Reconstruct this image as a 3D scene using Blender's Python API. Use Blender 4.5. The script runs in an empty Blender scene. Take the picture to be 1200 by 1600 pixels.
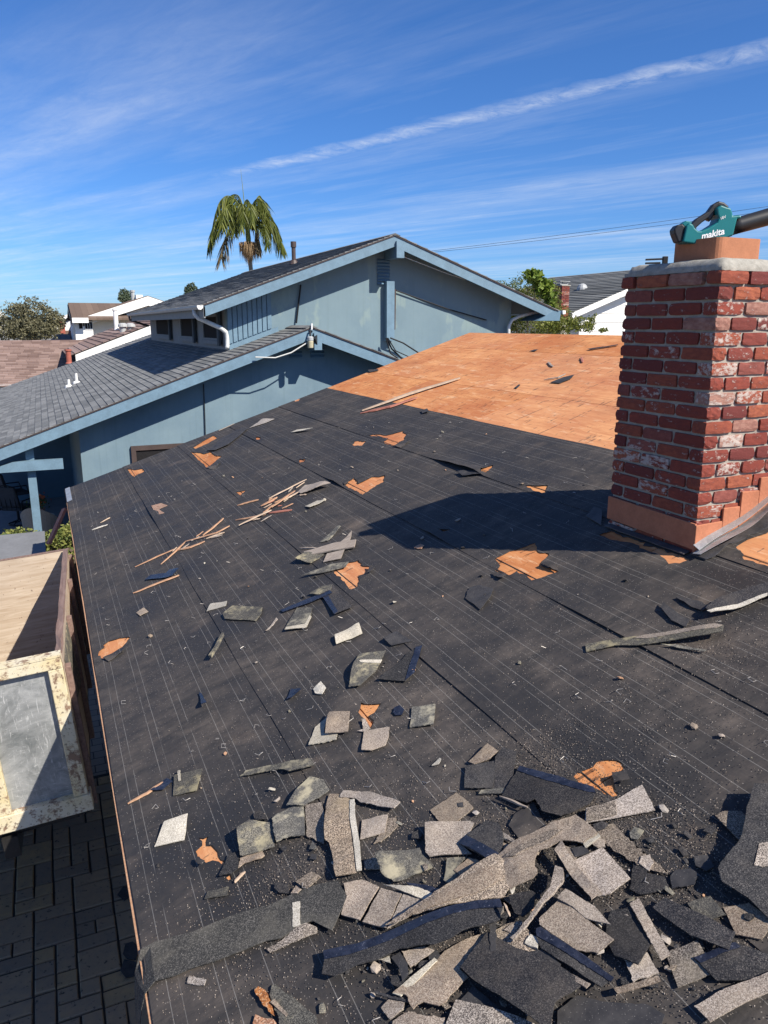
import bpy, bmesh, math, random
import numpy as np
from mathutils import Vector, noise
from mathutils.geometry import delaunay_2d_cdt

R = math.radians
random.seed(7)
rng = np.random.default_rng(7)
scn = bpy.context.scene
COL = scn.collection

# ------------------------------------------------------------------ camera
EYE = 4.9                      # camera height above the ground
FPX = 1200.0                   # focal length for a 1200 x 1600 picture
PITCH = math.atan(292 / FPX)
YAW = math.atan(540 / math.hypot(FPX, 292))
cam_d = bpy.data.cameras.new('camera')
cam = bpy.data.objects.new('camera', cam_d)
COL.objects.link(cam)
cam_d.sensor_fit = 'VERTICAL'
cam_d.sensor_height = 32.0
cam_d.lens = 32.0 * FPX / 1600
cam_d.clip_start = 0.05
cam_d.clip_end = 20000
cam.location = (0, 0, EYE)
cam.rotation_euler = (R(90) - PITCH, 0, -YAW)
scn.camera = cam

# ------------------------------------------------------------------ light
SUN_TRAVEL = Vector((-0.357, 0.635, -0.685)).normalized()
sun_d = bpy.data.lights.new('sun', 'SUN')
sun_d.energy = 5.0
sun_d.angle = R(0.53)
sun_d.color = (1.0, 0.93, 0.82)
sun = bpy.data.objects.new('sun', sun_d)
COL.objects.link(sun)
sun.location = (20, -36, 45)
sun.rotation_euler = SUN_TRAVEL.to_track_quat('-Z', 'Y').to_euler()

world = bpy.data.worlds.new('World')
scn.world = world
world.use_nodes = True
scn.view_settings.view_transform = 'Standard'
scn.view_settings.look = 'None'
scn.view_settings.gamma = 1.0
scn.view_settings.exposure = 0.64
scn.view_settings.use_curve_mapping = False


class NT:
    """small helper for writing node trees"""
    def __init__(s, tree):
        s.t = tree

    def n(s, typ, **kw):
        nd = s.t.nodes.new(typ)
        for k, v in kw.items():
            setattr(nd, k, v)
        return nd

    def lk(s, a, b):
        s.t.links.new(a, b)

    def sock(s, inp, v):
        if isinstance(v, bpy.types.NodeSocket):
            s.lk(v, inp)
        elif v is not None:
            inp.default_value = v

    def math(s, op, a, b=None, c=None, clamp=False):
        nd = s.n('ShaderNodeMath', operation=op, use_clamp=clamp)
        for i, v in enumerate((a, b, c)):
            s.sock(nd.inputs[i], v)
        return nd.outputs[0]

    def mix(s, fac, a, b, blend='MIX'):
        nd = s.n('ShaderNodeMix', data_type='RGBA', blend_type=blend)
        s.sock(nd.inputs[0], fac)
        for i, v in ((6, a), (7, b)):
            if isinstance(v, tuple) and len(v) == 3:
                v = v + (1,)
            s.sock(nd.inputs[i], v)
        return nd.outputs[2]

    def noise(s, vec, scale, detail=3.0, rough=0.55, dist=0.0):
        nd = s.n('ShaderNodeTexNoise')
        if vec is not None:
            s.lk(vec, nd.inputs['Vector'])
        nd.inputs['Scale'].default_value = scale
        nd.inputs['Detail'].default_value = detail
        nd.inputs['Roughness'].default_value = rough
        nd.inputs['Distortion'].default_value = dist
        return nd.outputs[0]

    def vor(s, vec, scale, out=1, rnd=1.0):
        nd = s.n('ShaderNodeTexVoronoi')
        if vec is not None:
            s.lk(vec, nd.inputs['Vector'])
        nd.inputs['Scale'].default_value = scale
        nd.inputs['Randomness'].default_value = rnd
        return nd.outputs[out]

    def map(s, vec, scale=(1, 1, 1), loc=(0, 0, 0), rot=(0, 0, 0)):
        nd = s.n('ShaderNodeMapping')
        s.lk(vec, nd.inputs[0])
        nd.inputs['Location'].default_value = loc
        nd.inputs['Rotation'].default_value = rot
        nd.inputs['Scale'].default_value = scale
        return nd.outputs[0]

    def ramp(s, fac, stops, interp='LINEAR'):
        nd = s.n('ShaderNodeValToRGB')
        cr = nd.color_ramp
        cr.interpolation = interp
        while len(cr.elements) < len(stops):
            cr.elements.new(0.5)
        for e, (p, c) in zip(cr.elements, stops):
            e.position = p
            e.color = tuple(c) + (1,) if len(c) == 3 else c
        s.lk(fac, nd.inputs[0])
        return nd.outputs[0]

    def rng(s, v, a, b, c=0.0, d=1.0):
        nd = s.n('ShaderNodeMapRange')
        s.sock(nd.inputs[0], v)
        for i, x in enumerate((a, b, c, d)):
            nd.inputs[i + 1].default_value = x
        return nd.outputs[0]

    def xyz(s, vec):
        nd = s.n('ShaderNodeSeparateXYZ')
        s.lk(vec, nd.inputs[0])
        return nd.outputs


def ray(x, y):
    u = (x - 600) / FPX
    v = (y - 800) / FPX
    fw = math.cos(PITCH) - v * math.sin(PITCH)
    z = -math.sin(PITCH) - v * math.cos(PITCH)
    return Vector((u * math.cos(YAW) + fw * math.sin(YAW), -u * math.sin(YAW) + fw * math.cos(YAW), z))


def on_y(x, y, Y):
    r = ray(x, y)
    return r * (Y / r.y) + Vector((0, 0, EYE))


def on_x(x, y, X):
    r = ray(x, y)
    return r * (X / r.x) + Vector((0, 0, EYE))


def on_z(x, y, Z):
    r = ray(x, y)
    return r * ((Z - EYE) / r.z) + Vector((0, 0, EYE))


# sky: Nishita plus thin cirrus and one spread-out contrail lying on a high flat layer
w = NT(world.node_tree)
bg = world.node_tree.nodes['Background']
sky = w.n('ShaderNodeTexSky', sky_type='NISHITA')
sky.sun_disc = False
sky.sun_elevation = R(43.2)
sky.sun_rotation = R(150.7)
sky.altitude = 1200
sky.air_density = 1.0
sky.dust_density = 1.1
sky.ozone_density = 2.6
tc = w.n('ShaderNodeTexCoord')
sx, sy, sz = w.xyz(tc.outputs['Generated'])
szc = w.math('MAXIMUM', sz, 0.02)
cu = w.math('DIVIDE', sx, szc)
cv = w.math('DIVIDE', sy, szc)
cmb = w.n('ShaderNodeCombineXYZ')
w.lk(cu, cmb.inputs[0])
w.lk(cv, cmb.inputs[1])
P = cmb.outputs[0]


def layer_pt(x, y):
    r = ray(x, y)
    return r.x / r.z, r.y / r.z


A = layer_pt(360, 272)
B = layer_pt(1180, 80)
dx, dy = B[0] - A[0], B[1] - A[1]
L = math.hypot(dx, dy)
tx, ty = dx / L, dy / L
along = w.math('ADD', w.math('MULTIPLY', w.math('SUBTRACT', cu, A[0]), tx), w.math('MULTIPLY', w.math('SUBTRACT', cv, A[1]), ty))
perp = w.math('ADD', w.math('MULTIPLY', w.math('SUBTRACT', cu, A[0]), -ty), w.math('MULTIPLY', w.math('SUBTRACT', cv, A[1]), tx))
rotc = math.atan2(ty, tx)
Pl = w.map(P, rot=(0, 0, -rotc))
wob = w.math('MULTIPLY', w.math('SUBTRACT', w.noise(Pl, 1.6, 5, 0.7), 0.5), 0.22)
pd = w.math('ABSOLUTE', w.math('ADD', perp, wob))
core = w.math('SUBTRACT', 1.0, w.math('DIVIDE', pd, 0.135), clamp=True)
wisp = w.rng(w.noise(w.map(Pl, scale=(2.2, 2.0, 1), rot=(0, 0, 0.6)), 3.0, 9, 0.72, 0.6), 0.30, 0.70)
fadeA = w.rng(along, -0.5, 0.5)
trail = w.math('MULTIPLY', w.math('MULTIPLY', w.math('MULTIPLY', w.math('POWER', core, 0.8), wisp), fadeA), 0.75)
ci1 = w.rng(w.noise(w.map(Pl, scale=(0.30, 1.5, 1), loc=(3.1, 0.7, 0), rot=(0, 0, 0.25)), 1.0, 8, 0.62, 0.35), 0.50, 0.86)
ci2 = w.rng(w.noise(w.map(Pl, scale=(0.12, 1.0, 1), loc=(1.3, 4.2, 0), rot=(0, 0, -0.2)), 0.9, 7, 0.6, 0.2), 0.42, 0.80)
cir = w.math('MULTIPLY', w.math('ADD', w.math('MULTIPLY', ci1, 0.60), w.math('MULTIPLY', ci2, 0.75)), 1.0, clamp=True)
fine = w.rng(w.noise(w.map(Pl, scale=(1.0, 2.6, 1), rot=(0, 0, 0.3)), 2.2, 8, 0.7, 0.5), 0.30, 0.75, 0.35, 1.0)
cir = w.math('MULTIPLY', cir, fine)
allc = w.math('MAXIMUM', cir, trail)
allc = w.math('MULTIPLY', allc, w.rng(sz, 0.0, 0.03), clamp=True)
allc = w.math('MULTIPLY', w.math('MAXIMUM', w.math('MULTIPLY', allc, w.rng(sz, 0.14, 0.34, 1.0, 0.42)), w.math('MULTIPLY', trail, 0.95)), 0.72)
hs = w.n('ShaderNodeHueSaturation')
hs.inputs['Saturation'].default_value = 1.05
w.lk(w.mix(1.0, sky.outputs[0], (0.68, 0.98, 1.45), 'MULTIPLY'), hs.inputs['Color'])
skyc = w.mix(allc, hs.outputs[0], (9.0, 9.5, 10.2))
w.lk(skyc, bg.inputs[0])
bg.inputs[1].default_value = 0.064

# ------------------------------------------------------------------ object helpers
ORG = {}


def fin(o, parent=None, label=None, cat=None, group=None, kind=None):
    if parent is not None:
        o.parent = parent
    if label:
        o['label'] = label
    if cat:
        o['category'] = cat
    if group:
        o['group'] = group
    if kind:
        o['kind'] = kind
    return o


def thing(name, label, cat, loc=(0, 0, 0), group=None, rot=(0, 0, 0)):
    o = bpy.data.objects.new(name, None)
    o.empty_display_size = 0.1
    COL.objects.link(o)
    o.location = loc
    o.rotation_euler = rot
    ORG[o.name] = Vector(loc)
    return fin(o, None, label, cat, group)


def shape(name, verts, faces, mat, parent=None, smooth=False, local=False, **kw):
    """mesh object from world coordinates (or the parent's own when local)"""
    me = bpy.data.meshes.new(name)
    off = Vector((0, 0, 0))
    if parent is not None and not local:
        off = ORG.get(parent.name, off)
    me.from_pydata([tuple(Vector(v) - off) for v in verts], [], faces)
    bm = bmesh.new()
    bm.from_mesh(me)
    bmesh.ops.recalc_face_normals(bm, faces=bm.faces)
    bm.to_mesh(me)
    bm.free()
    if smooth:
        me.polygons.foreach_set('use_smooth', [True] * len(me.polygons))
    if mat is not None:
        me.materials.append(mat)
    o = bpy.data.objects.new(name, me)
    COL.objects.link(o)
    if parent is not None:
        ORG[o.name] = off
    return fin(o, parent, **kw)


def inst(name, me, parent, loc, rot=(0, 0, 0), scale=(1, 1, 1), **kw):
    """object sharing a mesh; loc is in the parent's own coordinates"""
    o = bpy.data.objects.new(name, me)
    COL.objects.link(o)
    o.location = loc
    o.rotation_euler = rot
    o.scale = scale
    return fin(o, parent, **kw)


BOXF = [(0, 1, 2, 3), (7, 6, 5, 4), (0, 4, 5, 1), (1, 5, 6, 2), (2, 6, 7, 3), (3, 7, 4, 0)]


def boxv(x0, x1, y0, y1, z0, z1):
    return [(x0, y0, z0), (x1, y0, z0), (x1, y1, z0), (x0, y1, z0), (x0, y0, z1), (x1, y0, z1), (x1, y1, z1), (x0, y1, z1)]


def box(name, x0, x1, y0, y1, z0, z1, mat, parent=None, **kw):
    return shape(name, boxv(x0, x1, y0, y1, z0, z1), BOXF, mat, parent, **kw)


class MB:
    """collects several solids for one mesh"""
    def __init__(s):
        s.v = []
        s.f = []

    def add(s, v, f):
        k = len(s.v)
        s.v += [tuple(p) for p in v]
        s.f += [tuple(i + k for i in q) for q in f]
        return s

    def box(s, *a):
        return s.add(boxv(*a), BOXF)

    def beam(s, a, b, wd, ht, up=(0, 0, 1)):
        """box from a to b, wd wide, ht tall (centred)"""
        a, b, up = Vector(a), Vector(b), Vector(up)
        d = (b - a).normalized()
        si = d.cross(up)
        if si.length < 1e-5:
            si = d.cross(Vector((0, 1, 0)))
        si.normalize()
        u = si.cross(d).normalized()
        v = []
        for p in (a, b):
            for s1, s2 in ((-1, -1), (1, -1), (1, 1), (-1, 1)):
                v.append(p + si * (wd / 2 * s1) + u * (ht / 2 * s2))
        return s.add(v, [(0, 1, 2, 3), (7, 6, 5, 4), (0, 4, 5, 1), (1, 5, 6, 2), (2, 6, 7, 3), (3, 7, 4, 0)])

    def tube(s, pts, rad, seg=8, cap=True):
        pts = [Vector(p) for p in pts]
        n = len(pts)
        rads = rad if isinstance(rad, (list, tuple)) else [rad] * n
        ref = Vector((0, 0, 1))
        vs = []
        prev = None
        for i, p in enumerate(pts):
            d = (pts[min(i + 1, n - 1)] - pts[max(i - 1, 0)]).normalized()
            if prev is None:
                a = d.cross(ref)
                if a.length < 1e-3:
                    a = d.cross(Vector((0, 1, 0)))
            else:
                a = prev - d * prev.dot(d)
            a.normalize()
            prev = a
            b = d.cross(a)
            for k in range(seg):
                t = 2 * math.pi * k / seg
                vs.append(p + a * (rads[i] * math.cos(t)) + b * (rads[i] * math.sin(t)))
        fs = []
        for i in range(n - 1):
            for k in range(seg):
                k2 = (k + 1) % seg
                fs.append((i * seg + k, i * seg + k2, (i + 1) * seg + k2, (i + 1) * seg + k))
        if cap:
            fs.append(tuple(range(seg))[::-1])
            fs.append(tuple((n - 1) * seg + k for k in range(seg)))
        return s.add(vs, fs)

    def prism(s, poly, vec):
        """polygon (3d points) swept by vec"""
        vec = Vector(vec)
        n = len(poly)
        v = [Vector(p) for p in poly] + [Vector(p) + vec for p in poly]
        f = [tuple(range(n))[::-1], tuple(range(n, 2 * n))]
        f += [(i, (i + 1) % n, n + (i + 1) % n, n + i) for i in range(n)]
        return s.add(v, f)

    def lathe(s, prof, c, seg=16):
        c = Vector(c)
        v = []
        for r_, z_ in prof:
            for k in range(seg):
                t = 2 * math.pi * k / seg
                v.append(c + Vector((r_ * math.cos(t), r_ * math.sin(t), z_)))
        f = []
        for i in range(len(prof) - 1):
            for k in range(seg):
                k2 = (k + 1) % seg
                f.append((i * seg + k, i * seg + k2, (i + 1) * seg + k2, (i + 1) * seg + k))
        f.append(tuple(range(seg))[::-1])
        f.append(tuple((len(prof) - 1) * seg + k for k in range(seg)))
        return s.add(v, f)

    def build(s, name, mat, parent=None, bevel=0, **kw):
        o = shape(name, s.v, s.f, mat, parent, **kw)
        if bevel:
            m = o.modifiers.new('bevel', 'BEVEL')
            m.width = bevel
            m.segments = 2
            m.limit_method = 'ANGLE'
            m.angle_limit = R(40)
        return o


def inside(p, poly):
    x, y = p
    c = False
    j = len(poly) - 1
    for i in range(len(poly)):
        xi, yi = poly[i]
        xj, yj = poly[j]
        if (yi > y) != (yj > y) and x < (xj - xi) * (y - yi) / (yj - yi) + xi:
            c = not c
        j = i
    return c


def cdt(outline, holes=(), grid=()):
    """triangles of a polygon with holes, using extra grid points"""
    pts, eds = [], []
    for poly in [outline] + list(holes):
        k = len(pts)
        n = len(poly)
        pts += [Vector(p) for p in poly]
        eds += [(k + i, k + (i + 1) % n) for i in range(n)]
    pts += [Vector(p) for p in grid]
    v, e, f, _, _, _ = delaunay_2d_cdt(pts, eds, [], 0, 1e-5)
    out = []
    for t in f:
        c = (v[t[0]] + v[t[1]] + v[t[2]]) / 3
        if inside(c, outline) and not any(inside(c, h) for h in holes):
            out.append(tuple(t))
    return v, out


def rough_poly(poly, step, jag, seed=0):
    """polygon with its edges split and jittered, for torn edges"""
    rr = random.Random(seed)
    out = []
    n = len(poly)
    for i in range(n):
        a, b = Vector(poly[i]), Vector(poly[(i + 1) % n])
        d = b - a
        k = max(1, int(d.length / step))
        nrm = Vector((-d.y, d.x)).normalized() if d.length > 1e-9 else Vector((0, 0))
        for j in range(k):
            tt = j / k + (rr.uniform(-.3, .3) / k if j else 0)
            q = a + d * tt
            if j:
                lowf = noise.noise(Vector((q.x * 16, q.y * 16, seed * 2.3)))
                rag = max(0, noise.noise(Vector((q.x * 7, q.y * 7, seed * 1.1 + 40)))) * 2.2
                q = q + nrm * jag * (0.9 * lowf + rr.uniform(-.8, .8) * (0.25 + rag))
            out.append((q.x, q.y))
    return out


# ------------------------------------------------------------------ materials
def mat(name):
    m = bpy.data.materials.new(name)
    m.use_nodes = True
    t = NT(m.node_tree)
    t.bsdf = m.node_tree.nodes['Principled BSDF']
    t.mat = m
    t.bsdf.inputs['Roughness'].default_value = 0.85
    t.bsdf.inputs['Specular IOR Level'].default_value = 0.3
    c = t.n('ShaderNodeTexCoord')
    t.obj = c.outputs['Object']
    oi = t.n('ShaderNodeObjectInfo')
    t.rand = oi.outputs['Random']
    return t


def setc(t, col, rough=None, bump=None, bs=0.3, bd=0.01, spec=None, metal=None):
    if isinstance(col, tuple):
        t.bsdf.inputs['Base Color'].default_value = col + (1,) if len(col) == 3 else col
    else:
        t.lk(col, t.bsdf.inputs['Base Color'])
    if rough is not None:
        t.sock(t.bsdf.inputs['Roughness'], rough)
    if spec is not None:
        t.bsdf.inputs['Specular IOR Level'].default_value = spec
    if metal is not None:
        t.bsdf.inputs['Metallic'].default_value = metal
    if bump is not None:
        b = t.n('ShaderNodeBump')
        b.inputs['Strength'].default_value = bs
        b.inputs['Distance'].default_value = bd
        t.lk(bump, b.inputs['Height'])
        t.lk(b.outputs[0], t.bsdf.inputs['Normal'])
    return t.mat


def offs(t, vec, k=7.0):
    """shift coordinates per object so copies differ"""
    c = t.n('ShaderNodeCombineXYZ')
    for i, f in enumerate((k, -k * 1.7, k * 0.6)):
        t.lk(t.math('MULTIPLY', t.rand, f), c.inputs[i])
    a = t.n('ShaderNodeVectorMath', operation='ADD')
    t.lk(vec, a.inputs[0])
    t.lk(c.outputs[0], a.inputs[1])
    return a.outputs[0]


def m_plain(name, col, rough=0.7, var=0.15, scale=6.0, bump=0.0, spec=0.3, metal=0.0):
    t = mat(name)
    v = offs(t, t.obj)
    n1 = t.noise(v, scale, 5, 0.6)
    n2 = t.noise(v, scale * 9, 3, 0.6)
    k = t.math('ADD', t.math('MULTIPLY', n1, 0.65), t.math('MULTIPLY', n2, 0.35))
    d = tuple(c * (1 - var) for c in col)
    l = tuple(min(1, c * (1 + var)) for c in col)
    c = t.mix(t.rng(k, 0.3, 0.7), d, l)
    return setc(t, c, rough, n2 if bump else None, bump, 0.004, spec, metal)


def m_granule(name, pal, scale=330, dirt=None, dirt_amt=0.5, tint=0.12, moss=None):
    """mineral granules pressed into asphalt"""
    t = mat(name)
    v = offs(t, t.obj, 3.0)
    cell = t.n('ShaderNodeTexVoronoi')
    t.lk(v, cell.inputs['Vector'])
    cell.inputs['Scale'].default_value = scale
    r_ = t.xyz(cell.outputs['Color'])[0]
    n = len(pal)
    c = t.ramp(r_, [(i / n, p) for i, p in enumerate(pal)], 'CONSTANT')
    big = t.noise(v, 9, 4, 0.6)
    c = t.mix(t.rng(big, 0.3, 0.7, 0.0, 0.4), c, tuple(q * 0.55 for q in pal[0]))
    if dirt:
        dm = t.rng(t.noise(v, 5.5, 5, 0.65), 0.48, 0.66, 0, dirt_amt)
        c = t.mix(dm, c, dirt)
    if moss:
        mm = t.rng(t.noise(t.map(v, loc=(4, 2, 1)), 13, 5, 0.65), 0.50, 0.64, 0, 0.8)
        c = t.mix(mm, c, moss)
    br = t.n('ShaderNodeHueSaturation')
    t.lk(c, br.inputs['Color'])
    t.lk(t.math('ADD', t.math('MULTIPLY', t.math('SUBTRACT', t.rand, 0.5), tint * 4), 1.0), br.inputs['Value'])
    t.lk(t.math('ADD', t.math('MULTIPLY', t.math('FRACT', t.math('MULTIPLY', t.rand, 17.3)), 0.5), 0.75), br.inputs['Saturation'])
    return setc(t, br.outputs[0], 0.9, t.noise(v, 120, 3, 0.6), 0.25, 0.0015, 0.2)


def m_wood(name, a, b, axis=1, scale=6.0, rough=0.75, stretch=14, bump=0.25, dark=None):
    t = mat(name)
    v = offs(t, t.obj, 5)
    sc = [scale * stretch / 6.0] * 3
    sc[axis] = scale / 6.0
    g = t.noise(t.map(v, scale=tuple(sc)), 3.0, 6, 0.65, 0.6)
    bl = t.noise(v, 1.3, 4, 0.6)
    c = t.mix(t.rng(g, 0.3, 0.7), a, b)
    c = t.mix(t.rng(bl, 0.35, 0.7, 0, 0.35), c, tuple(x * 0.62 for x in a))
    if dark:
        k = t.rng(t.noise(v, 34, 3, 0.6), 0.66, 0.72, 0, 0.8)
        c = t.mix(k, c, dark)
    return setc(t, c, rough, g, bump, 0.003, 0.25)


M = {}
TH = math.atan(0.33)
# ---- felt underlayment
t = mat('roofing_felt')
x_, y_, z_ = t.xyz(t.obj)
dust1 = t.noise(t.map(t.obj, scale=(1.0, 0.55, 1.0), rot=(0, 0, 0.5)), 1.7, 7, 0.68)
dust2 = t.noise(t.map(t.obj, scale=(2.5, 6.0, 3.0), rot=(0, 0, -0.45)), 1.6, 6, 0.7)
dust3 = t.noise(t.map(t.obj, scale=(20.0, 3.0, 3.0), rot=(0, 0, 0.2)), 1.5, 6, 0.7)
near = t.rng(y_, 1.2, 6.0, 1.35, 0.55)
dm = t.math('MULTIPLY', t.math('MULTIPLY', t.rng(dust1, 0.36, 0.68), t.rng(dust2, 0.34, 0.72)), near)
dm = t.math('ADD', t.math('MULTIPLY', dm, 1.15), t.math('MULTIPLY', t.math('MULTIPLY', t.rng(dust3, 0.5, 0.8), t.rng(dust1, 0.4, 0.6)), 0.25), clamp=True)
c = t.mix(dm, (0.027, 0.0255, 0.0255), (0.115, 0.095, 0.080))
tan = t.rng(t.noise(t.map(t.obj, loc=(7, 3, 0)), 2.2, 5, 0.6), 0.60, 0.74, 0, 0.35)
c = t.mix(tan, c, (0.19, 0.145, 0.11))
# fine mineral grit left on the sheet
gv = t.n('ShaderNodeTexVoronoi')
t.lk(t.obj, gv.inputs['Vector'])
gv.inputs['Scale'].default_value = 95
grit = t.math('MULTIPLY', t.math('LESS_THAN', gv.outputs[0], 0.21), t.math('GREATER_THAN', t.xyz(gv.outputs[1])[1], t.rng(t.noise(t.obj, 2.3, 4, 0.7), 0.35, 0.70, 0.93, 0.45)))
c = t.mix(t.math('MULTIPLY', grit, 0.55), c, (0.30, 0.265, 0.23))
# printed lay lines, in pairs parallel to the eave
su = t.math('ADD', t.math('DIVIDE', t.math('SUBTRACT', x_, 0.143), 0.79), 50.0)
su = t.math('ADD', su, t.math('MULTIPLY', t.math('SUBTRACT', t.noise(t.obj, 0.5, 2), 0.5), 0.03))
fr = t.math('FRACT', t.math('MULTIPLY', su, 5.0))
ln1 = t.math('LESS_THAN', t.math('ABSOLUTE', t.math('SUBTRACT', fr, 0.30)), 0.008)
ln2 = t.math('LESS_THAN', t.math('ABSOLUTE', t.math('SUBTRACT', fr, 0.55)), 0.008)
brk = t.rng(t.noise(t.map(t.obj, scale=(25, 3, 1)), 1.0, 4, 0.7), 0.36, 0.52)
ln = t.math('MULTIPLY', t.math('MAXIMUM', ln1, ln2), t.math('MULTIPLY', brk, 0.30))
c = t.mix(ln, c, (0.42, 0.40, 0.37))
hb = t.math('ADD', t.math('ADD', t.math('MULTIPLY', t.noise(t.obj, 16, 5, 0.6), 0.7), t.math('MULTIPLY', dust3, 0.4)), t.math('MULTIPLY', t.noise(t.map(t.obj, scale=(2.2, 5.0, 1), rot=(0, 0, 0.35)), 1.0, 4, 0.6, 0.8), 2.6))
M['felt'] = setc(t, c, t.rng(dust1, 0.3, 0.7, 0.60, 0.88), hb, 0.30, 0.010, 0.35)

# ---- plywood deck
t = mat('plywood_deck')
v = t.obj
vr = offs(t, t.obj, 11)
g = t.noise(t.map(vr, scale=(9, 0.9, 9)), 2.2, 7, 0.68, 1.2)
g2 = t.noise(t.map(vr, scale=(1.4, 0.8, 1)), 1.2, 5, 0.65)
g3 = t.noise(t.map(vr, scale=(50, 3, 9)), 1.2, 5, 0.7)
c = t.mix(t.rng(g, 0.28, 0.72), (0.47, 0.175, 0.066), (0.72, 0.36, 0.155))
c = t.mix(t.rng(g2, 0.38, 0.66, 0, 0.75), c, (0.40, 0.125, 0.050))
c = t.mix(t.rng(g3, 0.55, 0.75, 0, 0.35), c, (0.70, 0.40, 0.20))
wh = t.rng(t.noise(t.map(v, scale=(6, 1.2, 1), rot=(0, 0, 0.5)), 2.0, 7, 0.75), 0.56, 0.66, 0, 0.55)
c = t.mix(wh, c, (0.74, 0.52, 0.32))
stn = t.rng(t.noise(t.map(v, scale=(1.1, 0.5, 1), loc=(4, 1, 0)), 1.3, 7, 0.72), 0.54, 0.70, 0, 0.42)
c = t.mix(stn, c, (0.30, 0.125, 0.060))
row_ = t.math('LESS_THAN', t.math('ABSOLUTE', t.math('SUBTRACT', t.math('FRACT', t.math('DIVIDE', t.xyz(v)[1], 0.61)), 0.5)), 0.012)
rdot = t.rng(t.noise(t.map(v, scale=(9, 2, 1)), 1.0, 2), 0.52, 0.58, 0, 0.7)
c = t.mix(t.math('MULTIPLY', row_, rdot), c, (0.07, 0.04, 0.03))
dk = t.rng(t.noise(t.map(v, scale=(5, 14, 1), loc=(2, 9, 0)), 1.6, 4, 0.7), 0.60, 0.66, 0, 0.75)
c = t.mix(dk, c, (0.10, 0.055, 0.035))
nv = t.n('ShaderNodeTexVoronoi')
t.lk(t.map(v, scale=(5.0, 5.0, 0.001)), nv.inputs['Vector'])
nv.inputs['Scale'].default_value = 1.4
nails = t.math('LESS_THAN', nv.outputs[0], 0.045)
c = t.mix(t.math('MULTIPLY', nails, 0.8), c, (0.05, 0.03, 0.02))
tin = t.math('MULTIPLY', t.math('SUBTRACT', t.rand, 0.5), 0.05)
bc = t.n('ShaderNodeBrightContrast')
t.lk(c, bc.inputs[0])
t.lk(tin, bc.inputs[1])
M['ply'] = setc(t, bc.outputs[0], 0.8, g, 0.2, 0.003, 0.2)

M['tan'] = m_granule('tan_granules', [(0.19, 0.155, 0.125), (0.31, 0.255, 0.205), (0.38, 0.315, 0.25), (0.26, 0.20, 0.158), (0.46, 0.39, 0.32), (0.14, 0.112, 0.092)], 400, (0.42, 0.335, 0.24), 0.35)
M['pale'] = m_granule('pale_granules', [(0.48, 0.44, 0.36), (0.58, 0.53, 0.44), (0.40, 0.36, 0.29), (0.66, 0.61, 0.52), (0.30, 0.27, 0.22)], 420)
M['lightgrey'] = m_granule('light_grey_granules', [(0.32, 0.275, 0.235), (0.44, 0.385, 0.335), (0.22, 0.188, 0.16), (0.52, 0.46, 0.405), (0.16, 0.136, 0.118)], 380)
M['brown'] = m_granule('brown_granules', [(0.15, 0.125, 0.10), (0.25, 0.20, 0.16), (0.085, 0.07, 0.06), (0.34, 0.28, 0.22), (0.45, 0.38, 0.31), (0.055, 0.045, 0.04)], 380, (0.33, 0.27, 0.19), 0.4)
M['dark'] = m_granule('charcoal_granules', [(0.020, 0.020, 0.023), (0.038, 0.037, 0.040), (0.014, 0.014, 0.017), (0.058, 0.056, 0.056), (0.030, 0.030, 0.033), (0.044, 0.043, 0.045), (0.115, 0.105, 0.098)], 420, (0.14, 0.12, 0.10), 0.25)
M['moss'] = m_granule('weathered_grey_granules', [(0.10, 0.095, 0.082), (0.17, 0.16, 0.135), (0.055, 0.052, 0.047), (0.25, 0.23, 0.19), (0.07, 0.066, 0.06)], 400, (0.05, 0.05, 0.052), 0.7, moss=(0.36, 0.32, 0.22))
M['ash'] = m_granule('ash_grey_granules', [(0.042, 0.041, 0.039), (0.065, 0.062, 0.057), (0.030, 0.030, 0.029), (0.14, 0.13, 0.115), (0.05, 0.048, 0.045)], 330, (0.17, 0.155, 0.125), 0.4)
M['rust'] = m_granule('rusty_granules', [(0.33, 0.15, 0.08), (0.42, 0.22, 0.12), (0.20, 0.10, 0.06), (0.50, 0.33, 0.22)], 240)

t = mat('asphalt_back')
v = offs(t, t.obj)
n = t.noise(v, 14, 5, 0.65)
c = t.mix(t.rng(n, 0.3, 0.7), (0.022, 0.022, 0.025), (0.060, 0.056, 0.055))
gl = t.math('MULTIPLY', t.math('LESS_THAN', t.vor(v, 120, 0), 0.16), 0.35)
c = t.mix(gl, c, (0.3, 0.28, 0.25))
M['black'] = setc(t, c, 0.7, n, 0.3, 0.004, 0.35)

t = mat('tar_seal')
v = offs(t, t.obj)
n = t.noise(v, 22, 6, 0.7, 0.8)
n2 = t.noise(v, 90, 4, 0.6)
c = t.mix(t.rng(n, 0.35, 0.7), (0.008, 0.009, 0.015), (0.028, 0.033, 0.055))  # blue of the reflected sky tinted into the base colour
c = t.mix(t.rng(n2, 0.62, 0.75, 0, 0.6), c, (0.26, 0.27, 0.33))
M['tar'] = setc(t, c, t.rng(n, 0.3, 0.7, 0.22, 0.5), n, 0.6, 0.008, 0.6)

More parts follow.
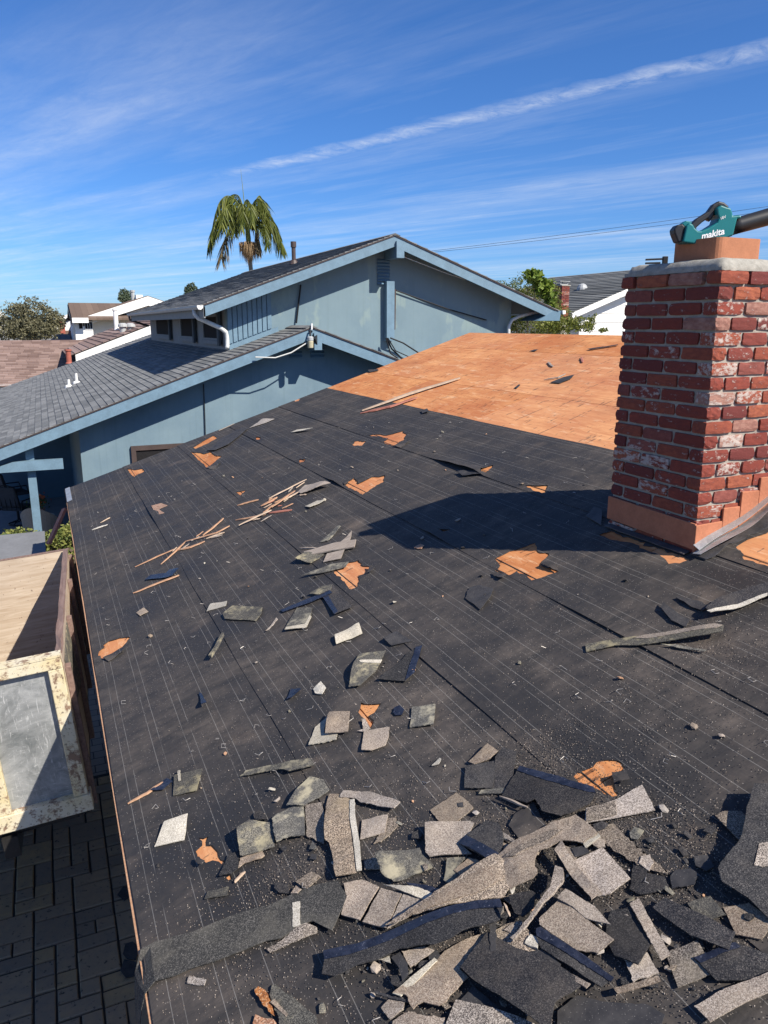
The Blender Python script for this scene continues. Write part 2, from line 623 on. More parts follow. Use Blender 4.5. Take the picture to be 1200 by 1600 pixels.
M['splinter'] = m_wood('fresh_split_wood', (0.34, 0.175, 0.10), (0.54, 0.34, 0.21), 0, 9)
M['splinter_pale'] = m_wood('pale_split_wood', (0.38, 0.27, 0.19), (0.58, 0.45, 0.33), 0, 9)
M['greywood'] = m_wood('weathered_wood', (0.26, 0.21, 0.17), (0.42, 0.36, 0.30), 0, 9)
M['redwood'] = m_wood('red_wood', (0.34, 0.12, 0.085), (0.45, 0.20, 0.14), 0, 9)
M['fasciawood'] = m_wood('bare_fascia_wood', (0.42, 0.22, 0.13), (0.55, 0.32, 0.20), 1, 5)
M['staple'] = m_plain('staple_steel', (0.36, 0.335, 0.31), 0.45, 0.3, 60, 0, 0.5, 0.35)
M['mortar'] = m_plain('mortar', (0.31, 0.285, 0.245), 0.95, 0.25, 14, 0.5)
M['cement'] = m_plain('chimney_crown_cement', (0.30, 0.285, 0.25), 0.95, 0.35, 26, 0.6)
M['clay'] = m_plain('clay_flue', (0.37, 0.155, 0.082), 0.85, 0.18, 12, 0.2)
M['parge'] = m_plain('parge_coat', (0.40, 0.155, 0.085), 0.92, 0.22, 7, 0.5)
M['flash'] = m_plain('flashing_metal', (0.42, 0.43, 0.43), 0.5, 0.3, 9, 0.2, 0.5, 0.55)
M['leadblack'] = m_plain('old_flashing', (0.055, 0.052, 0.055), 0.6, 0.5, 9, 0.4, 0.4)

# ---- used brick
t = mat('used_brick')
v = offs(t, t.obj, 9)
pal = t.ramp(t.rand, [(0.0, (0.21, 0.050, 0.036)), (0.14, (0.26, 0.064, 0.044)), (0.30, (0.15, 0.040, 0.037)), (0.42, (0.30, 0.085, 0.050)), (0.55, (0.22, 0.058, 0.045)), (0.66, (0.25, 0.085, 0.068)), (0.76, (0.36, 0.115, 0.062)), (0.86, (0.17, 0.048, 0.040)), (0.90, (0.36, 0.20, 0.155)), (0.97, (0.23, 0.07, 0.05))], 'CONSTANT')
n = t.noise(t.map(v, scale=(1.6, 1.6, 1.0)), 2.6, 6, 0.72)
n2 = t.noise(v, 18, 4, 0.7)
c = t.mix(t.rng(n, 0.35, 0.65, 0, 0.7), pal, (0.13, 0.035, 0.03))
wr = t.math('FRACT', t.math('MULTIPLY', t.rand, 37.7))
thr = t.rng(wr, 0.70, 1.0, 0.03, 0.18)
wm = t.rng(t.math('ADD', t.math('ADD', t.math('MULTIPLY', n, 0.85), t.math('MULTIPLY', n2, 0.15)), thr), 0.63, 0.71)
c = t.mix(t.math('MULTIPLY', wm, 0.75), c, (0.52, 0.47, 0.42))
sp = t.rng(n2, 0.68, 0.76, 0, 0.22)
c = t.mix(sp, c, (0.45, 0.36, 0.31))
M['brick'] = setc(t, c, 0.92, t.math('ADD', n, t.math('MULTIPLY', n2, 0.6)), 0.5, 0.008, 0.2)

# ---- blue house
t = mat('blue_stucco')
v = t.obj
n = t.noise(v, 0.9, 6, 0.62)
n2 = t.noise(t.map(v, scale=(1.6, 1.6, 0.8), loc=(5, 1, 2)), 1.3, 4, 0.55)
n3 = t.noise(v, 60, 3, 0.6)
c = t.mix(t.rng(n, 0.34, 0.68), (0.125, 0.188, 0.238), (0.178, 0.248, 0.288))
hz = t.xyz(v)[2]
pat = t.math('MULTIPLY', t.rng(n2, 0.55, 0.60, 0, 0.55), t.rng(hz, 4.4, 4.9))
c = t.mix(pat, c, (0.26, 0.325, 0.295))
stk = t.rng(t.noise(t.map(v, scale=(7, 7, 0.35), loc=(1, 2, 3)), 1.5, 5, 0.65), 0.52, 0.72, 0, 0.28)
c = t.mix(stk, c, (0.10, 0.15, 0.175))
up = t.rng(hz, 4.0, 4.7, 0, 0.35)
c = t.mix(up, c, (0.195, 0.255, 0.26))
M['bluewall'] = setc(t, c, 0.95, n3, 0.35, 0.006, 0.15)
M['lampdim'] = m_plain('lamp_tan', (0.42, 0.38, 0.26), 0.5, 0.1, 8)
M['bluetrim'] = m_plain('blue_trim_paint', (0.135, 0.215, 0.28), 0.6, 0.22, 5, 0.1)
M['bluesiding'] = m_plain('blue_siding_paint', (0.11, 0.19, 0.26), 0.7, 0.12, 3, 0.1)
M['greywall'] = m_plain('grey_window_wall', (0.22, 0.235, 0.24), 0.8, 0.12, 3, 0.1)
M['soffit'] = m_plain('dark_soffit', (0.07, 0.085, 0.10), 0.85, 0.15, 3)
M['screen'] = m_plain('window_screen', (0.018, 0.017, 0.018), 0.85, 0.3, 30, 0, 0.1)
M['gutter'] = m_plain('gutter_grey', (0.36, 0.37, 0.37), 0.5, 0.12, 5)
M['white'] = m_plain('white_paint', (0.78, 0.77, 0.74), 0.6, 0.06, 4)
M['cream'] = m_plain('cream_stucco', (0.66, 0.63, 0.56), 0.9, 0.06, 4)
M['spout'] = m_plain('weathered_white_pipe', (0.55, 0.56, 0.55), 0.5, 0.25, 18)
M['pipe_dark'] = m_plain('dark_vent_pipe', (0.07, 0.05, 0.045), 0.5, 0.25, 8)
M['pipe_red'] = m_plain('red_vent_pipe', (0.34, 0.10, 0.07), 0.7, 0.2, 8)
M['cable'] = m_plain('black_cable', (0.012, 0.012, 0.014), 0.6, 0.2, 8)
M['cable_w'] = m_plain('pale_cable', (0.55, 0.55, 0.52), 0.6, 0.1, 8)
M['lamp'] = m_plain('lamp_beige', (0.62, 0.57, 0.40), 0.4, 0.06, 8)
M['dkplastic'] = m_plain('dark_plastic', (0.025, 0.026, 0.030), 0.45, 0.2, 20)


def m_shingle(name, a, b, tab=0.30, axis=1, streak=0.5, scale=70):
    """asphalt shingle courses: colour changes tab by tab"""
    t = mat(name)
    xyz = t.xyz(t.obj)
    k = t.math('FLOOR', t.math('DIVIDE', t.math('ADD', xyz[axis], t.math('MULTIPLY', t.rand, 5.0)), tab))
    wn = t.n('ShaderNodeTexWhiteNoise', noise_dimensions='2D')
    cb = t.n('ShaderNodeCombineXYZ')
    t.lk(k, cb.inputs[0])
    t.lk(t.rand, cb.inputs[1])
    t.lk(cb.outputs[0], wn.inputs[0])
    n = t.noise(offs(t, t.obj), 2.2, 5, 0.65)
    gr = t.noise(t.obj, scale, 3, 0.7)
    f = t.math('ADD', t.math('MULTIPLY', wn.outputs[0], streak), t.math('ADD', t.math('MULTIPLY', n, 0.5 - streak * 0.2), t.math('MULTIPLY', gr, 0.35)))
    c = t.mix(t.rng(f, 0.25, 0.95), a, b)
    fr = t.math('FRACT', t.math('DIVIDE', t.math('ADD', xyz[axis], t.math('MULTIPLY', t.rand, 5.0)), tab))
    slot = t.math('LESS_THAN', fr, 0.03)
    c = t.mix(t.math('MULTIPLY', slot, 0.55), c, tuple(q * 0.25 for q in a))
    return setc(t, c, 0.92, gr, 0.4, 0.004, 0.2)


M['shg_grey'] = m_shingle('grey_shingles', (0.10, 0.105, 0.108), (0.235, 0.238, 0.235))
M['shg_brown'] = m_shingle('brown_shingles', (0.145, 0.095, 0.080), (0.30, 0.215, 0.185), 0.45, 0, 0.7)
M['shg_brown_far'] = m_shingle('far_brown_shingles', (0.10, 0.07, 0.055), (0.18, 0.13, 0.10), 0.4, 0, 0.6)
M['shg_far'] = m_shingle('far_grey_shingles', (0.10, 0.105, 0.105), (0.20, 0.205, 0.20), 0.4, 0, 0.6)

# ---- driveway pavers, ground
t = mat('paver_stone')
v = offs(t, t.obj, 5)
n = t.noise(v, 12, 5, 0.65)
pc = t.ramp(t.rand, [(0, (0.37, 0.255, 0.15)), (0.25, (0.29, 0.21, 0.135)), (0.5, (0.42, 0.28, 0.14)), (0.7, (0.26, 0.19, 0.125)), (0.85, (0.34, 0.24, 0.145))], 'CONSTANT')
c = t.mix(t.rng(n, 0.3, 0.7, 0, 0.5), pc, (0.16, 0.14, 0.125))
st = t.rng(t.noise(v, 24, 5, 0.7), 0.60, 0.68, 0, 0.85)
c = t.mix(st, c, (0.02, 0.02, 0.02))
M['paver'] = setc(t, c, 0.9, n, 0.4, 0.006, 0.2)
t = mat('paving_ground')
v = t.obj
bt = t.n('ShaderNodeTexBrick')
t.lk(v, bt.inputs['Vector'])
bt.inputs['Scale'].default_value = 1.0
bt.inputs['Color1'].default_value = (0.25, 0.215, 0.18, 1)
bt.inputs['Color2'].default_value = (0.19, 0.165, 0.145, 1)
bt.inputs['Mortar'].default_value = (0.06, 0.05, 0.045, 1)
bt.inputs['Mortar Size'].default_value = 0.006
bt.inputs['Brick Width'].default_value = 0.23
bt.inputs['Row Height'].default_value = 0.155
M['paving'] = setc(t, bt.outputs[0], 0.92)
M['ground'] = m_plain('dry_ground', (0.20, 0.17, 0.125), 0.95, 0.3, 0.4)
M['concrete'] = m_plain('patio_concrete', (0.30, 0.30, 0.31), 0.9, 0.15, 2, 0.2)
M['hill'] = m_plain('far_hill', (0.10, 0.115, 0.13), 0.95, 0.1, 0.01)  # blue-grey of distant haze put into the base colour
M['sand'] = m_plain('joint_sand', (0.045, 0.04, 0.035), 0.95, 0.2, 20)

# ---- trailer
t = mat('chipped_cream_paint')
v = t.obj
n = t.noise(v, 11, 6, 0.72)
n2 = t.noise(t.map(v, scale=(1, 1, 1), loc=(3, 1, 2)), 3.0, 5, 0.65)
c = t.mix(t.rng(n2, 0.35, 0.65), (0.60, 0.56, 0.45), (0.58, 0.48, 0.27))
c = t.mix(t.rng(n, 0.52, 0.60, 0, 0.9), c, (0.20, 0.115, 0.075))
c = t.mix(t.rng(t.noise(v, 45, 4, 0.7), 0.57, 0.64, 0, 0.8), c, (0.11, 0.075, 0.055))
M['chipped'] = setc(t, c, 0.8, n, 0.5, 0.006)
t = mat('scuffed_zinc_sheet')
v = t.obj
n = t.noise(v, 3.4, 7, 0.74, 0.8)
s1 = t.noise(t.map(v, scale=(30, 1, 4), rot=(0, 0.7, 0)), 2.0, 6, 0.75, 1.0)
s2 = t.noise(t.map(v, scale=(5, 1, 30), rot=(0, 0.3, 0)), 2.0, 6, 0.75, 1.2)
c = t.mix(t.rng(n, 0.35, 0.68), (0.13, 0.14, 0.14), (0.38, 0.385, 0.38))
c = t.mix(t.rng(s1, 0.58, 0.66, 0, 0.6), c, (0.66, 0.66, 0.65))
c = t.mix(t.rng(s2, 0.60, 0.66, 0, 0.5), c, (0.63, 0.63, 0.62))
M['zinc'] = setc(t, c, 0.6, s1, 0.1, 0.002, 0.4, 0.15)
M['plyside'] = m_wood('worn_plywood_side', (0.40, 0.30, 0.21), (0.60, 0.50, 0.39), 0, 5, dark=(0.14, 0.09, 0.07))
M['rubberwood'] = m_wood('dark_cap_wood', (0.15, 0.095, 0.08), (0.29, 0.20, 0.165), 1, 6)
M['rubber'] = m_plain('tyre_rubber', (0.012, 0.012, 0.013), 0.8, 0.2, 10)
M['steel'] = m_plain('dark_steel', (0.035, 0.033, 0.032), 0.6, 0.3, 8, 0, 0.4, 0.5)
M['wicker'] = m_plain('grey_wicker', (0.27, 0.245, 0.215), 0.8, 0.35, 60, 0.4)
M['cushion'] = m_plain('charcoal_cushion', (0.06, 0.065, 0.075), 0.9, 0.15, 12)
M['iron'] = m_plain('black_iron', (0.015, 0.015, 0.016), 0.5, 0.2, 8)
M['terracotta'] = m_plain('pink_pot', (0.50, 0.28, 0.22), 0.8, 0.15, 8)
M['petal'] = m_plain('petals', (0.70, 0.16, 0.05), 0.7, 0.5, 40)
M['tanbox'] = m_plain('tan_cabinet', (0.40, 0.29, 0.15), 0.8, 0.15, 8)
M['greyroof'] = m_plain('grey_tarp', (0.16, 0.165, 0.175), 0.8, 0.2, 3, 0.2)
M['teal'] = m_plain('teal_plastic', (0.006, 0.150, 0.160), 0.38, 0.06, 20, 0, 0.5)
M['logo'] = m_plain('white_print', (0.80, 0.80, 0.80), 0.5, 0.03, 8)
M['tubeblk'] = m_plain('black_tube_plastic', (0.020, 0.020, 0.021), 0.42, 0.2, 9, 0, 0.5)


def m_leaf(name, a, b, trans=0.25, scale=3.0):
    t = mat(name)
    n = t.noise(t.obj, scale, 4, 0.65)
    g = t.n('ShaderNodeNewGeometry')
    f = t.math('ADD', t.math('MULTIPLY', n, 0.55), t.math('MULTIPLY', g.outputs['Random Per Island'], 0.5))
    c = t.mix(t.rng(f, 0.25, 0.85), a, b)
    m = setc(t, c, 0.55, spec=0.35)
    t.bsdf.inputs['Transmission Weight'].default_value = 0
    tr = t.n('ShaderNodeBsdfTranslucent')
    t.lk(c, tr.inputs[0])
    mx = t.n('ShaderNodeMixShader')
    mx.inputs[0].default_value = trans
    t.lk(t.bsdf.outputs[0], mx.inputs[1])
    t.lk(tr.outputs[0], mx.inputs[2])
    out = [q for q in m.node_tree.nodes if q.type == 'OUTPUT_MATERIAL'][0]
    t.lk(mx.outputs[0], out.inputs[0])
    return m


M['leaf_olive'] = m_leaf('olive_leaves', (0.085, 0.085, 0.045), (0.24, 0.22, 0.13), 0.2)
M['leaf_green'] = m_leaf('green_leaves', (0.065, 0.095, 0.016), (0.26, 0.27, 0.055), 0.35)
M['leaf_broad'] = m_leaf('broad_leaves', (0.06, 0.12, 0.015), (0.24, 0.31, 0.05), 0.3)
M['leaf_far'] = m_leaf('far_leaves', (0.05, 0.075, 0.045), (0.13, 0.16, 0.09), 0.15)
M['leaf_hedge'] = m_leaf('hedge_leaves', (0.06, 0.10, 0.02), (0.34, 0.34, 0.10), 0.25)
M['frond'] = m_leaf('palm_leaflets', (0.05, 0.075, 0.012), (0.21, 0.23, 0.045), 0.3)
M['frond_dry'] = m_leaf('dry_palm_leaflets', (0.10, 0.075, 0.04), (0.24, 0.19, 0.10), 0.2)
M['seed'] = m_leaf('palm_seed_strings', (0.26, 0.17, 0.09), (0.46, 0.33, 0.19), 0.1)
M['bark'] = m_plain('bark', (0.12, 0.09, 0.065), 0.9, 0.3, 6, 0.4)
M['palmbark'] = m_plain('palm_trunk', (0.22, 0.20, 0.16), 0.9, 0.2, 6, 0.4)
M['crownshaft'] = m_plain('palm_crownshaft', (0.17, 0.20, 0.06), 0.6, 0.2, 6)

# ================================================================== SETTING
G = 0.0
shape('ground', [(-900, -300, -0.02), (900, -300, -0.02), (900, 2500, -0.02), (-900, 2500, -0.02)], [(0, 1, 2, 3)], M['ground'], kind='structure')
driveway = shape('driveway', [(-6, -4, 0), (1.2, -4, 0), (1.2, 12.5, 0), (-6, 12.5, 0)], [(0, 1, 2, 3)], M['paving'], kind='structure')
ORG[driveway.name] = Vector((0, 0, 0))
# bed of sand under the pavers that can be told apart, then the pavers one by one
bed = shape('joint_sand', [(-1.32, 4.1, 0.004), (0.62, 4.1, 0.004), (0.62, 8.3, 0.004), (-1.32, 8.3, 0.004)], [(0, 1, 2, 3)], M['sand'], driveway)
U = 0.158
NX, NY = 12, 26
used = [[False] * NY for _ in range(NX)]
pav_mesh = {}


def paver_mesh(a, b, k):
    key = (a, b, k)
    if key not in pav_mesh:
        bm = bmesh.new()
        bmesh.ops.create_cube(bm, size=1)
        rr = random.Random(hash(key) & 255)
        for v in bm.verts:
            v.co = Vector((v.co.x * (a * U - 0.015), v.co.y * (b * U - 0.015), v.co.z * 0.06 + 0.0))
            v.co += Vector((rr.uniform(-.003, .003), rr.uniform(-.003, .003), rr.uniform(-.003, .003)))
        bmesh.ops.bevel(bm, geom=[e for e in bm.edges if all(v.co.z > 0 for v in e.verts)], offset=0.008, segments=1, affect='EDGES')
        me = bpy.data.meshes.new('paver')
        bm.to_mesh(me)
        bm.free()
        me.materials.append(M['paver'])
        pav_mesh[key] = me
    return pav_mesh[key]


for j in range(NY):
    for i in range(NX):
        if used[i][j]:
            continue
        opts = [(1, 1), (2, 1), (1, 2), (2, 2), (2, 1), (1, 1)]
        random.shuffle(opts)
        for a, b in opts + [(1, 1)]:
            if i + a <= NX and j + b <= NY and all(not used[i + p][j + q] for p in range(a) for q in range(b)):
                for p in range(a):
                    for q in range(b):
                        used[i + p][j + q] = True
                x = -1.30 + (i + a / 2) * U
                y = 4.12 + (j + b / 2) * U
                inst('paver', paver_mesh(a, b, random.randint(0, 2)), driveway, (x, y, random.uniform(-.004, .004) - 0.008), (0, 0, random.uniform(-.012, .012)))
                break

# low far hills on the left horizon
hv, hf = [], []
NH = 60
for i in range(NH + 1):
    x = -3200 + 3600 * i / NH
    h = 36 + 30 * noise.fractal(Vector((x * .0016, 3.1, 0)), 1.0, 2.0, 4) + 26 * math.exp(-((x + 1100) / 900) ** 2)
    h = max(6, h * (1 - 0.8 * i / NH))
    hv += [(x, 6200, -5), (x, 6200 + h * 2.5, h), (x, 6200 + h * 6, -5)]
for i in range(NH):
    a = i * 3
    hf += [(a, a + 3, a + 4, a + 1), (a + 1, a + 4, a + 5, a + 2)]
shape('hills', hv, hf, M['hill'], smooth=True, kind='structure')
box('horizon_land', -4000, 4000, 1800, 6300, -6, -0.05, M['hill'], kind='structure')

# ================================================================== THE HOUSE BEING RE-ROOFED
SL = 0.33
CT, ST = math.cos(TH), math.sin(TH)
Z0 = 2.6
EAVE = 0.143
RIDGE = 6.60
YN, YF = -1.6, 11.52


def RP(X, Y, h=0.0):
    """point over the roof slope: X, Y of its foot, h along the slope's normal"""
    return Vector((X - h * ST, Y, Z0 + SL * X + h * CT))


def at(x, y, h=0.0):
    r = ray(x, y)
    H = EYE - Z0 - h / CT
    tt = H / (SL * r.x - r.z)
    return (r.x * tt + h * ST, r.y * tt)


house = thing('house', 'house being re-roofed, stripped to black felt and orange plywood around the brick chimney', 'house', (0, 0, 0))
# walls, soffit, fascia
mb = MB()
mb.box(0.62, 12.6, YN, YF - 0.35, 0, 2.62)
mb.build('wall', M['cream'], house)
mb = MB()
for x in (0.62 + 0.0, 12.6):
    pass
mb.prism([(0.62, YF - 0.36, 2.62), (12.6, YF - 0.36, 2.62), (RIDGE, YF - 0.36, Z0 + SL * RIDGE - 0.12)], (0, 0.01, 0))
mb.build('gable_wall', M['cream'], house)
mb = MB()
mb.box(EAVE + 0.005, EAVE + 0.035, YN, YF, Z0 - 0.13, Z0 + 0.020)
mb.build('fascia', M['fasciawood'], house)
mb = MB()
mb.prism([RP(EAVE + 0.04, YF - 0.03, -0.02), RP(RIDGE, YF - 0.03, -0.02), RP(RIDGE, YF - 0.03, -0.16), RP(EAVE + 0.04, YF - 0.03, -0.16)], (0, 0.026, 0))
mb.build('rake_board', M['fasciawood'], house)
# far slope of the roof, out of sight behind the ridge
mb = MB()
mb.prism([(RIDGE + 0.01, YN, Z0 + SL * RIDGE - 0.008), (2 * RIDGE - EAVE, YN, Z0 + SL * EAVE - 0.008), (2 * RIDGE - EAVE, YN, Z0 + SL * EAVE - 0.03), (RIDGE + 0.01, YN, Z0 + SL * RIDGE - 0.03)], (0, YF - YN, 0))
mb.build('back_slope', M['ply'], house)
# plywood deck, sheet by sheet
xs = [EAVE - 0.004]
while xs[-1] < RIDGE - 0.05:
    xs.append(min(RIDGE, xs[-1] + 1.22 * CT))
sheets = 0
for r_, (xa, xb) in enumerate(zip(xs[:-1], xs[1:])):
    y = YN - (1.22 if r_ % 2 else 0)
    while y < YF:
        ya, yb = max(YN, y), min(YF, y + 2.44)
        if yb - ya > 0.05:
            v = []
            for h in (0.0, -0.016):
                v += [RP(xa + 0.003, ya + 0.003, h), RP(xb - 0.003, ya + 0.003, h), RP(xb - 0.003, yb - 0.003, h), RP(xa + 0.003, yb - 0.003, h)]
            shape('plywood_sheet', v, [(0, 1, 2, 3), (7, 6, 5, 4), (0, 4, 5, 1), (1, 5, 6, 2), (2, 6, 7, 3), (3, 7, 4, 0)], M['ply'], house)
        y += 2.44
# ridge: edge where both slopes meet
# --- holes torn in the felt (traced on the roof plane)
HOLES_PX = [
    [(302, 700), (318, 690), (334, 681), (340, 685), (326, 693), (306, 702)],
    [(299, 707), (310, 708), (320, 710), (329, 707), (335, 712), (347, 714), (338, 721), (324, 732), (311, 720)],
    [(198, 732), (210, 735), (222, 733), (226, 737), (209, 746)],
    [(539, 759), (554, 747), (561, 757), (582, 746), (594, 746), (602, 744), (600, 754), (583, 763), (567, 774)],
    [(571, 682), (587, 679), (605, 681), (630, 674), (631, 677), (636, 679), (632, 687), (616, 698), (596, 692), (606, 687), (592, 682)],
    [(552, 691), (572, 690), (566, 697), (553, 697)],
    [(521, 893), (535, 886), (545, 880), (553, 879), (561, 877), (565, 884), (578, 886), (575, 897), (560, 901), (563, 908), (560, 917), (549, 922), (536, 909)],
    [(774, 873), (797, 862), (822, 855), (837, 849), (842, 864), (859, 867), (846, 885), (874, 894), (852, 902), (831, 908), (808, 893), (793, 901), (774, 895), (782, 884)],
    [(896, 1214), (903, 1208), (915, 1205), (927, 1200), (933, 1192), (952, 1189), (965, 1190), (972, 1193), (977, 1202), (970, 1210), (957, 1213), (960, 1227), (963, 1237), (968, 1243), (960, 1247), (944, 1242), (930, 1233), (920, 1228), (905, 1224)],
    [(154, 1026), (162, 1011), (171, 1003), (188, 998), (205, 997), (192, 1012), (176, 1022), (162, 1030)],
    [(936, 837), (955, 831), (1000, 848), (1055, 866), (1079, 875), (1062, 881), (1045, 882), (1033, 870), (1012, 862), (990, 850), (960, 845)],
    [(1150, 857), (1172, 843), (1200, 833), (1250, 815), (1270, 850), (1236, 892), (1200, 887), (1160, 872)],
    [(751, 740), (753, 734), (771, 728), (769, 732), (760, 741)],
    [(821, 760), (857, 760), (852, 772), (833, 768)],
    [(682, 827), (690, 830), (705, 829), (693, 834)],
    [(311, 1311), (327, 1309), (333, 1323), (342, 1333), (343, 1340), (352, 1347), (350, 1355), (343, 1348), (333, 1346), (323, 1350), (310, 1345), (307, 1332), (317, 1323)],
    [(565, 1100), (580, 1102), (596, 1101), (592, 1108), (578, 1120), (585, 1128), (580, 1140), (572, 1126), (566, 1122), (564, 1108)],
    [(354, 1373), (361, 1368), (364, 1375), (358, 1377)],
    [(400, 684), (408, 684), (406, 688), (401, 688)],
    [(468, 719), (478, 718), (477, 722), (468, 724)],
    [(460, 626), (469, 623), (467, 627), (461, 628)],
    [(369, 770), (385, 767), (376, 775)],
]
HOLES = [[at(*p) for p in h] for h in HOLES_PX]
for i, h in enumerate(HOLES):
    ar = abs(sum(h[k][0] * h[(k + 1) % len(h)][1] - h[(k + 1) % len(h)][0] * h[k][1] for k in range(len(h)))) / 2
    HOLES[i] = rough_poly(h, 0.022 if ar > 0.01 else 0.016, 0.016 if ar > 0.01 else 0.005, i)
# chimney footprint
CX0, CX1, CY0, CY1 = 3.215, 3.80, 3.06, 3.78
HOLES.append([(CX0 + 0.02, CY0 + 0.02), (CX1, CY0 + 0.02), (CX1, CY1 - 0.02), (CX0 + 0.02, CY1 - 0.02)])

SEAMS = [EAVE - 0.010, 0.932, 1.722, 2.483, 3.272, 4.055]
LIFTS = [(at(705, 731), 0.030, 0.30), (at(740, 738), 0.035, 0.14), (at(1000, 1010), 0.008, 0.5), (at(520, 757), 0.02, 0.15), (at(240, 805), 0.010, 0.4), (at(690, 833), 0.018, 0.08)]


def felt_h(X, Y, lo):
    k = max(0.0, 1 - (X - lo) / 0.10)
    h = 0.0035 + 0.0050 * max(0.0, 1 - (X - lo) / 0.80)
    h += 0.0045 * noise.noise(Vector((X * 2.6, Y * 1.3, lo))) + 0.0012 * noise.noise(Vector((X * 11, Y * 5, 2.0 + lo)))
    h += 0.003 * k * max(0, noise.noise(Vector((Y * 1.9, lo * 3, 5.0))) - .1)
    for (lx, ly), a, r_ in LIFTS:
        if abs(lx - lo) < 0.16:
            h += a * k * math.exp(-((Y - ly) / r_) ** 2)
    return max(h, 0.003)


for k in range(5):
    lo, hi = SEAMS[k], SEAMS[k + 1]
    top = hi + (0.07 if k < 4 else 0.0)
    low = lo - (0.012 if k else 0.0)
    ya, yb = YN, YF - 0.01
    # outline, wavy lower edge
    n = 90
    outl = []
    for i in range(n + 1):
        y = ya + (yb - ya) * i / n
        wv = 0.006 * noise.noise(Vector((y * 1.3, k * 7.0, 0)))
        outl.append((low + wv, y))
    for i in range(n + 1):
        y = yb - (yb - ya) * i / n
        wv = 0.010 * noise.noise(Vector((y * 1.7, k * 7.0 + 3, 0))) if k == 4 else 0
        outl.append((top + wv, y))
    hs_ = []
    for h in HOLES:
        xs_ = [p[0] for p in h]
        if max(xs_) < low or min(xs_) > top:
            continue
        # keep the part of the hole over this course
        hh = [(min(max(p[0], low + 0.008), top - 0.004), p[1]) for p in h]
        if max(p[0] for p in hh) - min(p[0] for p in hh) < 0.006:
            continue
        cl = [hh[0]]
        for p in hh[1:]:
            if (Vector(p) - Vector(cl[-1])).length > 0.002:
                cl.append(p)
        if len(cl) > 2:
            hs_.append(cl)
    gx = [low + 0.01 + (top - low - 0.02) * q for q in (0.03, 0.07, 0.14, 0.3, 0.5, 0.7, 0.9)]
    grid = [(x + random.uniform(-.01, .01), y) for x in gx for y in np.arange(ya + 0.05, yb, 0.11)]
    vv, ff = cdt(outl, hs_, grid)
    verts = []
    for p in vv:
        h = felt_h(p.x, p.y, lo)
        dmin = 9
        for hp in hs_:
            if abs(hp[0][0] - p.x) > 1 or abs(hp[0][1] - p.y) > 1.2:
                continue
            for q in hp:
                dmin = min(dmin, (q[0] - p.x) ** 2 + (q[1] - p.y) ** 2)
        if dmin < 1e-5:
            h += 0.006 * max(0, noise.noise(Vector((p.x * 14, p.y * 14, 9))))
        verts.append(RP(p.x, p.y, h))
    o = shape('felt_sheet', verts, ff, M['felt'], house, smooth=True)
    md = o.modifiers.new('thickness', 'SOLIDIFY')
    md.thickness = 0.0022
    md.offset = -1
    md = o.modifiers.new('crisp_edges', 'EDGE_SPLIT')
    md.split_angle = R(35)
FLAPS = [[(539, 759), (552, 748), (545, 752), (536, 755)], [(846, 885), (874, 894), (868, 884), (854, 880)], [(774, 895), (793, 901), (786, 906), (772, 902)], [(578, 886), (575, 897), (584, 894), (585, 887)], [(324, 732), (338, 721), (345, 724), (333, 734)], [(957, 1213), (960, 1227), (985, 1224), (980, 1208)], [(616, 698), (632, 687), (641, 690), (626, 700)], [(310, 1345), (323, 1350), (318, 1357), (308, 1352)], [(162, 1030), (192, 1012), (196, 1018), (170, 1034)]]
# felt folded over the eave edge and the plywood edge showing below it
mb = MB()
mb.box(EAVE - 0.024, EAVE - 0.006, YN, YF, Z0 + SL * EAVE - 0.034, Z0 + SL * EAVE - 0.006)
mb.build('deck_edge', M['splinter'], house)
# grey drip edge left near the far corner
mb = MB()
mb.prism([RP(EAVE - 0.014, 10.62, 0.012), RP(EAVE + 0.05, 10.62, 0.014), RP(EAVE + 0.05, YF, 0.014), RP(EAVE - 0.014, YF, 0.012)], (0, 0, 0.002))
mb.build('drip_edge', M['flash'], house)

# ================================================================== CHIMNEY
ctop = EYE + 0.279
chim = thing('chimney', 'red used-brick chimney with a grey cement crown standing on the torn-up roof', 'chimney', (CX0, CY0, Z0 + SL * CX0))
CH = 0.0778
zb = Z0 + SL * CX0 - 0.25
mb = MB()
g = 0.013
mb.box(CX0 + g, CX1 - g, CY0 + g, CY1 - g, zb, ctop - 0.004)
mb.build('mortar_core', M['mortar'], chim)
brick_me = []
for k in range(9):
    rr = random.Random(100 + k)
    bm = bmesh.new()
    bmesh.ops.create_cube(bm, size=1)
    # long axis of the unit cube gets cuts so the arrises can be chipped and wavy
    bmesh.ops.subdivide_edges(bm, edges=list(bm.edges), cuts=3, use_grid_fill=True)
    for v in bm.verts:
        q = v.co * 2
        on = sum(abs(abs(c_) - 1) < 1e-4 for c_ in q)
        sh = (1.0, 1.0, 0.988 - 0.008 * (k % 3), 0.965 - 0.025 * (k % 3))[on]
        sd_ = Vector((k * 3.1, k * 1.7, 0))
        ch = 1 - (0.10 * max(0, noise.noise(q * 2.3 + sd_)) if on >= 2 else 0)
        v.co = v.co * sh * ch + Vector((noise.noise(q * 1.6 + sd_), noise.noise(q * 1.6 + sd_ + Vector((5, 0, 0))), 1.6 * noise.noise(q * 1.6 + sd_ + Vector((0, 7, 0))))) * 0.022
    me = bpy.data.meshes.new('brick')
    bm.to_mesh(me)
    bm.free()
    me.materials.append(M['brick'])
    brick_me.append(me)
BL = 0.2085
co = ORG[chim.name]


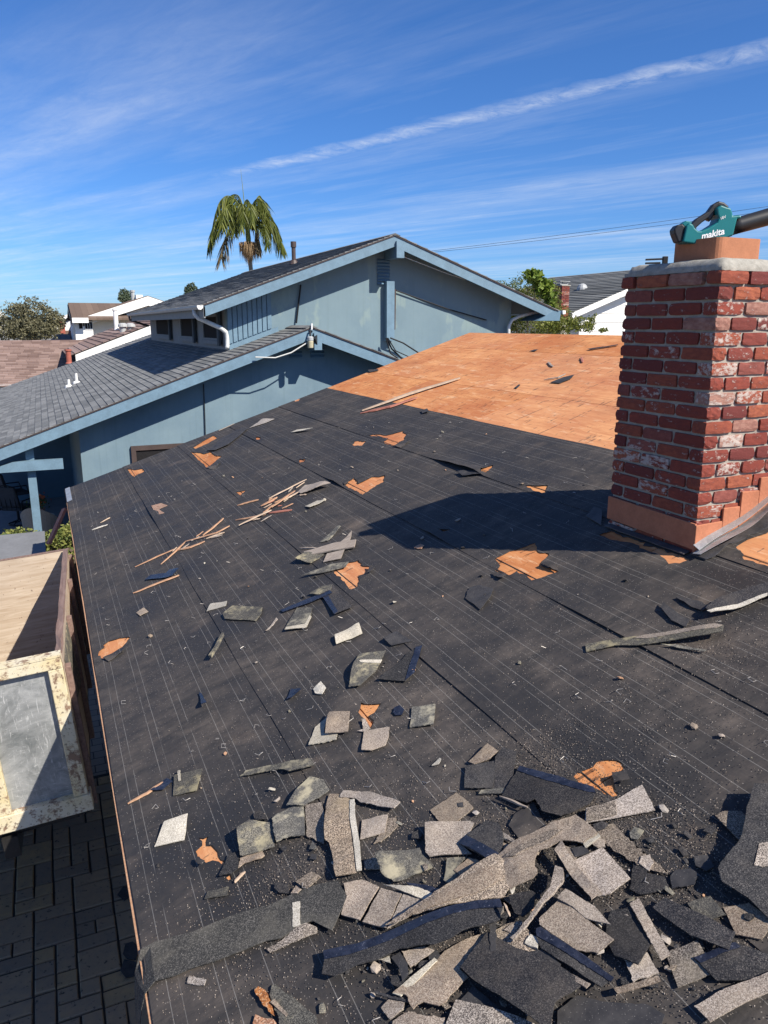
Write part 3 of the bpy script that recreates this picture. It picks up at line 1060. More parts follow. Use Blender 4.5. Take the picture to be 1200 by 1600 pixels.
def brick(cx, cy, cz, lx, ly, lz):
    lx += random.uniform(-.004, .004)
    o = inst('brick', random.choice(brick_me), chim, Vector((cx, cy, cz)) - co,
             (random.uniform(-.012, .012), random.uniform(-.012, .012), random.uniform(-.012, .012) + (math.pi if random.random() < .5 else 0)), (lx, ly, lz))
    return o


JT = 0.012
row = 0
z = ctop
while z > Z0 + SL * CX0 - 0.10:
    ex = 0.014 if row == 0 else 0.0
    zc = z - CH / 2
    lz = CH - JT
    odd = row % 2
    dpt = 0.10
    # runs along Y (faces x = CX0 and CX1): full length on odd rows, inset on even rows
    ya, yb = (CY0, CY1) if odd else (CY0 + dpt + JT, CY1 - dpt - JT)
    for side in (0, 1):
        xf = CX0 - ex if side == 0 else CX1 + ex - dpt
        y = ya - (ex if odd else 0)
        yend = yb + (ex if odd else 0)
        n = max(1, round((yend - y + JT) / (BL + JT)))
        ln = (yend - y + JT) / n - JT
        for q in range(n):
            l2 = ln + random.uniform(-.006, .006)
            brick(xf + dpt / 2 + random.uniform(-.003, .003), y + q * (ln + JT) + ln / 2, zc, dpt, l2, lz)
    xa, xb = (CX0 + dpt + JT, CX1 - dpt - JT) if odd else (CX0 - ex, CX1 + ex)
    for side in (0, 1):
        yf = CY0 - ex if side == 0 else CY1 + ex - dpt
        n = max(1, round((xb - xa + JT) / (BL + JT)))
        ln = (xb - xa + JT) / n - JT
        for q in range(n):
            brick(xa + q * (ln + JT) + ln / 2, yf + dpt / 2 + random.uniform(-.003, .003), zc, ln + random.uniform(-.006, .006), dpt, lz)
    z -= CH
    row += 1
# cement crown, uneven and rounded, lapping over the top course
cm = bmesh.new()
NXc, NYc = 22, 26
cv = []
for i in range(NXc + 1):
    rowv = []
    for j in range(NYc + 1):
        u, v = i / NXc, j / NYc
        x = CX0 - 0.004 + (CX1 - CX0 + 0.008) * u
        y = CY0 - 0.004 + (CY1 - CY0 + 0.008) * v
        d = min(u * (CX1 - CX0), (1 - u) * (CX1 - CX0), v * (CY1 - CY0), (1 - v) * (CY1 - CY0))
        h = 0.060 * (1 - math.exp(-(d + 0.004) / 0.016)) + 0.012 * min(d, 0.2)
        h += 0.006 * noise.noise(Vector((x * 9, y * 9, 0))) * (1 if d > 0 else 0.3)
        rowv.append(cm.verts.new((x - co.x, y - co.y, ctop + h - co.z)))
    cv.append(rowv)
for i in range(NXc):
    for j in range(NYc):
        cm.faces.new((cv[i][j], cv[i + 1][j], cv[i + 1][j + 1], cv[i][j + 1]))
bd = [cv[i][0] for i in range(NXc + 1)] + [cv[NXc][j] for j in range(1, NYc + 1)] + [cv[i][NYc] for i in range(NXc - 1, -1, -1)] + [cv[0][j] for j in range(NYc - 1, 0, -1)]
low_ = [cm.verts.new((v.co.x, v.co.y, ctop - co.z - 0.004 - 0.010 * abs(noise.noise(Vector((v.co.x * 20, v.co.y * 20, 4)))))) for v in bd]
for i in range(len(bd)):
    j = (i + 1) % len(bd)
    cm.faces.new((bd[j], bd[i], low_[i], low_[j]))
bmesh.ops.recalc_face_normals(cm, faces=cm.faces)
me = bpy.data.meshes.new('crown')
cm.to_mesh(me)
cm.free()
me.polygons.foreach_set('use_smooth', [True] * len(me.polygons))
me.materials.append(M['cement'])
inst('crown', me, chim, (0, 0, 0))
# clay flue: rounded square tube
FX, FY = 3.475, 3.36
fz = ctop + 0.050


def rsq(hw, r_, seg=5):
    pts = []
    for k, (sx_, sy_) in enumerate(((1, 1), (-1, 1), (-1, -1), (1, -1))):
        for q in range(seg + 1):
            a = math.pi / 2 * (k + q / seg)
            pts.append((sx_ * (hw - r_) + r_ * math.cos(a), sy_ * (hw - r_) + r_ * math.sin(a)))
    return pts


po, pi_ = rsq(0.168, 0.05), rsq(0.146, 0.04)
n = len(po)
fv = [(FX + p[0], FY + p[1], fz) for p in po] + [(FX + p[0], FY + p[1], fz + 0.122) for p in po] + [(FX + p[0], FY + p[1], fz + 0.122) for p in pi_] + [(FX + p[0], FY + p[1], fz + 0.005) for p in pi_]
ff = []
for i in range(n):
    j = (i + 1) % n
    ff += [(i, j, n + j, n + i), (n + i, n + j, 2 * n + j, 2 * n + i), (2 * n + i, 2 * n + j, 3 * n + j, 3 * n + i)]
ff.append(tuple(range(3 * n, 4 * n)))
shape('flue_liner', fv, ff, M['clay'], chim)
# parge coat bands round the foot
zr = EYE - 1.075


def slab(poly, d, nm, mt):
    mb = MB()
    mb.prism(poly, d)
    o = mb.build(nm, mt, chim, bevel=0.004)
    return o


slab([(CX0, CY0 - 0.006, zr - 0.135), (CX0, CY1, zr - 0.120), (CX0, CY1, zr + 0.025), (CX0, CY0 - 0.006, zr + 0.012)], (-0.014, 0, 0), 'parge_band', M['parge'])
steps = [(CX0 - 0.014, CX0 + 0.18, zr + 0.012, -0.010), (CX0 + 0.18, CX0 + 0.305, zr + 0.085, -0.009), (CX0 + 0.305, CX0 + 0.44, zr + 0.165, -0.011), (CX0 + 0.44, CX1, zr + 0.24, -0.010)]
for xa, xb, zt, d in steps:
    slab([(xa + 0.001, CY0, Z0 + SL * xa - 0.03), (xb - 0.001, CY0, Z0 + SL * xb - 0.03), (xb - 0.001, CY0, zt), (xa + 0.001, CY0, zt + random.uniform(-.008, .008))], (0, d - 0.004, 0), 'parge_step', M['parge'])


def ribbon(name, pts, wv, mt, parent=None, th=0.002, **kw):
    """bent sheet strip: pts are its edge, wv the width vectors"""
    v, f = [], []
    for p, q in zip(pts, wv):
        p, q = Vector(p), Vector(q)
        nrm = Vector((0, 0, th))
        v += [p, p + q, p + q + nrm, p + nrm]
    for i in range(len(pts) - 1):
        a, b = i * 4, i * 4 + 4
        f += [(a, a + 1, b + 1, b), (a + 1, a + 2, b + 2, b + 1), (a + 2, a + 3, b + 3, b + 2), (a + 3, a, b, b + 3)]
    f += [(0, 1, 2, 3), tuple((len(pts) - 1) * 4 + k for k in (3, 2, 1, 0))]
    return shape(name, v, f, mt, parent, **kw)


# peeled flashing along the sunny side of the foot
pts, wv = [], []
for i in range(12):
    s = i / 11
    X = CX0 - 0.03 + 0.62 * s
    pts.append(RP(X, CY0 - 0.03 - 0.02 * math.sin(s * 5), 0.030 + 0.04 * s + 0.012 * math.sin(s * 7)))
    wv.append((0.0, -0.055 - 0.03 * math.sin(s * 3.1), 0.010 + 0.03 * s))
ribbon('flashing_strip', pts, wv, M['flash'], chim)
pts, wv = [], []
for i in range(12):
    s = i / 11
    X = CX0 + 0.0 + 0.56 * s
    pts.append(RP(X, CY0 - 0.012, 0.055 + 0.055 * s + 0.010 * math.sin(s * 6 + 1)))
    wv.append((0.0, -0.045, -0.018 + 0.025 * s))
ribbon('flashing_strip', pts, wv, M['flash'], chim)
pts, wv = [], []
for i in range(14):
    s = i / 13
    X = CX0 - 0.02 + 0.60 * s
    pts.append(RP(X, CY0 + 0.0, 0.012 + 0.01 * math.sin(s * 9)))
    wv.append((0.0, -0.11 - 0.04 * noise.noise(Vector((s * 5, 0, 0))), -0.002))
ribbon('flashing_base', pts, wv, M['leadblack'], chim, th=0.006)
pts, wv = [], []
for i in range(10):
    s = i / 9
    pts.append(RP(CX0 - 0.004, CY0 + 0.02 + (CY1 - CY0 - 0.05) * s, 0.012))
    wv.append((-0.045 - 0.012 * noise.noise(Vector((s * 6, 2, 0))), 0, -0.010))
ribbon('flashing_base', pts, wv, M['leadblack'], chim, th=0.006)
a1, a2 = at(921, 806, .03), at(942, 792, .07)
v = [RP(*at(916, 810), 0.015), RP(*at(940, 824), 0.015), RP(*at(943, 806), 0.045), RP(*at(930, 800), 0.04)]
mb = MB()
mb.prism(v, (0, 0, 0.003))
mb.build('flashing_corner', M['leadblack'], chim)

# ------------------------------------------------------------------ leaf blower resting on the flue
SC = 0.00354 / 6.0            # metres per pixel of the 6x study of this tool
bl = thing('leaf_blower', 'teal and black cordless leaf blower lying across the clay chimney flue', 'leaf blower',
           (FX - 0.058, FY - 0.005, fz + 0.126), rot=(0, 0, -YAW))
# local x runs along the tool, y away from the viewer, z up; study pixel (640,430) is the origin
LB = lambda x, y: ((x - 655) * SC, (440 - y) * SC)


def plate(name, outline, holes, depth, y0, mt, parent, bevel):
    ol = [LB(*p) for p in outline]
    hl = [[LB(*p) for p in h] for h in holes]
    vv, ff = cdt(ol, hl)
    n = len(vv)
    v = [(p.x, y0, p.y) for p in vv] + [(p.x, y0 + depth, p.y) for p in vv]
    f = [tuple(t_) for t_ in ff] + [tuple(i + n for i in t_[::-1]) for t_ in ff]
    ec = {}
    for t_ in ff:
        for a, b in ((t_[0], t_[1]), (t_[1], t_[2]), (t_[2], t_[0])):
            ec[(min(a, b), max(a, b))] = ec.get((min(a, b), max(a, b)), 0) + 1
    for (a, b), k in ec.items():
        if k == 1:
            f.append((a, b, n + b, n + a))
    o = shape(name, v, f, mt, parent, local=True)
    bm = bmesh.new()
    bm.from_mesh(o.data)
    bmesh.ops.dissolve_limit(bm, angle_limit=0.02, verts=bm.verts, edges=bm.edges)
    bmesh.ops.recalc_face_normals(bm, faces=bm.faces)
    bm.to_mesh(o.data)
    bm.free()
    m = o.modifiers.new('bevel', 'BEVEL')
    m.width = bevel
    m.segments = 3
    m.limit_method = 'ANGLE'
    m.angle_limit = R(50)
    return o


body = plate('housing', [(372, 470), (392, 330), (420, 300), (452, 318), (470, 345), (505, 372), (535, 372), (600, 345), (670, 300), (682, 262), (668, 232), (655, 180), (690, 150), (745, 168), (782, 176), (800, 212), (806, 242), (880, 236), (890, 262), (850, 268), (828, 410), (760, 440), (640, 470), (520, 490)], [], 0.115, -0.055, M['teal'], bl, 0.012)
plate('handle_grip', [(448, 318), (500, 262), (600, 198), (640, 138), (692, 108), (742, 120), (784, 150), (790, 178), (745, 170), (690, 152), (660, 182), (662, 226), (640, 262), (628, 282), (600, 262), (560, 290), (510, 335), (508, 370), (470, 345)], [], 0.046, -0.021, M['tubeblk'], bl, 0.008)
plate('trigger', [(600, 262), (640, 240), (650, 262), (630, 284)], [], 0.016, -0.006, M['dkplastic'], bl, 0.003)
plate('battery_pack', [(290, 356), (318, 318), (362, 308), (392, 330), (376, 470), (338, 468), (300, 392)], [], 0.080, -0.040, M['dkplastic'], bl, 0.008)
plate('battery_latch', [(366, 306), (400, 280), (456, 288), (446, 322), (392, 334)], [], 0.060, -0.030, M['teal'], bl, 0.005)
# grey edge trim and tube
mb = MB()
c0, c1 = LB(815, 338), LB(832, 334)
tube0 = Vector((c0[0], 0, c0[1]))
axis = Vector((0.955, 0, 0.26)).normalized()
mb.tube([tube0, tube0 + axis * 0.008], [0.047, 0.047], 20)
mb.build('collar_ring', M['lightgrey'] if False else M['spout'], bl, local=True)
mb = MB()
st0 = tube0 + axis * 0.008
mb.tube([st0, st0 + axis * 0.05, st0 + axis * 0.11, st0 + axis * 0.35, st0 + axis * 0.52], [0.043, 0.043, 0.044, 0.047, 0.047], 20, cap=True)
mb.build('blower_tube', M['tubeblk'], bl, smooth=True, local=True)


def text_mesh(name, body_, size, mt, parent, shear=0.0, depth=0.0006, bold=0.0):
    cu_ = bpy.data.curves.new(name, 'FONT')
    cu_.body = body_
    cu_.size = size
    cu_.shear = shear
    cu_.extrude = depth
    cu_.offset = bold
    cu_.align_x = 'CENTER'
    tmp = bpy.data.objects.new(name, cu_)
    COL.objects.link(tmp)
    dg = bpy.context.evaluated_depsgraph_get()
    me = bpy.data.meshes.new_from_object(tmp.evaluated_get(dg))
    bpy.data.objects.remove(tmp)
    me.materials.clear()
    me.materials.append(mt)
    o = bpy.data.objects.new(name, me)
    COL.objects.link(o)
    o.parent = parent
    return o


lt = text_mesh('logo_lettering', 'makita', 0.047, M['logo'], body, 0.25, 0.0006, 0.0012)
p_ = LB(640, 424)
lt.location = (p_[0], -0.0562, p_[1])
lt.rotation_euler = (R(90), R(-13), 0)
lt2 = text_mesh('rating_print', '18V', 0.020, M['logo'], body, 0.1, 0.0004)
p_ = LB(720, 270)
lt2.location = (p_[0], -0.0562, p_[1])
lt2.rotation_euler = (R(90), R(-22), 0)

# black clamp lying on the crown beside the flue
cl = thing('spring_clamp', 'small black clamp lying on the chimney crown beside the clay flue', 'clamp', (3.36, 3.66, ctop + 0.062), rot=(0, 0, -YAW - 0.05))
mb = MB()
mb.beam((-0.085, 0, 0.030), (0.02, 0, 0.034), 0.020, 0.010)
mb.build('jaw', M['dkplastic'], cl, 0.002, local=True)
mb = MB()
mb.beam((-0.085, 0, 0.010), (0.00, 0, 0.012), 0.020, 0.010)
mb.build('jaw', M['dkplastic'], cl, 0.002, local=True)
mb = MB()
mb.box(0.012, 0.040, -0.014, 0.014, 0.0, 0.048)
mb.build('pivot_block', M['dkplastic'], cl, 0.003, local=True)

# ================================================================== DEBRIS ON THE ROOF
SEED = [0]
FELT_TOP = 0.010


def sheet_mesh(name, poly_px, h0, th, jag, wob, lifts, mt, droop=False, poly_xy=None, like=None):
    SEED[0] += 1
    sd = SEED[0]
    poly = poly_xy if poly_xy else [at(x, y, h0) for x, y in poly_px]
    xs_ = [p[0] for p in poly]
    ys_ = [p[1] for p in poly]
    size = max(max(xs_) - min(xs_), max(ys_) - min(ys_))
    sd2, size2 = like if like else (sd, size)
    SEED[1:] = [size]
    poly = rough_poly(poly, max(0.009, size / 26), jag, sd)
    step = max(0.016, size / 9)
    grid = []
    for x in np.arange(min(xs_) + step / 2, max(xs_), step):
        for y in np.arange(min(ys_) + step / 2, max(ys_), step):
            q = (x + random.uniform(-.2, .2) * step, y + random.uniform(-.2, .2) * step)
            if inside(q, poly):
                grid.append(q)
    vv, ff = cdt(poly, (), grid)
    lf = [(at(x, y, h0), a, r_) for x, y, a, r_ in lifts]
    cx, cy = sum(xs_) / len(xs_), sum(ys_) / len(ys_)
    org = RP(cx, cy, h0)
    top = []
    for p in vv:
        h = h0 + th
        h += wob * (0.5 + 0.9 * noise.noise(Vector((p.x * 6 / max(size2, .1) * .5, p.y * 6 / max(size2, .1) * .5, sd2 * 3.7)))) + 0.25 * wob * noise.noise(Vector((p.x * 30, p.y * 30, sd2)))
        for (lx, ly), a, r_ in lf:
            h += a * math.exp(-((p.x - lx) ** 2 + (p.y - ly) ** 2) / (r_ * r_))
        if droop and p.x < EAVE:
            d = EAVE - p.x
            h -= 2.2 * d * d / 0.2 + 0.4 * d
        top.append((p.x, p.y, max(h, FELT_TOP * 0.6 + th) if not droop else h))
    n = len(top)
    v = [RP(*q) - org for q in top] + [RP(q[0], q[1], q[2] - th) - org for q in top]
    f = [tuple(t_) for t_ in ff] + [tuple(i + n for i in t_[::-1]) for t_ in ff]
    ec = {}
    for t_ in ff:
        for a, b in ((t_[0], t_[1]), (t_[1], t_[2]), (t_[2], t_[0])):
            k = (min(a, b), max(a, b))
            ec[k] = ec.get(k, 0) + 1
    for (a, b), k in ec.items():
        if k == 1:
            f.append((a, b, n + b, n + a))
    me = bpy.data.meshes.new(name)
    me.from_pydata([tuple(q) for q in v], [], f)
    bm = bmesh.new()
    bm.from_mesh(me)
    bmesh.ops.recalc_face_normals(bm, faces=bm.faces)
    bm.to_mesh(me)
    bm.free()
    me.materials.append(M[mt])
    return me, org


def piece(name, label, mt, poly, h=0.010, th=0.0045, jag=0.003, wob=0.004, lifts=(), group='torn-off shingle debris on the roof', cat='shingle', parts=(), droop=False):
    h = 0.010 + (h - 0.010) * 0.45
    wob *= 0.65
    if th < 0.009:
        th = min(th, 0.004)
    lifts = list(lifts)
    rr_ = random.Random(len(label) * 31 + int(poly[0][0]))
    for q in range(rr_.randint(1, 3)):
        c_ = rr_.choice(poly)
        a_, b_ = at(*poly[0]), at(*poly[len(poly) // 2])
        sz = math.hypot(a_[0] - b_[0], a_[1] - b_[1])
        lifts.append((c_[0], c_[1], rr_.uniform(.002, .013) * min(1.2, sz / 0.18), 0.35 * sz + 0.01))
    me, org = sheet_mesh(name, poly, h, th, jag * 0.9, wob, lifts, mt, droop)
    o = bpy.data.objects.new(name, me)
    COL.objects.link(o)
    o.location = org
    ORG[o.name] = org
    fin(o, None, label, cat, group)
    like = (SEED[0], SEED[1])
    for pn, pm, pp, ph in parts:
        me2, org2 = sheet_mesh(pn, pp, h + th + ph * 0.3 - 0.001, 0.0035, 0.002, wob, lifts, pm, droop, None, like)
        q = bpy.data.objects.new(pn, me2)
        COL.objects.link(q)
        q.parent = o
        q.location = org2 - org
    return o


S = 'shingle_piece'
for k, fp_ in enumerate(FLAPS):
    me, org = sheet_mesh('felt_flap', fp_, 0.010, 0.0025, .004, .004, [(fp_[2][0], fp_[2][1], .016, .06), (fp_[0][0], fp_[0][1], .012, .05)], 'felt')
    inst('felt_flap', me, house, org)
piece(S, 'pale cream shingle tab lying alone near the eave, left of an orange hole', 'pale', [(259, 1288), (296, 1277), (288, 1313), (242, 1324)], 0.012, jag=.001, wob=.003)
piece(S, 'mossy grey shingle tab above the pale cream tab near the eave', 'moss', [(271, 1244), (274, 1214), (284, 1213), (318, 1205), (308, 1237)], 0.010, wob=.006, lifts=[(318, 1205, .012, .08)],
      parts=[('granule_strip', 'pale', [(279, 1207), (283, 1206), (284, 1222), (280, 1223)], .004)])
piece('tar_scrap', 'blue-black tar scrap clinging to an orange splinter near the eave', 'tar', [(236, 1237), (262, 1217), (270, 1222), (255, 1235)], 0.012, .004, cat='tar scrap', wob=.008)
piece(S, 'small dark shingle scrap below the orange hole near the eave', 'dark', [(344, 1372), (357, 1338), (373, 1330), (373, 1358), (362, 1368)], 0.012, wob=.006)
piece('granule_strip', 'long thin dark granule strip with ragged ends across the felt, left of centre', 'moss', [(375, 1214), (385, 1205), (415, 1200), (467, 1192), (487, 1189), (493, 1199), (473, 1205), (453, 1210), (440, 1206), (417, 1208)], 0.010, .004, .005, .006)
piece(S, 'grey shingle tab at the top of the curled left-hand heap', 'moss', [(449, 1262), (485, 1216), (506, 1220), (515, 1235), (500, 1247), (475, 1262)], 0.020, wob=.010, lifts=[(470, 1235, .018, .06)])
piece(S, 'yellow-stained grey shingle in the middle of the curled left-hand heap', 'moss', [(428, 1287), (433, 1278), (452, 1265), (475, 1262), (478, 1308), (453, 1312), (435, 1322), (432, 1313)], 0.016, wob=.012, lifts=[(435, 1290, .016, .06)])
piece(S, 'black and yellow curled shingle at the left end of the heap', 'moss', [(376, 1307), (394, 1290), (425, 1288), (429, 1297), (430, 1325), (415, 1331), (377, 1340)], 0.024, wob=.012, lifts=[(378, 1312, .035, .08)])
piece(S, 'narrow tan shingle edge under the black and yellow curled shingle', 'tan', [(373, 1357), (376, 1342), (410, 1330), (415, 1340), (410, 1344), (382, 1350)], 0.014, wob=.006)
piece(S, 'dark speckled shingle between the yellow-stained one and the tall brown one', 'brown', [(477, 1260), (503, 1255), (508, 1273), (507, 1320), (480, 1308)], 0.010, wob=.006)
piece(S, 'tall brown-grey shingle with a wavy left edge standing proud of the felt', 'brown', [(511, 1260), (515, 1242), (533, 1243), (548, 1252), (552, 1307), (554, 1333), (558, 1350), (558, 1367), (528, 1376), (524, 1360), (524, 1352), (517, 1323), (511, 1320)], 0.020, .006, wob=.008, lifts=[(511, 1300, .030, .12), (525, 1370, .02, .08)],
      parts=[('seal_strip', 'pale', [(548, 1253), (555, 1251), (557, 1280), (563, 1317), (566, 1362), (559, 1364), (554, 1322), (549, 1283)], .006)])
piece(S, 'tan shingle rim lying across the top of the tall brown-grey shingle', 'tan', [(532, 1248), (537, 1237), (580, 1239), (627, 1257), (617, 1267), (565, 1256), (555, 1248)], 0.030, .006, wob=.010)
piece(S, 'small tan tab right of the tall brown-grey shingle', 'tan', [(566, 1283), (607, 1276), (602, 1303), (564, 1314)], 0.016, wob=.006)
piece(S, 'dark crumbly shingle rag beside the small tan tab', 'brown', [(604, 1279), (620, 1281), (623, 1292), (610, 1305), (596, 1318), (585, 1321), (590, 1311)], 0.009, .004, .006)
piece(S, 'curled charcoal shingle with a sunlit pale corner above the three-tab strip', 'moss', [(593, 1352), (630, 1338), (657, 1328), (677, 1357), (633, 1378), (617, 1383), (600, 1375)], 0.014, .005, wob=.008, lifts=[(594, 1354, .050, .10)])
piece('tar_strip', 'short blue tar strip right of the three-tab tan shingle', 'tar', [(635, 1380), (667, 1385), (698, 1395), (680, 1403), (643, 1389)], 0.020, .004, cat='tar strip', wob=.010)
tb = thing('shingle_piece', 'tan three-tab shingle strip with dark slots, left of the long diagonal strip', 'shingle', RP(*at(590, 1415), 0.02), 'torn-off shingle debris on the roof')
for nm, pp in (('tab', [(538, 1382), (567, 1377), (593, 1388), (563, 1440), (534, 1431), (542, 1402)]), ('tab', [(596, 1389), (629, 1398), (604, 1452), (567, 1442)]), ('tab', [(631, 1399), (669, 1411), (606, 1453)])):
    me, org = sheet_mesh(nm, pp, 0.020, .005, .0015, .005, (), 'tan')
    inst(nm, me, tb, org - ORG[tb.name])
piece(S, 'thin pale tan shingle edge above the three-tab strip', 'pale', [(600, 1385), (632, 1391), (655, 1392), (682, 1403), (667, 1411), (629, 1398)], 0.029, wob=.003)
piece(S, 'tan tab with a dark blot, topmost of the tan pair in the middle', 'tan', [(672, 1267), (714, 1240), (728, 1251), (740, 1263), (715, 1285), (690, 1289)], 0.012, jag=.002, wob=.004,
      parts=[('tar_blot', 'black', [(715, 1256), (724, 1255), (725, 1262), (717, 1262)], .001)])
piece(S, 'square tan tab, lower of the tan pair in the middle', 'tan', [(667, 1293), (735, 1284), (741, 1287), (733, 1307), (718, 1318), (737, 1335), (703, 1338), (673, 1343), (667, 1337)], 0.022, .006, .002, .006, lifts=[(668, 1310, .015, .1)])
piece(S, 'charcoal tab with a blue tar edge lying over the square tan tab', 'dark', [(717, 1319), (730, 1308), (760, 1283), (780, 1288), (787, 1307), (787, 1340), (782, 1356), (772, 1357), (740, 1337)], 0.036, .005, .002, .006, lifts=[(745, 1340, .02, .08)],
      parts=[('tar_strip', 'tar', [(717, 1319), (730, 1308), (783, 1343), (781, 1356), (772, 1357)], .001)])
piece(S, 'small tan tab below the charcoal tab with the blue tar edge', 'tan', [(709, 1361), (733, 1342), (745, 1345), (767, 1357), (732, 1380)], 0.024, wob=.005)
piece(S, 'dark slab edge left of the small tan tab under the charcoal tab', 'moss', [(700, 1345), (730, 1340), (712, 1361), (728, 1380), (712, 1392), (694, 1378)], 0.014, wob=.006)
piece(S, 'brownish tan tab pointing up at the top of the right-hand dark stack', 'tan', [(732, 1192), (763, 1165), (780, 1176), (767, 1188), (742, 1196)], 0.020, wob=.006)
piece(S, 'blue-black square tab below the brownish tan tab', 'dark', [(727, 1198), (774, 1190), (775, 1195), (770, 1232), (726, 1233)], 0.022, .006, .002, .004)
piece(S, 'charcoal tab with a pale border right of the blue-black square tab', 'dark', [(775, 1187), (787, 1173), (808, 1178), (797, 1240), (748, 1242), (747, 1235), (771, 1232)], 0.012, .005, .003, .004,
      parts=[('granule_strip', 'moss', [(748, 1241), (752, 1235), (785, 1232), (796, 1235), (795, 1240)], .001)])
piece(S, 'broad charcoal shingle with a tar edge beside the rounded orange hole', 'dark', [(808, 1205), (813, 1198), (863, 1215), (928, 1233), (932, 1242), (922, 1260), (897, 1275), (878, 1283), (850, 1277), (838, 1257), (825, 1262), (785, 1246)], 0.024, .005, .003, .010, lifts=[(860, 1280, .02, .15)],
      parts=[('tar_strip', 'tar', [(808, 1205), (813, 1198), (863, 1214), (928, 1232), (932, 1242), (920, 1241), (860, 1226)], .001)])
piece('felt_scrap', 'black felt scrap with a printed line below the broad charcoal shingle', 'felt', [(795, 1290), (805, 1273), (835, 1257), (842, 1270), (854, 1292), (835, 1307), (815, 1317)], 0.016, .003, .003, .006, cat='felt scrap')
piece(S, 'thin grey shard between the charcoal tab and the black felt scrap', 'lightgrey', [(777, 1300), (787, 1302), (814, 1320), (807, 1323), (788, 1310)], 0.034, wob=.004)
piece(S, 'tan shard tucked under the top of the long diagonal strip', 'tan', [(787, 1320), (807, 1325), (785, 1342)], 0.026)
piece(S, 'long weathered tan shingle strip running diagonally, its lower left half', 'brown', [(606, 1455), (658, 1426), (730, 1380), (778, 1348), (800, 1362), (806, 1385), (790, 1412), (700, 1432), (640, 1447)], 0.034, .008, .007, .016, lifts=[(700, 1410, .02, .2), (770, 1370, .03, .12)],
      parts=[('weathered_band', 'tan', [(640, 1443), (690, 1412), (750, 1378), (780, 1370), (792, 1385), (760, 1405), (700, 1427)], .001)])
piece(S, 'weathered tan shingle lying over the upper half of the long diagonal strip', 'tan', [(772, 1352), (800, 1328), (835, 1307), (860, 1290), (880, 1283), (900, 1275), (917, 1288), (935, 1306), (913, 1322), (880, 1320), (866, 1328), (845, 1338), (840, 1352), (843, 1370), (836, 1384), (812, 1392), (800, 1397), (786, 1384)], 0.050, .008, .008, .020, lifts=[(800, 1360, .03, .15)],
      parts=[('weathered_band', 'brown', [(790, 1350), (830, 1322), (862, 1302), (880, 1300), (862, 1318), (830, 1335), (806, 1352)], .001)])
piece(S, 'pale folded shingle seam crossing the long diagonal strip', 'pale', [(776, 1356), (790, 1352), (806, 1362), (806, 1384), (800, 1398), (795, 1380), (785, 1366)], 0.068, .006, .004, .008)
piece(S, 'brown shingle end at the upper tip of the long diagonal strip', 'brown', [(895, 1303), (918, 1287), (932, 1303), (913, 1318)], 0.062, .005)
piece(S, 'pale tan tab pointing right, below the rounded orange hole', 'lightgrey', [(917, 1268), (940, 1262), (960, 1253), (1004, 1229), (1024, 1267), (960, 1281), (915, 1291)], 0.022, .005, .002, .006,
      parts=[('weathered_half', 'brown', [(918, 1269), (940, 1262), (962, 1253), (964, 1275), (948, 1281), (917, 1289)], .0005)])
piece(S, 'thin pale shingle edge right of the diagonal strip tip', 'pale', [(912, 1322), (936, 1306), (939, 1310), (915, 1327)], 0.040, .010)
piece(S, 'curled yellowish shingle edge standing up beside the light grey tab', 'tan', [(868, 1334), (880, 1318), (888, 1335), (920, 1378), (940, 1400), (925, 1408), (893, 1370)], 0.075, .007, .003, .016)
piece(S, 'grey curved shingle sliver standing on edge below the diagonal strip', 'lightgrey', [(869, 1358), (881, 1362), (883, 1382), (867, 1409), (848, 1430), (803, 1474), (799, 1470), (828, 1444), (846, 1422), (863, 1396)], 0.070, .010, .003, .014)
piece(S, 'light grey speckled tab at the right of the heap', 'lightgrey', [(894, 1348), (942, 1326), (960, 1346), (986, 1377), (974, 1388), (955, 1402), (925, 1405)], 0.058, .005, .0015, .006)
piece('felt_scrap', 'little black scrap above the light grey speckled tab', 'black', [(893, 1328), (913, 1323), (922, 1333), (900, 1343)], 0.045, cat='felt scrap')
piece(S, 'tan shingle slope under the curled yellowish edge', 'tan', [(880, 1322), (895, 1328), (902, 1343), (896, 1352), (905, 1368), (893, 1370), (886, 1350)], 0.040, wob=.006)
piece(S, 'large charcoal shingle at the bottom centre with a deep shadow along its lower edge', 'dark', [(722, 1519), (764, 1460), (808, 1488), (852, 1500), (918, 1545), (896, 1562), (872, 1580), (862, 1626), (845, 1612), (742, 1540)], 0.050, .007, .002, .008, lifts=[(800, 1590, .03, .2)])
piece(S, 'long charcoal shingle with a glossy blue tar band across the bottom centre', 'dark', [(506, 1488), (560, 1476), (640, 1448), (720, 1426), (784, 1413), (789, 1428), (785, 1450), (762, 1460), (728, 1470), (710, 1481), (684, 1488), (626, 1488), (592, 1502), (560, 1510), (523, 1528), (504, 1524), (508, 1503)], 0.058, .005, .004, .010, lifts=[(700, 1440, .012, .2)],
      parts=[('tar_strip', 'tar', [(506, 1488), (560, 1476), (640, 1448), (720, 1426), (784, 1413), (789, 1428), (740, 1436), (660, 1457), (600, 1476), (545, 1494), (508, 1501)], .001)])
piece('felt_scrap', 'upright black strip hanging over the end of the tar-banded shingle', 'black', [(764, 1434), (776, 1430), (776, 1492), (768, 1492)], 0.080, .003, cat='felt scrap')
piece(S, 'big tan weathered shingle under the tar-banded one at the bottom', 'tan', [(616, 1556), (668, 1518), (696, 1488), (736, 1468), (764, 1458), (720, 1520), (734, 1532), (716, 1552), (700, 1572), (688, 1578), (664, 1572), (648, 1582), (636, 1560)], 0.026, .007, .004, .012)
piece(S, 'tan shingle corner at the lower left of the big weathered one', 'tan', [(596, 1576), (610, 1562), (634, 1568), (632, 1578), (610, 1594)], 0.020, .005)
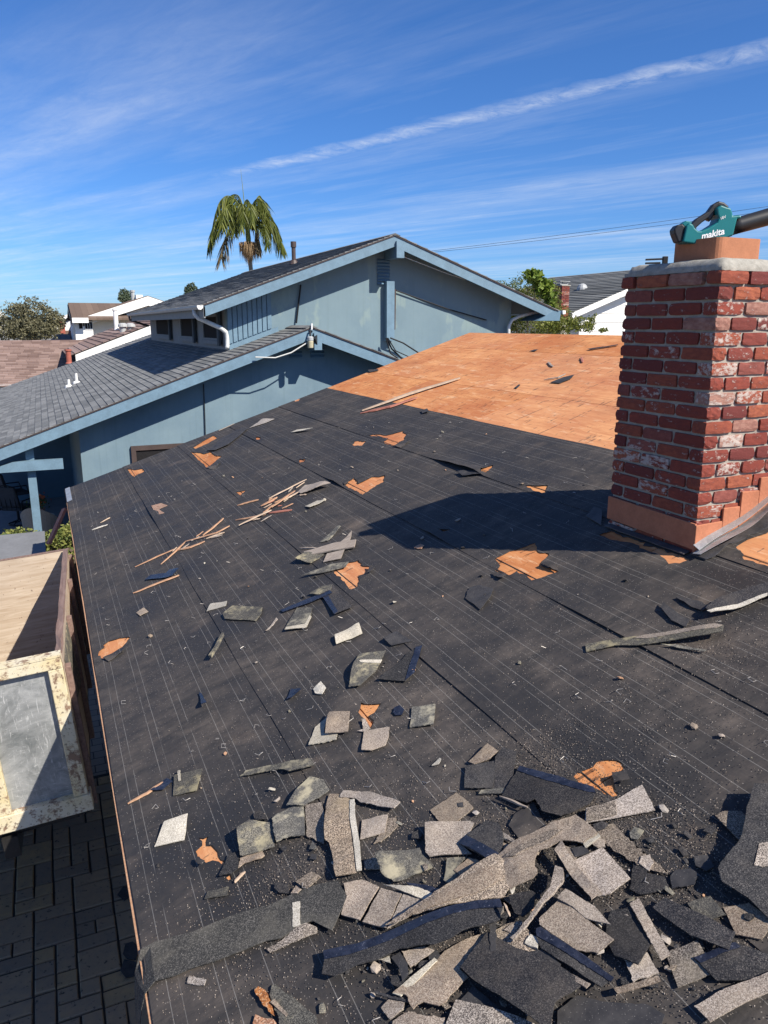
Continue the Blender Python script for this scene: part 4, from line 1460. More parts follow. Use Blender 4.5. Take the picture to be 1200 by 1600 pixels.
piece(S, 'pale narrow rim along the upper edge of the big weathered shingle', 'pale', [(614, 1554), (680, 1500), (685, 1504), (627, 1559)], 0.044, .006)
piece(S, 'tan-brown flap just under the tar-banded shingle', 'tan', [(628, 1488), (664, 1483), (680, 1488), (642, 1514), (636, 1504)], 0.034, .005)
piece('felt_scrap', 'crooked black felt scrap below the tan-brown flap', 'black', [(612, 1498), (626, 1490), (638, 1508), (640, 1526), (630, 1536), (624, 1514)], 0.040, .003, cat='felt scrap')
piece(S, 'white pointed shard beside the crooked black felt scrap', 'pale', [(592, 1501), (609, 1495), (612, 1507)], 0.045, .003)
piece('felt_scrap', 'thin dark sliver crossing the lower left corner of the weathered shingle', 'black', [(586, 1552), (634, 1563), (634, 1567), (588, 1556)], 0.042, .004, cat='felt scrap')
piece('felt_scrap', 'cracked black triangle under the large charcoal shingle', 'black', [(720, 1564), (740, 1542), (752, 1552), (782, 1578), (752, 1577)], 0.022, .004, cat='felt scrap')
piece(S, 'dark brown shingle along the bottom edge below the cracked black triangle', 'brown', [(698, 1605), (714, 1566), (776, 1582), (836, 1602), (850, 1660), (690, 1660)], 0.016, .005)
piece(S, 'tan shingle at the very bottom under the weathered one', 'tan', [(615, 1597), (640, 1583), (664, 1590), (696, 1592), (702, 1650), (600, 1650)], 0.014, .005)
piece('felt_scrap', 'smooth black sheet at the bottom right of the heap', 'black', [(872, 1582), (903, 1558), (940, 1567), (1010, 1572), (1040, 1590), (1020, 1660), (868, 1660)], 0.018, .004, cat='felt scrap', wob=.010)
piece(S, 'charcoal shingle with a thick tar edge and two staples, right of the grey sliver', 'dark', [(839, 1455), (846, 1452), (918, 1499), (960, 1530), (940, 1545), (900, 1520), (878, 1507), (846, 1485), (839, 1468)], 0.066, .006, .003, .008,
      parts=[('tar_strip', 'tar', [(839, 1455), (846, 1452), (918, 1499), (960, 1530), (955, 1537), (900, 1503), (850, 1472), (840, 1466)], .001)])
piece(S, 'broad brown-tan tab right of the grey curved sliver', 'tan', [(845, 1442), (878, 1404), (918, 1439), (960, 1470), (935, 1492), (898, 1486), (846, 1453)], 0.044, .005, .003, .006)
piece(S, 'tan tab above the broad brown-tan tab', 'tan', [(872, 1408), (885, 1395), (930, 1418), (955, 1446), (918, 1438), (896, 1420)], 0.052, .005)
piece(S, 'black broken shingle corner left of the grey curved sliver', 'dark', [(795, 1402), (830, 1393), (837, 1397), (835, 1422), (817, 1435), (804, 1428)], 0.060, .005)
piece(S, 'brown dirty slab between the upright strip and the large charcoal shingle', 'brown', [(764, 1462), (790, 1446), (815, 1440), (835, 1468), (842, 1492), (808, 1488)], 0.044, .005)
piece(S, 'tan crumb left of the tar-edged shingle', 'tan', [(788, 1455), (798, 1447), (811, 1448), (802, 1463)], 0.054, .006)
piece(S, 'yellowish lump beside the head of the tar-edged shingle', 'pale', [(821, 1477), (830, 1463), (843, 1470), (841, 1486)], 0.058, .010)
piece('felt_scrap', 'bent black strip below the yellowish lump', 'black', [(830, 1488), (848, 1486), (878, 1510), (874, 1516), (854, 1507)], 0.060, .004, cat='felt scrap')
piece(S, 'narrow tan border strip along the top of the large charcoal shingle', 'tan', [(834, 1494), (842, 1494), (925, 1545), (918, 1552)], 0.064, .005)
piece('granule_strip', 'wide dark granule-covered strip running off over the eave at the lower left', 'ash', [(222, 1487), (246, 1475), (303, 1459), (365, 1433), (420, 1417), (453, 1402), (470, 1392), (500, 1385), (530, 1381), (545, 1405), (534, 1431), (521, 1459), (508, 1453), (490, 1443), (468, 1451), (440, 1470), (417, 1473), (380, 1488), (356, 1497), (313, 1512), (270, 1529), (244, 1536), (226, 1552), (205, 1580), (190, 1560), (205, 1510)], 0.014, .006, .005, .010, droop=True,
      parts=[('seal_strip', 'pale', [(458, 1413), (470, 1411), (471, 1450), (459, 1452)], .002)])
piece(S, 'brown granule wedge just below the wide dark strip', 'brown', [(417, 1484), (440, 1472), (468, 1453), (483, 1448), (497, 1453), (497, 1461), (422, 1489)], 0.012, .006)
piece(S, 'dark brown scrap lying on the wide dark strip', 'brown', [(462, 1379), (487, 1363), (502, 1372), (480, 1390)], 0.030, .005)
piece(S, 'small pale corner left of the dark brown scrap', 'tan', [(455, 1397), (463, 1385), (472, 1392), (466, 1398)], 0.032, .005)
piece(S, 'rusty brown shard at the bottom left heap', 'rust', [(399, 1549), (405, 1544), (417, 1552), (422, 1563), (430, 1589), (413, 1574)], 0.026, .006)
piece(S, 'long grey-brown shingle splinter at the bottom left heap', 'moss', [(425, 1543), (430, 1539), (459, 1561), (499, 1598), (500, 1620), (440, 1606), (424, 1560)], 0.016, .006, .004, .010)
piece(S, 'narrow pale shard on the grey-brown splinter at the bottom left', 'tan', [(424, 1569), (430, 1563), (451, 1587), (448, 1591)], 0.036, .006)
piece(S, 'rusty shingle corner cut by the bottom edge, lower left', 'rust', [(396, 1600), (400, 1587), (428, 1595), (445, 1620), (396, 1630)], 0.018, .006)
piece(S, 'little white-grey tab below the wide dark strip', 'lightgrey', [(293, 1538), (297, 1527), (323, 1532), (320, 1541)], 0.012, .004)
piece(S, 'mossy oblong tab above the wide dark strip', 'moss', [(320, 1406), (326, 1395), (358, 1387), (356, 1401)], 0.011, .005)
piece(S, 'tan tab lying over another in the middle of the felt', 'tan', [(516, 1116), (548, 1115), (544, 1144), (509, 1148)], 0.040, .005, .001, .004, lifts=[(510, 1130, .02, .08)])
piece(S, 'pale tan tab half hidden under the tan tab in the middle', 'pale', [(483, 1166), (493, 1138), (512, 1120), (506, 1146), (528, 1148), (526, 1158)], 0.012, .005)
piece(S, 'tan tab with a torn right edge below the small orange hole', 'tan', [(569, 1143), (609, 1138), (608, 1152), (602, 1166), (580, 1175), (566, 1175)], 0.012, .005, .003, .004)
piece(S, 'thin grey bent shard between the small orange hole and the tan tab', 'lightgrey', [(557, 1143), (568, 1140), (566, 1126), (572, 1126), (579, 1139), (569, 1144)], 0.016, .003)
piece(S, 'dark square tab with mossy edges right of the small orange hole', 'moss', [(641, 1138), (644, 1106), (681, 1103), (678, 1134)], 0.011, .005, .002)
piece(S, 'white crumpled scrap left of the curved grey shingle', 'pale', [(490, 1078), (502, 1066), (510, 1076), (504, 1086), (493, 1085)], 0.016, .006, .002, .010)
piece(S, 'curved grey shingle half lifted off the felt with a pale bar', 'moss', [(546, 1076), (562, 1024), (604, 1020), (588, 1052), (564, 1074)], 0.014, .005, .002, .006, lifts=[(553, 1050, .035, .10)],
      parts=[('seal_strip', 'pale', [(564, 1040), (566, 1038), (598, 1034), (595, 1039), (566, 1042)], .001)])
piece(S, 'charcoal shingle with a tar-smeared right edge beside the curved grey one', 'dark', [(590, 1064), (624, 1036), (636, 1022), (660, 1010), (648, 1052), (634, 1066)], 0.012, .005, .004, .006,
      parts=[('tar_strip', 'tar', [(638, 1048), (650, 1012), (660, 1009), (648, 1052), (634, 1064)], .002)])
piece(S, 'white pointed scrap beside a bent staple', 'pale', [(675, 1198), (688, 1186), (690, 1188), (686, 1195)], 0.012, .003)
piece('tar_scrap', 'round black tar lump on the felt right of the small orange hole', 'tar', [(614, 1115), (617, 1107), (625, 1104), (632, 1110), (628, 1118), (618, 1119)], 0.010, .005, cat='tar scrap')
piece(S, 'pale narrow tab with a staple at its end, upper middle', 'pale', [(524, 994), (563, 979), (567, 991), (526, 1008)], 0.016, .006, .001, .004, lifts=[(526, 1000, .012, .06)])
piece(S, 'grey tab with a pale L-shaped rim, upper middle', 'moss', [(445, 986), (464, 950), (488, 950), (486, 966), (478, 980)], 0.012, .005, .003, .006, parts=[('granule_strip', 'pale', [(446, 986), (448, 982), (477, 976), (484, 962), (487, 964), (479, 981)], .001)])
piece('tar_strip', 'thin blue-black tar strip lying above the L-rimmed tab', 'tar', [(438, 954), (480, 937), (516, 924), (520, 928), (482, 943), (442, 957)], 0.020, .006, cat='tar strip')
piece(S, 'dark tab with a blue tar bar at the end of the thin tar strip', 'dark', [(506, 932), (520, 914), (551, 950), (524, 962)], 0.012, .005, .003, parts=[('tar_strip', 'tar', [(504, 933), (512, 929), (529, 958), (523, 962)], .002)])
piece(S, 'dark granule patch above the thin tar strip', 'moss', [(484, 930), (500, 918), (520, 913), (518, 924), (498, 932)], 0.010, .004, .005)
piece('felt_scrap', 'black felt flap above the tar-smeared charcoal shingle', 'black', [(600, 1002), (620, 988), (644, 1002), (612, 1010)], 0.011, .003, cat='felt scrap')
piece('felt_scrap', 'grey-black felt rag with ragged edges below the star-shaped orange hole', 'black', [(727, 935), (733, 919), (749, 915), (771, 920), (768, 934), (750, 953)], 0.011, .003, .004, cat='felt scrap')
piece(S, 'grey six-sided shingle piece on the left of the felt', 'moss', [(349, 962), (364, 948), (411, 950), (409, 960), (400, 971), (352, 969)], 0.012, .006, .002, .006)
piece(S, 'slim pale rhombus tab left of the six-sided piece', 'pale', [(323, 956), (330, 946), (355, 940), (353, 947)], 0.012, .004)
piece(S, 'tiny tan square on the far left of the felt', 'tan', [(213, 958), (225, 950), (232, 956), (219, 963)], 0.012, .004, .001)
piece(S, 'dark sliver standing on edge in the left of the felt', 'moss', [(328, 1030), (350, 993), (352, 996), (332, 1030)], 0.022, .018, .001)
piece(S, 'thin grey sliver right of the six-sided piece', 'lightgrey', [(416, 988), (433, 968), (435, 970), (420, 986)], 0.012, .005)
piece('tar_scrap', 'blue tar scrap beside a splinter at the upper left of the felt', 'tar', [(227, 907), (236, 900), (260, 896), (266, 890), (281, 891), (270, 901), (258, 904)], 0.014, .005, cat='tar scrap', wob=.012)
piece('tar_scrap', 'slim tar scrap lying alone in the left of the felt', 'tar', [(311, 1083), (315, 1084), (326, 1104), (318, 1107)], 0.012, .005, cat='tar scrap', wob=.008)
piece('tar_scrap', 'folded blue tar scrap left of the white crumpled scrap', 'tar', [(449, 1095), (455, 1077), (471, 1077), (458, 1092)], 0.012, .003, cat='tar scrap', wob=.006)
piece(S, 'weathered grey shake beside the pile of splinters', 'greywood', [(466, 769), (477, 759), (505, 756), (518, 759), (496, 766), (470, 772)], 0.020, .006, .003, .010, lifts=[(510, 760, .03, .15)])
piece(S, 'white strip of shingle right of the splinter pile', 'pale', [(477, 792), (496, 783), (510, 783), (485, 795)], 0.014, .006)
piece('board_scrap', 'pale grey-brown plank, topmost of the crossed planks', 'greywood', [(475, 864), (525, 850), (557, 845), (554, 856), (488, 868)], 0.034, .010, .002, .004, cat='board')
piece('board_scrap', 'short pale plank under the crossed planks, pointing at the viewer', 'greywood', [(505, 879), (512, 867), (539, 861), (533, 874)], 0.018, .008, .002, cat='board')
piece('board_scrap', 'pointed pale plank end behind the crossed planks', 'greywood', [(532, 848), (551, 833), (547, 846)], 0.024, .008, .002, cat='board')
piece(S, 'dark curled shingle left of the crossed planks', 'moss', [(463, 879), (479, 867), (507, 867), (486, 881)], 0.012, .005, wob=.008, lifts=[(465, 879, .02, .1)])
piece(S, 'dark shingle sliver pointing left beside the larger orange hole under the planks', 'moss', [(472, 903), (518, 882), (545, 878), (540, 887), (505, 896)], 0.012, .005, wob=.006)
piece(S, 'grey sliver behind the crossed planks', 'moss', [(499, 848), (530, 824), (534, 826), (512, 846)], 0.014, .006)
piece('felt_scrap', 'smooth grey-black felt fold near the far left edge of the roof', 'black', [(324, 705), (345, 686), (378, 670), (388, 670), (357, 696), (336, 705)], 0.012, .003, cat='felt scrap', wob=.010)
piece(S, 'pale bent shingle beyond the grey-black felt fold', 'lightgrey', [(390, 669), (411, 657), (429, 655), (415, 661)], 0.016, .005, wob=.012)
piece(S, 'white curved strip on the far part of the felt', 'pale', [(455, 676), (464, 672), (490, 671), (470, 675)], 0.016, .006)
piece(S, 'red-brown scrap on the far left of the felt', 'rust', [(237, 792), (252, 787), (262, 790), (248, 796), (257, 802), (245, 805)], 0.011, .003)
piece(S, 'red scrap lying at the edge of the chimney shadow', 'rust', [(647, 857), (656, 851), (663, 853), (658, 858)], 0.011, .003)
piece('felt_scrap', 'black felt tongue lifted off the seam in the middle distance', 'black', [(715, 738), (725, 736), (748, 737), (752, 741), (722, 744)], 0.030, .003, cat='felt scrap', wob=.012)
piece('felt_scrap', 'small black flap lying on the edge of the orange plywood', 'black', [(658, 642), (668, 640), (671, 644), (660, 646)], 0.014, .003, cat='felt scrap')
# right side
piece(S, 'long narrow shingle strip with a sunlit tan edge on the right of the felt', 'moss', [(915, 1008), (944, 1003), (1000, 996), (1060, 991), (1118, 984), (1132, 986), (1130, 996), (1100, 1002), (1050, 1006), (1000, 1010), (960, 1010), (916, 1019)], 0.014, .007, .003, .008, lifts=[(1120, 990, .02, .15)],
      parts=[('granule_strip', 'tan', [(990, 999), (1010, 994), (1060, 990), (1118, 984), (1131, 986), (1120, 991), (1060, 996), (1010, 1000)], .001)])
piece(S, 'thin black sliver below the long narrow strip on the right', 'moss', [(1033, 1010), (1060, 1010), (1105, 1018), (1100, 1020), (1062, 1015)], 0.012, .006)
piece(S, 'charcoal shingle curling in from the right edge below the chimney', 'dark', [(1104, 960), (1125, 938), (1160, 925), (1230, 905), (1240, 925), (1200, 936), (1150, 955), (1112, 965)], 0.020, .005, .003, .012, lifts=[(1105, 962, .03, .12)],
      parts=[('granule_strip', 'pale', [(1106, 964), (1150, 950), (1200, 932), (1200, 936), (1150, 956), (1112, 966)], .003)])
piece('felt_scrap', 'torn black felt point left of the curling charcoal shingle', 'black', [(1033, 953), (1037, 944), (1060, 962), (1078, 970), (1072, 981), (1050, 972)], 0.016, .003, .003, cat='felt scrap', wob=.014)
piece('felt_scrap', 'ragged black felt tongue above the torn black felt point', 'black', [(1056, 935), (1062, 933), (1095, 943), (1106, 950), (1098, 956), (1080, 950)], 0.014, .003, .003, cat='felt scrap', wob=.012)
piece(S, 'big charcoal shingle leaning in from the right edge near the bottom', 'dark', [(1180, 1237), (1240, 1235), (1270, 1420), (1235, 1450), (1205, 1442), (1170, 1412), (1131, 1392), (1125, 1372), (1160, 1322)], 0.040, .006, .003, .010, lifts=[(1165, 1290, .03, .2), (1130, 1380, .03, .12)],
      parts=[('weathered_corner', 'brown', [(1180, 1365), (1188, 1330), (1215, 1325), (1215, 1360), (1192, 1366)], .001)])
piece(S, 'brown shard with a yellow leaf beside the big leaning charcoal shingle', 'brown', [(1118, 1278), (1130, 1272), (1158, 1270), (1172, 1282), (1158, 1318), (1140, 1300)], 0.016, .005, .004)
piece('felt_scrap', 'rounded black scrap right of the light grey tab', 'black', [(1048, 1370), (1055, 1362), (1080, 1360), (1092, 1372), (1085, 1386), (1050, 1390)], 0.014, .004, cat='felt scrap')
piece(S, 'dark shingle patch between the light grey tab and the rounded black scrap', 'dark', [(990, 1350), (1005, 1352), (1012, 1368), (1040, 1375), (1046, 1392), (1000, 1400), (984, 1392)], 0.012, .004, .005)
piece(S, 'brown granule rag right of the diagonal strip tip', 'brown', [(926, 1296), (960, 1290), (985, 1318), (1020, 1345), (1045, 1368), (1010, 1362), (985, 1350), (950, 1326)], 0.009, .003, .008, .004)
# pieces the bottom right corner shows round the edges
piece(S, 'tan slab at the right edge near the bottom corner', 'tan', [(1130, 1420), (1170, 1412), (1210, 1445), (1190, 1470), (1150, 1462)], 0.016, .005)
piece(S, 'dark shingle strip in the lower right corner, lying over the tan ones', 'dark', [(1020, 1420), (1040, 1405), (1150, 1462), (1140, 1490), (1080, 1468)], 0.040, .006, .003, .010)
piece(S, 'charcoal tab with a tar edge near the lower right corner', 'dark', [(1085, 1500), (1150, 1478), (1215, 1500), (1190, 1535), (1120, 1535)], 0.022, .005, .002, .008, parts=[('tar_strip', 'tar', [(1085, 1500), (1150, 1478), (1158, 1484), (1095, 1508)], .001)])
piece(S, 'narrow tan strip in the lower right heap, pointing to the chimney', 'tan', [(985, 1415), (1000, 1408), (1050, 1500), (1035, 1508)], 0.034, .005, .002, .008)
piece(S, 'brown tab at the lower right, partly under the charcoal tab', 'brown', [(1040, 1490), (1090, 1475), (1120, 1520), (1060, 1545)], 0.016, .005, .003, .006)
piece(S, 'weathered grey tab low in the right heap', 'moss', [(1075, 1415), (1110, 1402), (1135, 1432), (1095, 1445)], 0.016, .005, .003, .006)
piece(S, 'thin tan rim standing beside the smooth black sheet', 'tan', [(960, 1548), (1030, 1530), (1034, 1538), (966, 1557)], 0.040, .008, .003, .008)
piece(S, 'tan shingle running along the lower right edge', 'tan', [(1085, 1575), (1130, 1552), (1215, 1520), (1230, 1545), (1160, 1575), (1110, 1600)], 0.030, .006)
piece(S, 'charcoal shingle left of the narrow tan strip in the lower right', 'dark', [(955, 1425), (985, 1418), (1020, 1478), (1000, 1520), (962, 1500), (945, 1465)], 0.020, .006, .004, .008)
piece(S, 'tan square tab in the lower right heap', 'tan', [(975, 1500), (1012, 1490), (1030, 1522), (990, 1536)], 0.036, .005, .002)

# ------------------------------------------------------------------ wood splinters
def splinter(label, path, wpx, mt='splinter', h=0.012, th=0.008, cat='splinter', name='wood_splinter', group='wood splinters on the felt'):
    pts = [RP(*at(x, y, h), h) for x, y in path]
    k = wpx / FPX * (pts[0] - cam.location).length
    n = 7
    dense = []
    for i in range(len(pts) - 1):
        for q in range(n):
            dense.append(pts[i].lerp(pts[i + 1], q / n))
    dense.append(pts[-1])
    m = len(dense)
    nrm = Vector((-ST, 0, CT))
    v, f = [], []
    sd = random.uniform(0, 99)
    org = dense[0]
    for i, p in enumerate(dense):
        d = (dense[min(i + 1, m - 1)] - dense[max(0, i - 1)]).normalized()
        s_ = d.cross(nrm).normalized()
        s = i / (m - 1)
        wd = k * 0.5 * (0.35 + 0.65 * min(1, 5 * s, 6 * (1 - s) + 0.25)) * (1 + 0.35 * noise.noise(Vector((s * 6, sd, 0))))
        hh = th * (0.6 + 0.4 * math.sin(s * 3.1)) + 0.004 * noise.noise(Vector((s * 3, sd, 4)))
        c = p + s_ * (k * 0.25 * noise.noise(Vector((s * 5, sd, 8)))) - org
        v += [c - s_ * wd, c + s_ * wd, c + s_ * wd * 0.7 + nrm * hh, c - s_ * wd * 0.7 + nrm * hh]
    for i in range(m - 1):
        a, b = 4 * i, 4 * i + 4
        f += [(a, b, b + 1, a + 1), (a + 1, b + 1, b + 2, a + 2), (a + 2, b + 2, b + 3, a + 3), (a + 3, b + 3, b, a)]
    f += [(0, 1, 2, 3), tuple(4 * (m - 1) + q for q in (3, 2, 1, 0))]
    o = shape(name, v, f, M[mt], None)
    o.location = org
    return fin(o, None, label, cat, group)


splinter('long thin orange splinter, leftmost of the left splinter pile', [(211, 886), (244, 871), (273, 858)], 3.2)
splinter('short splinter fork pointing down in the left splinter pile', [(251, 882), (272, 864), (290, 846)], 3.5)
splinter('long crooked splinter across the top of the left splinter pile', [(290, 846), (338, 833), (359, 822)], 3.5, h=.02)
splinter('broad orange splinter in the middle of the left splinter pile', [(277, 860), (298, 855), (320, 846)], 6)
splinter('splinter sticking up to the right from the left splinter pile', [(317, 837), (334, 824), (349, 810)], 4.5, h=.02)
splinter('pale short splinter at the right end of the left splinter pile', [(322, 842), (351, 832)], 4, 'splinter_pale')
splinter('pale thick splinter at the lower left of the right splinter pile', [(373, 821), (400, 808), (424, 797)], 5.5, 'splinter_pale', h=.025)
splinter('thin splinter end poking left from the right splinter pile', [(368, 813), (392, 809), (415, 804)], 3.5)
splinter('broad splinter at the upper left of the right splinter pile', [(408, 791), (433, 777)], 7, h=.02)
splinter('long thin splinter pointing to the upper right from the right pile', [(420, 779), (450, 764), (479, 749)], 3, 'splinter_pale', h=.025)
splinter('thick splinter crossing the middle of the right splinter pile', [(424, 793), (445, 778), (461, 767)], 6, h=.03)
splinter('short splinter under the crossing in the right pile', [(410, 803), (424, 792), (437, 784)], 5)
splinter('splinter leading to the grey shake in the right pile', [(437, 784), (452, 777), (466, 769)], 5, 'splinter_pale', h=.02)
splinter('reddish flat splinter at the right of the right pile', [(420, 802), (456, 797)], 5.5, 'redwood')
splinter('lone orange splinter left of the right splinter pile', [(371, 790), (388, 785), (404, 781)], 4.5)
splinter('orange splinter below the blue tar scrap at the upper left', [(208, 927), (245, 912), (280, 899)], 5)
splinter('orange splinter running from the tar scrap towards the eave', [(200, 1256), (230, 1240), (263, 1217)], 4.5)
splinter('small bright splinter beside the left end of the curled heap', [(367, 1380), (383, 1362)], 3.5, 'splinter_pale')
splinter('pale stick below the broad charcoal shingle', [(781, 1245), (824, 1262)], 3.5, 'greywood', h=.03)
splinter('thin pale stick near the tip of the tar-banded shingle', [(788, 1412), (797, 1432)], 3, 'splinter_pale', h=.09)
splinter('dark thin stick left of the crossed planks', [(468, 857), (497, 857)], 3, 'greywood')
splinter('thin pale stick above the far left corner of the felt', [(342, 673), (366, 662)], 2.5, 'greywood')
splinter('pale chip left of the six-sided shingle', [(157, 817), (172, 809)], 2, 'splinter_pale')
splinter('pale splinter by the far eave corner', [(144, 828), (168, 820)], 4, 'pale')
rs0 = random.Random(77)
for k in range(46):
    cx_, cy_ = rs0.choice([(840, 1420), (700, 1560), (980, 1360), (1080, 1430), (600, 1330), (1140, 1500), (880, 1330), (760, 1400), (480, 1350), (1010, 1540), (1160, 1330), (660, 1500)])
    cx_ += rs0.gauss(0, 45)
    cy_ += rs0.gauss(0, 30)
    rr_ = rs0.uniform(7, 20)
    pl_ = []
    a0_ = rs0.uniform(0, 6)
    for q in range(rs0.randint(4, 6)):
        a0_ += 6.28 / 5 * rs0.uniform(.7, 1.3)
        pl_.append((a0_, rr_ * rs0.uniform(.5, 1.2)))
    pl_.sort(key=lambda q: q[0] % 6.28)
    mk_ = rs0.choice(['tan', 'brown', 'dark', 'dark', 'moss', 'black', 'lightgrey'])
    piece('shingle_scrap', 'palm-sized torn %s shingle scrap lying in the heap near the bottom' % {'tan': 'tan', 'brown': 'brown', 'dark': 'charcoal', 'moss': 'mossy grey', 'black': 'smooth black', 'lightgrey': 'pale grey'}[mk_], mk_, [(cx_ + r_ * math.cos(a_), cy_ + 0.7 * r_ * math.sin(a_)) for a_, r_ in pl_], rs0.uniform(0.011, 0.03), .005, .004, .008, group='small shingle scraps in the heap')
for k in range(22):
    bx_, by_, pile = rs0.choice([(425, 790, 'right'), (440, 780, 'right'), (290, 850, 'left'), (400, 808, 'right')])
    x_ = bx_ + rs0.gauss(0, 22)
    y_ = by_ - (x_ - bx_) * 0.5 + rs0.gauss(0, 6)
    l_ = rs0.uniform(6, 20)
    an_ = rs0.gauss(-0.5, 0.25)
    splinter('thin broken splinter among the %s splinter pile' % pile, [(x_, y_), (x_ + l_ * math.cos(an_), y_ + l_ * math.sin(an_))], rs0.uniform(1.5, 4), rs0.choice(['splinter', 'splinter_pale', 'greywood', 'redwood']), h=rs0.uniform(.011, .02), th=.005, group='thin splinters in the %s pile' % pile)
# the two long laths across the edge of the plywood
splinter('long pale lath lying across the edge of the orange plywood, upper of two', [(566, 642), (640, 616), (719, 591)], 9, 'splinter_pale', h=.02, th=.02, cat='lath', name='wood_lath', group='laths on the plywood edge')
splinter('shorter reddish lath under the long pale one on the plywood edge', [(563, 646), (610, 636), (652, 621)], 8, 'redwood', h=.016, th=.014, cat='lath', name='wood_lath', group='laths on the plywood edge')
# scraps left on the plywood
SCR = [('dark torn felt patch on the right of the orange plywood', [(860, 598), (880, 590), (898, 587), (893, 592), (875, 599)]),
       ('small dark felt scrap on the orange plywood near the ridge', [(827, 549), (834, 547), (841, 546), (836, 549)]),
       ('upright dark scrap in the middle of the plywood', [(804, 606), (811, 601), (813, 602), (808, 607)]),
       ('felt sliver beside the chimney on the plywood', [(918, 546), (965, 539), (966, 540), (922, 547)]),
       ('black felt rag at the left edge of the plywood', [(575, 580), (590, 577), (592, 579), (578, 582)])]
for lb, pp in SCR:
    piece('felt_scrap', lb, 'black', pp, 0.004, .003, .004, .006, cat='felt scrap', group='felt scraps on the plywood')
splinter('crooked splinter standing in the middle right of the plywood', [(856, 566), (864, 573)], 4, 'greywood', h=.01, cat='splinter', group='felt scraps on the plywood')
splinter('small orange stick upright on the right of the plywood', [(908, 558), (911, 566)], 4, 'redwood', h=.01, cat='splinter', group='felt scraps on the plywood')
splinter('thin dark splinter beside the torn felt patch on the plywood', [(850, 594), (872, 590), (884, 584)], 3, 'greywood', h=.01, cat='splinter', group='felt scraps on the plywood')

# ------------------------------------------------------------------ staples, chips, grit
sb = MB()
sb.tube([(-0.012, 0, 0.0), (-0.012, 0.022, 0.001), (0.012, 0.024, 0.001), (0.012, 0.002, 0.0)], 0.0013, 4)
sb2 = MB()
sb2.tube([(-0.012, 0, 0.0), (-0.010, 0.020, 0.012), (0.012, 0.020, 0.001), (0.020, 0.002, 0.004)], 0.0013, 4)
sb3 = MB()
sb3.tube([(-0.018, 0, 0.0), (0.016, 0.004, 0.001), (0.018, 0.018, 0.006)], 0.0013, 4)
st_me = []
for q in (sb, sb2, sb3):
    o = q.build('staple', M['staple'])
    st_me.append(o.data)
    bpy.data.objects.remove(o)
placed = 0
rs = random.Random(21)
while placed < 230:
    X = rs.uniform(0.2, 4.0)
    Y = 1.0 + 8.5 * rs.random() ** 1.3
    if CX0 - 0.1 < X < CX1 + 0.5 and CY0 - 0.2 < Y < CY1 + 0.1:
        continue
    wgt = 0.35 + 0.65 * math.exp(-((X - 1.2) / 1.0) ** 2)
    if rs.random() > wgt or any(inside((X, Y), h) for h in HOLES):
        continue
    kq = rs.randint(0, 2)
    o = inst('staple', st_me[kq], None, RP(X, Y, FELT_TOP + 0.003), (0, -TH, rs.uniform(0, 6.28)), (rs.uniform(.7, 1.15),) * 3)
    fin(o, None, ('square-bent wire staple lying loose on the felt', 'splayed wire staple with uneven legs lying loose on the felt', 'nearly straightened wire staple lying loose on the felt')[kq], 'staple', 'loose staples on the felt')
    placed += 1
# small crumbs of shingle and wood chips, each a small angular solid
cr_me = {}
for mt in ('tan', 'pale', 'moss', 'dark', 'splinter', 'lightgrey'):
    for k in range(2):
        bm = bmesh.new()
        bmesh.ops.create_icosphere(bm, subdivisions=1, radius=0.5)
        rr = random.Random(k * 7 + len(mt))
        for v in bm.verts:
            v.co = Vector((v.co.x * rr.uniform(.6, 1.3), v.co.y * rr.uniform(.4, 1.0), v.co.z * rr.uniform(.2, .45)))
        me = bpy.data.meshes.new('shingle_crumb')
        bm.to_mesh(me)
        bm.free()
        me.materials.append(M[mt])
        cr_me[(mt, k)] = me
placed = 0
while placed < 285:
    X = rs.uniform(0.2, 3.9)
    Y = 0.95 + 8.0 * rs.random() ** 1.6
    if placed % 2:
        hx, hy_ = at(rs.choice([600, 700, 800, 900, 1000, 1100]) + rs.gauss(0, 60), rs.choice([1330, 1420, 1520]) + rs.gauss(0, 40))
        X, Y = max(0.2, hx), hy_
    if CX0 - 0.1 < X < CX1 + 0.5 and CY0 - 0.2 < Y < CY1 + 0.1:
        continue
    mt = rs.choice(['tan', 'pale', 'moss', 'moss', 'dark', 'dark', 'splinter', 'lightgrey'])
    s = rs.choice([0.012, 0.016, 0.02, 0.028, 0.04]) * rs.uniform(.7, 1.3)
    nm, lb, ct, gp = ('wood_chip', 'tiny fresh wood chip lying loose on the felt', 'wood chip', 'loose wood chips on the felt') if mt == 'splinter' else ('shingle_crumb', 'small broken %s shingle crumb lying loose on the felt' % {'tan': 'tan', 'pale': 'cream', 'moss': 'mossy grey', 'dark': 'charcoal', 'lightgrey': 'pale grey', 'splinter': ''}[mt], 'crumb', 'loose shingle crumbs on the felt')
    fin(inst(nm, cr_me[(mt, rs.randint(0, 1))], None, RP(X, Y, FELT_TOP + s * 0.12), (0, -TH, rs.uniform(0, 6.28)), (s, s, s)), None, lb, ct, gp)
    placed += 1
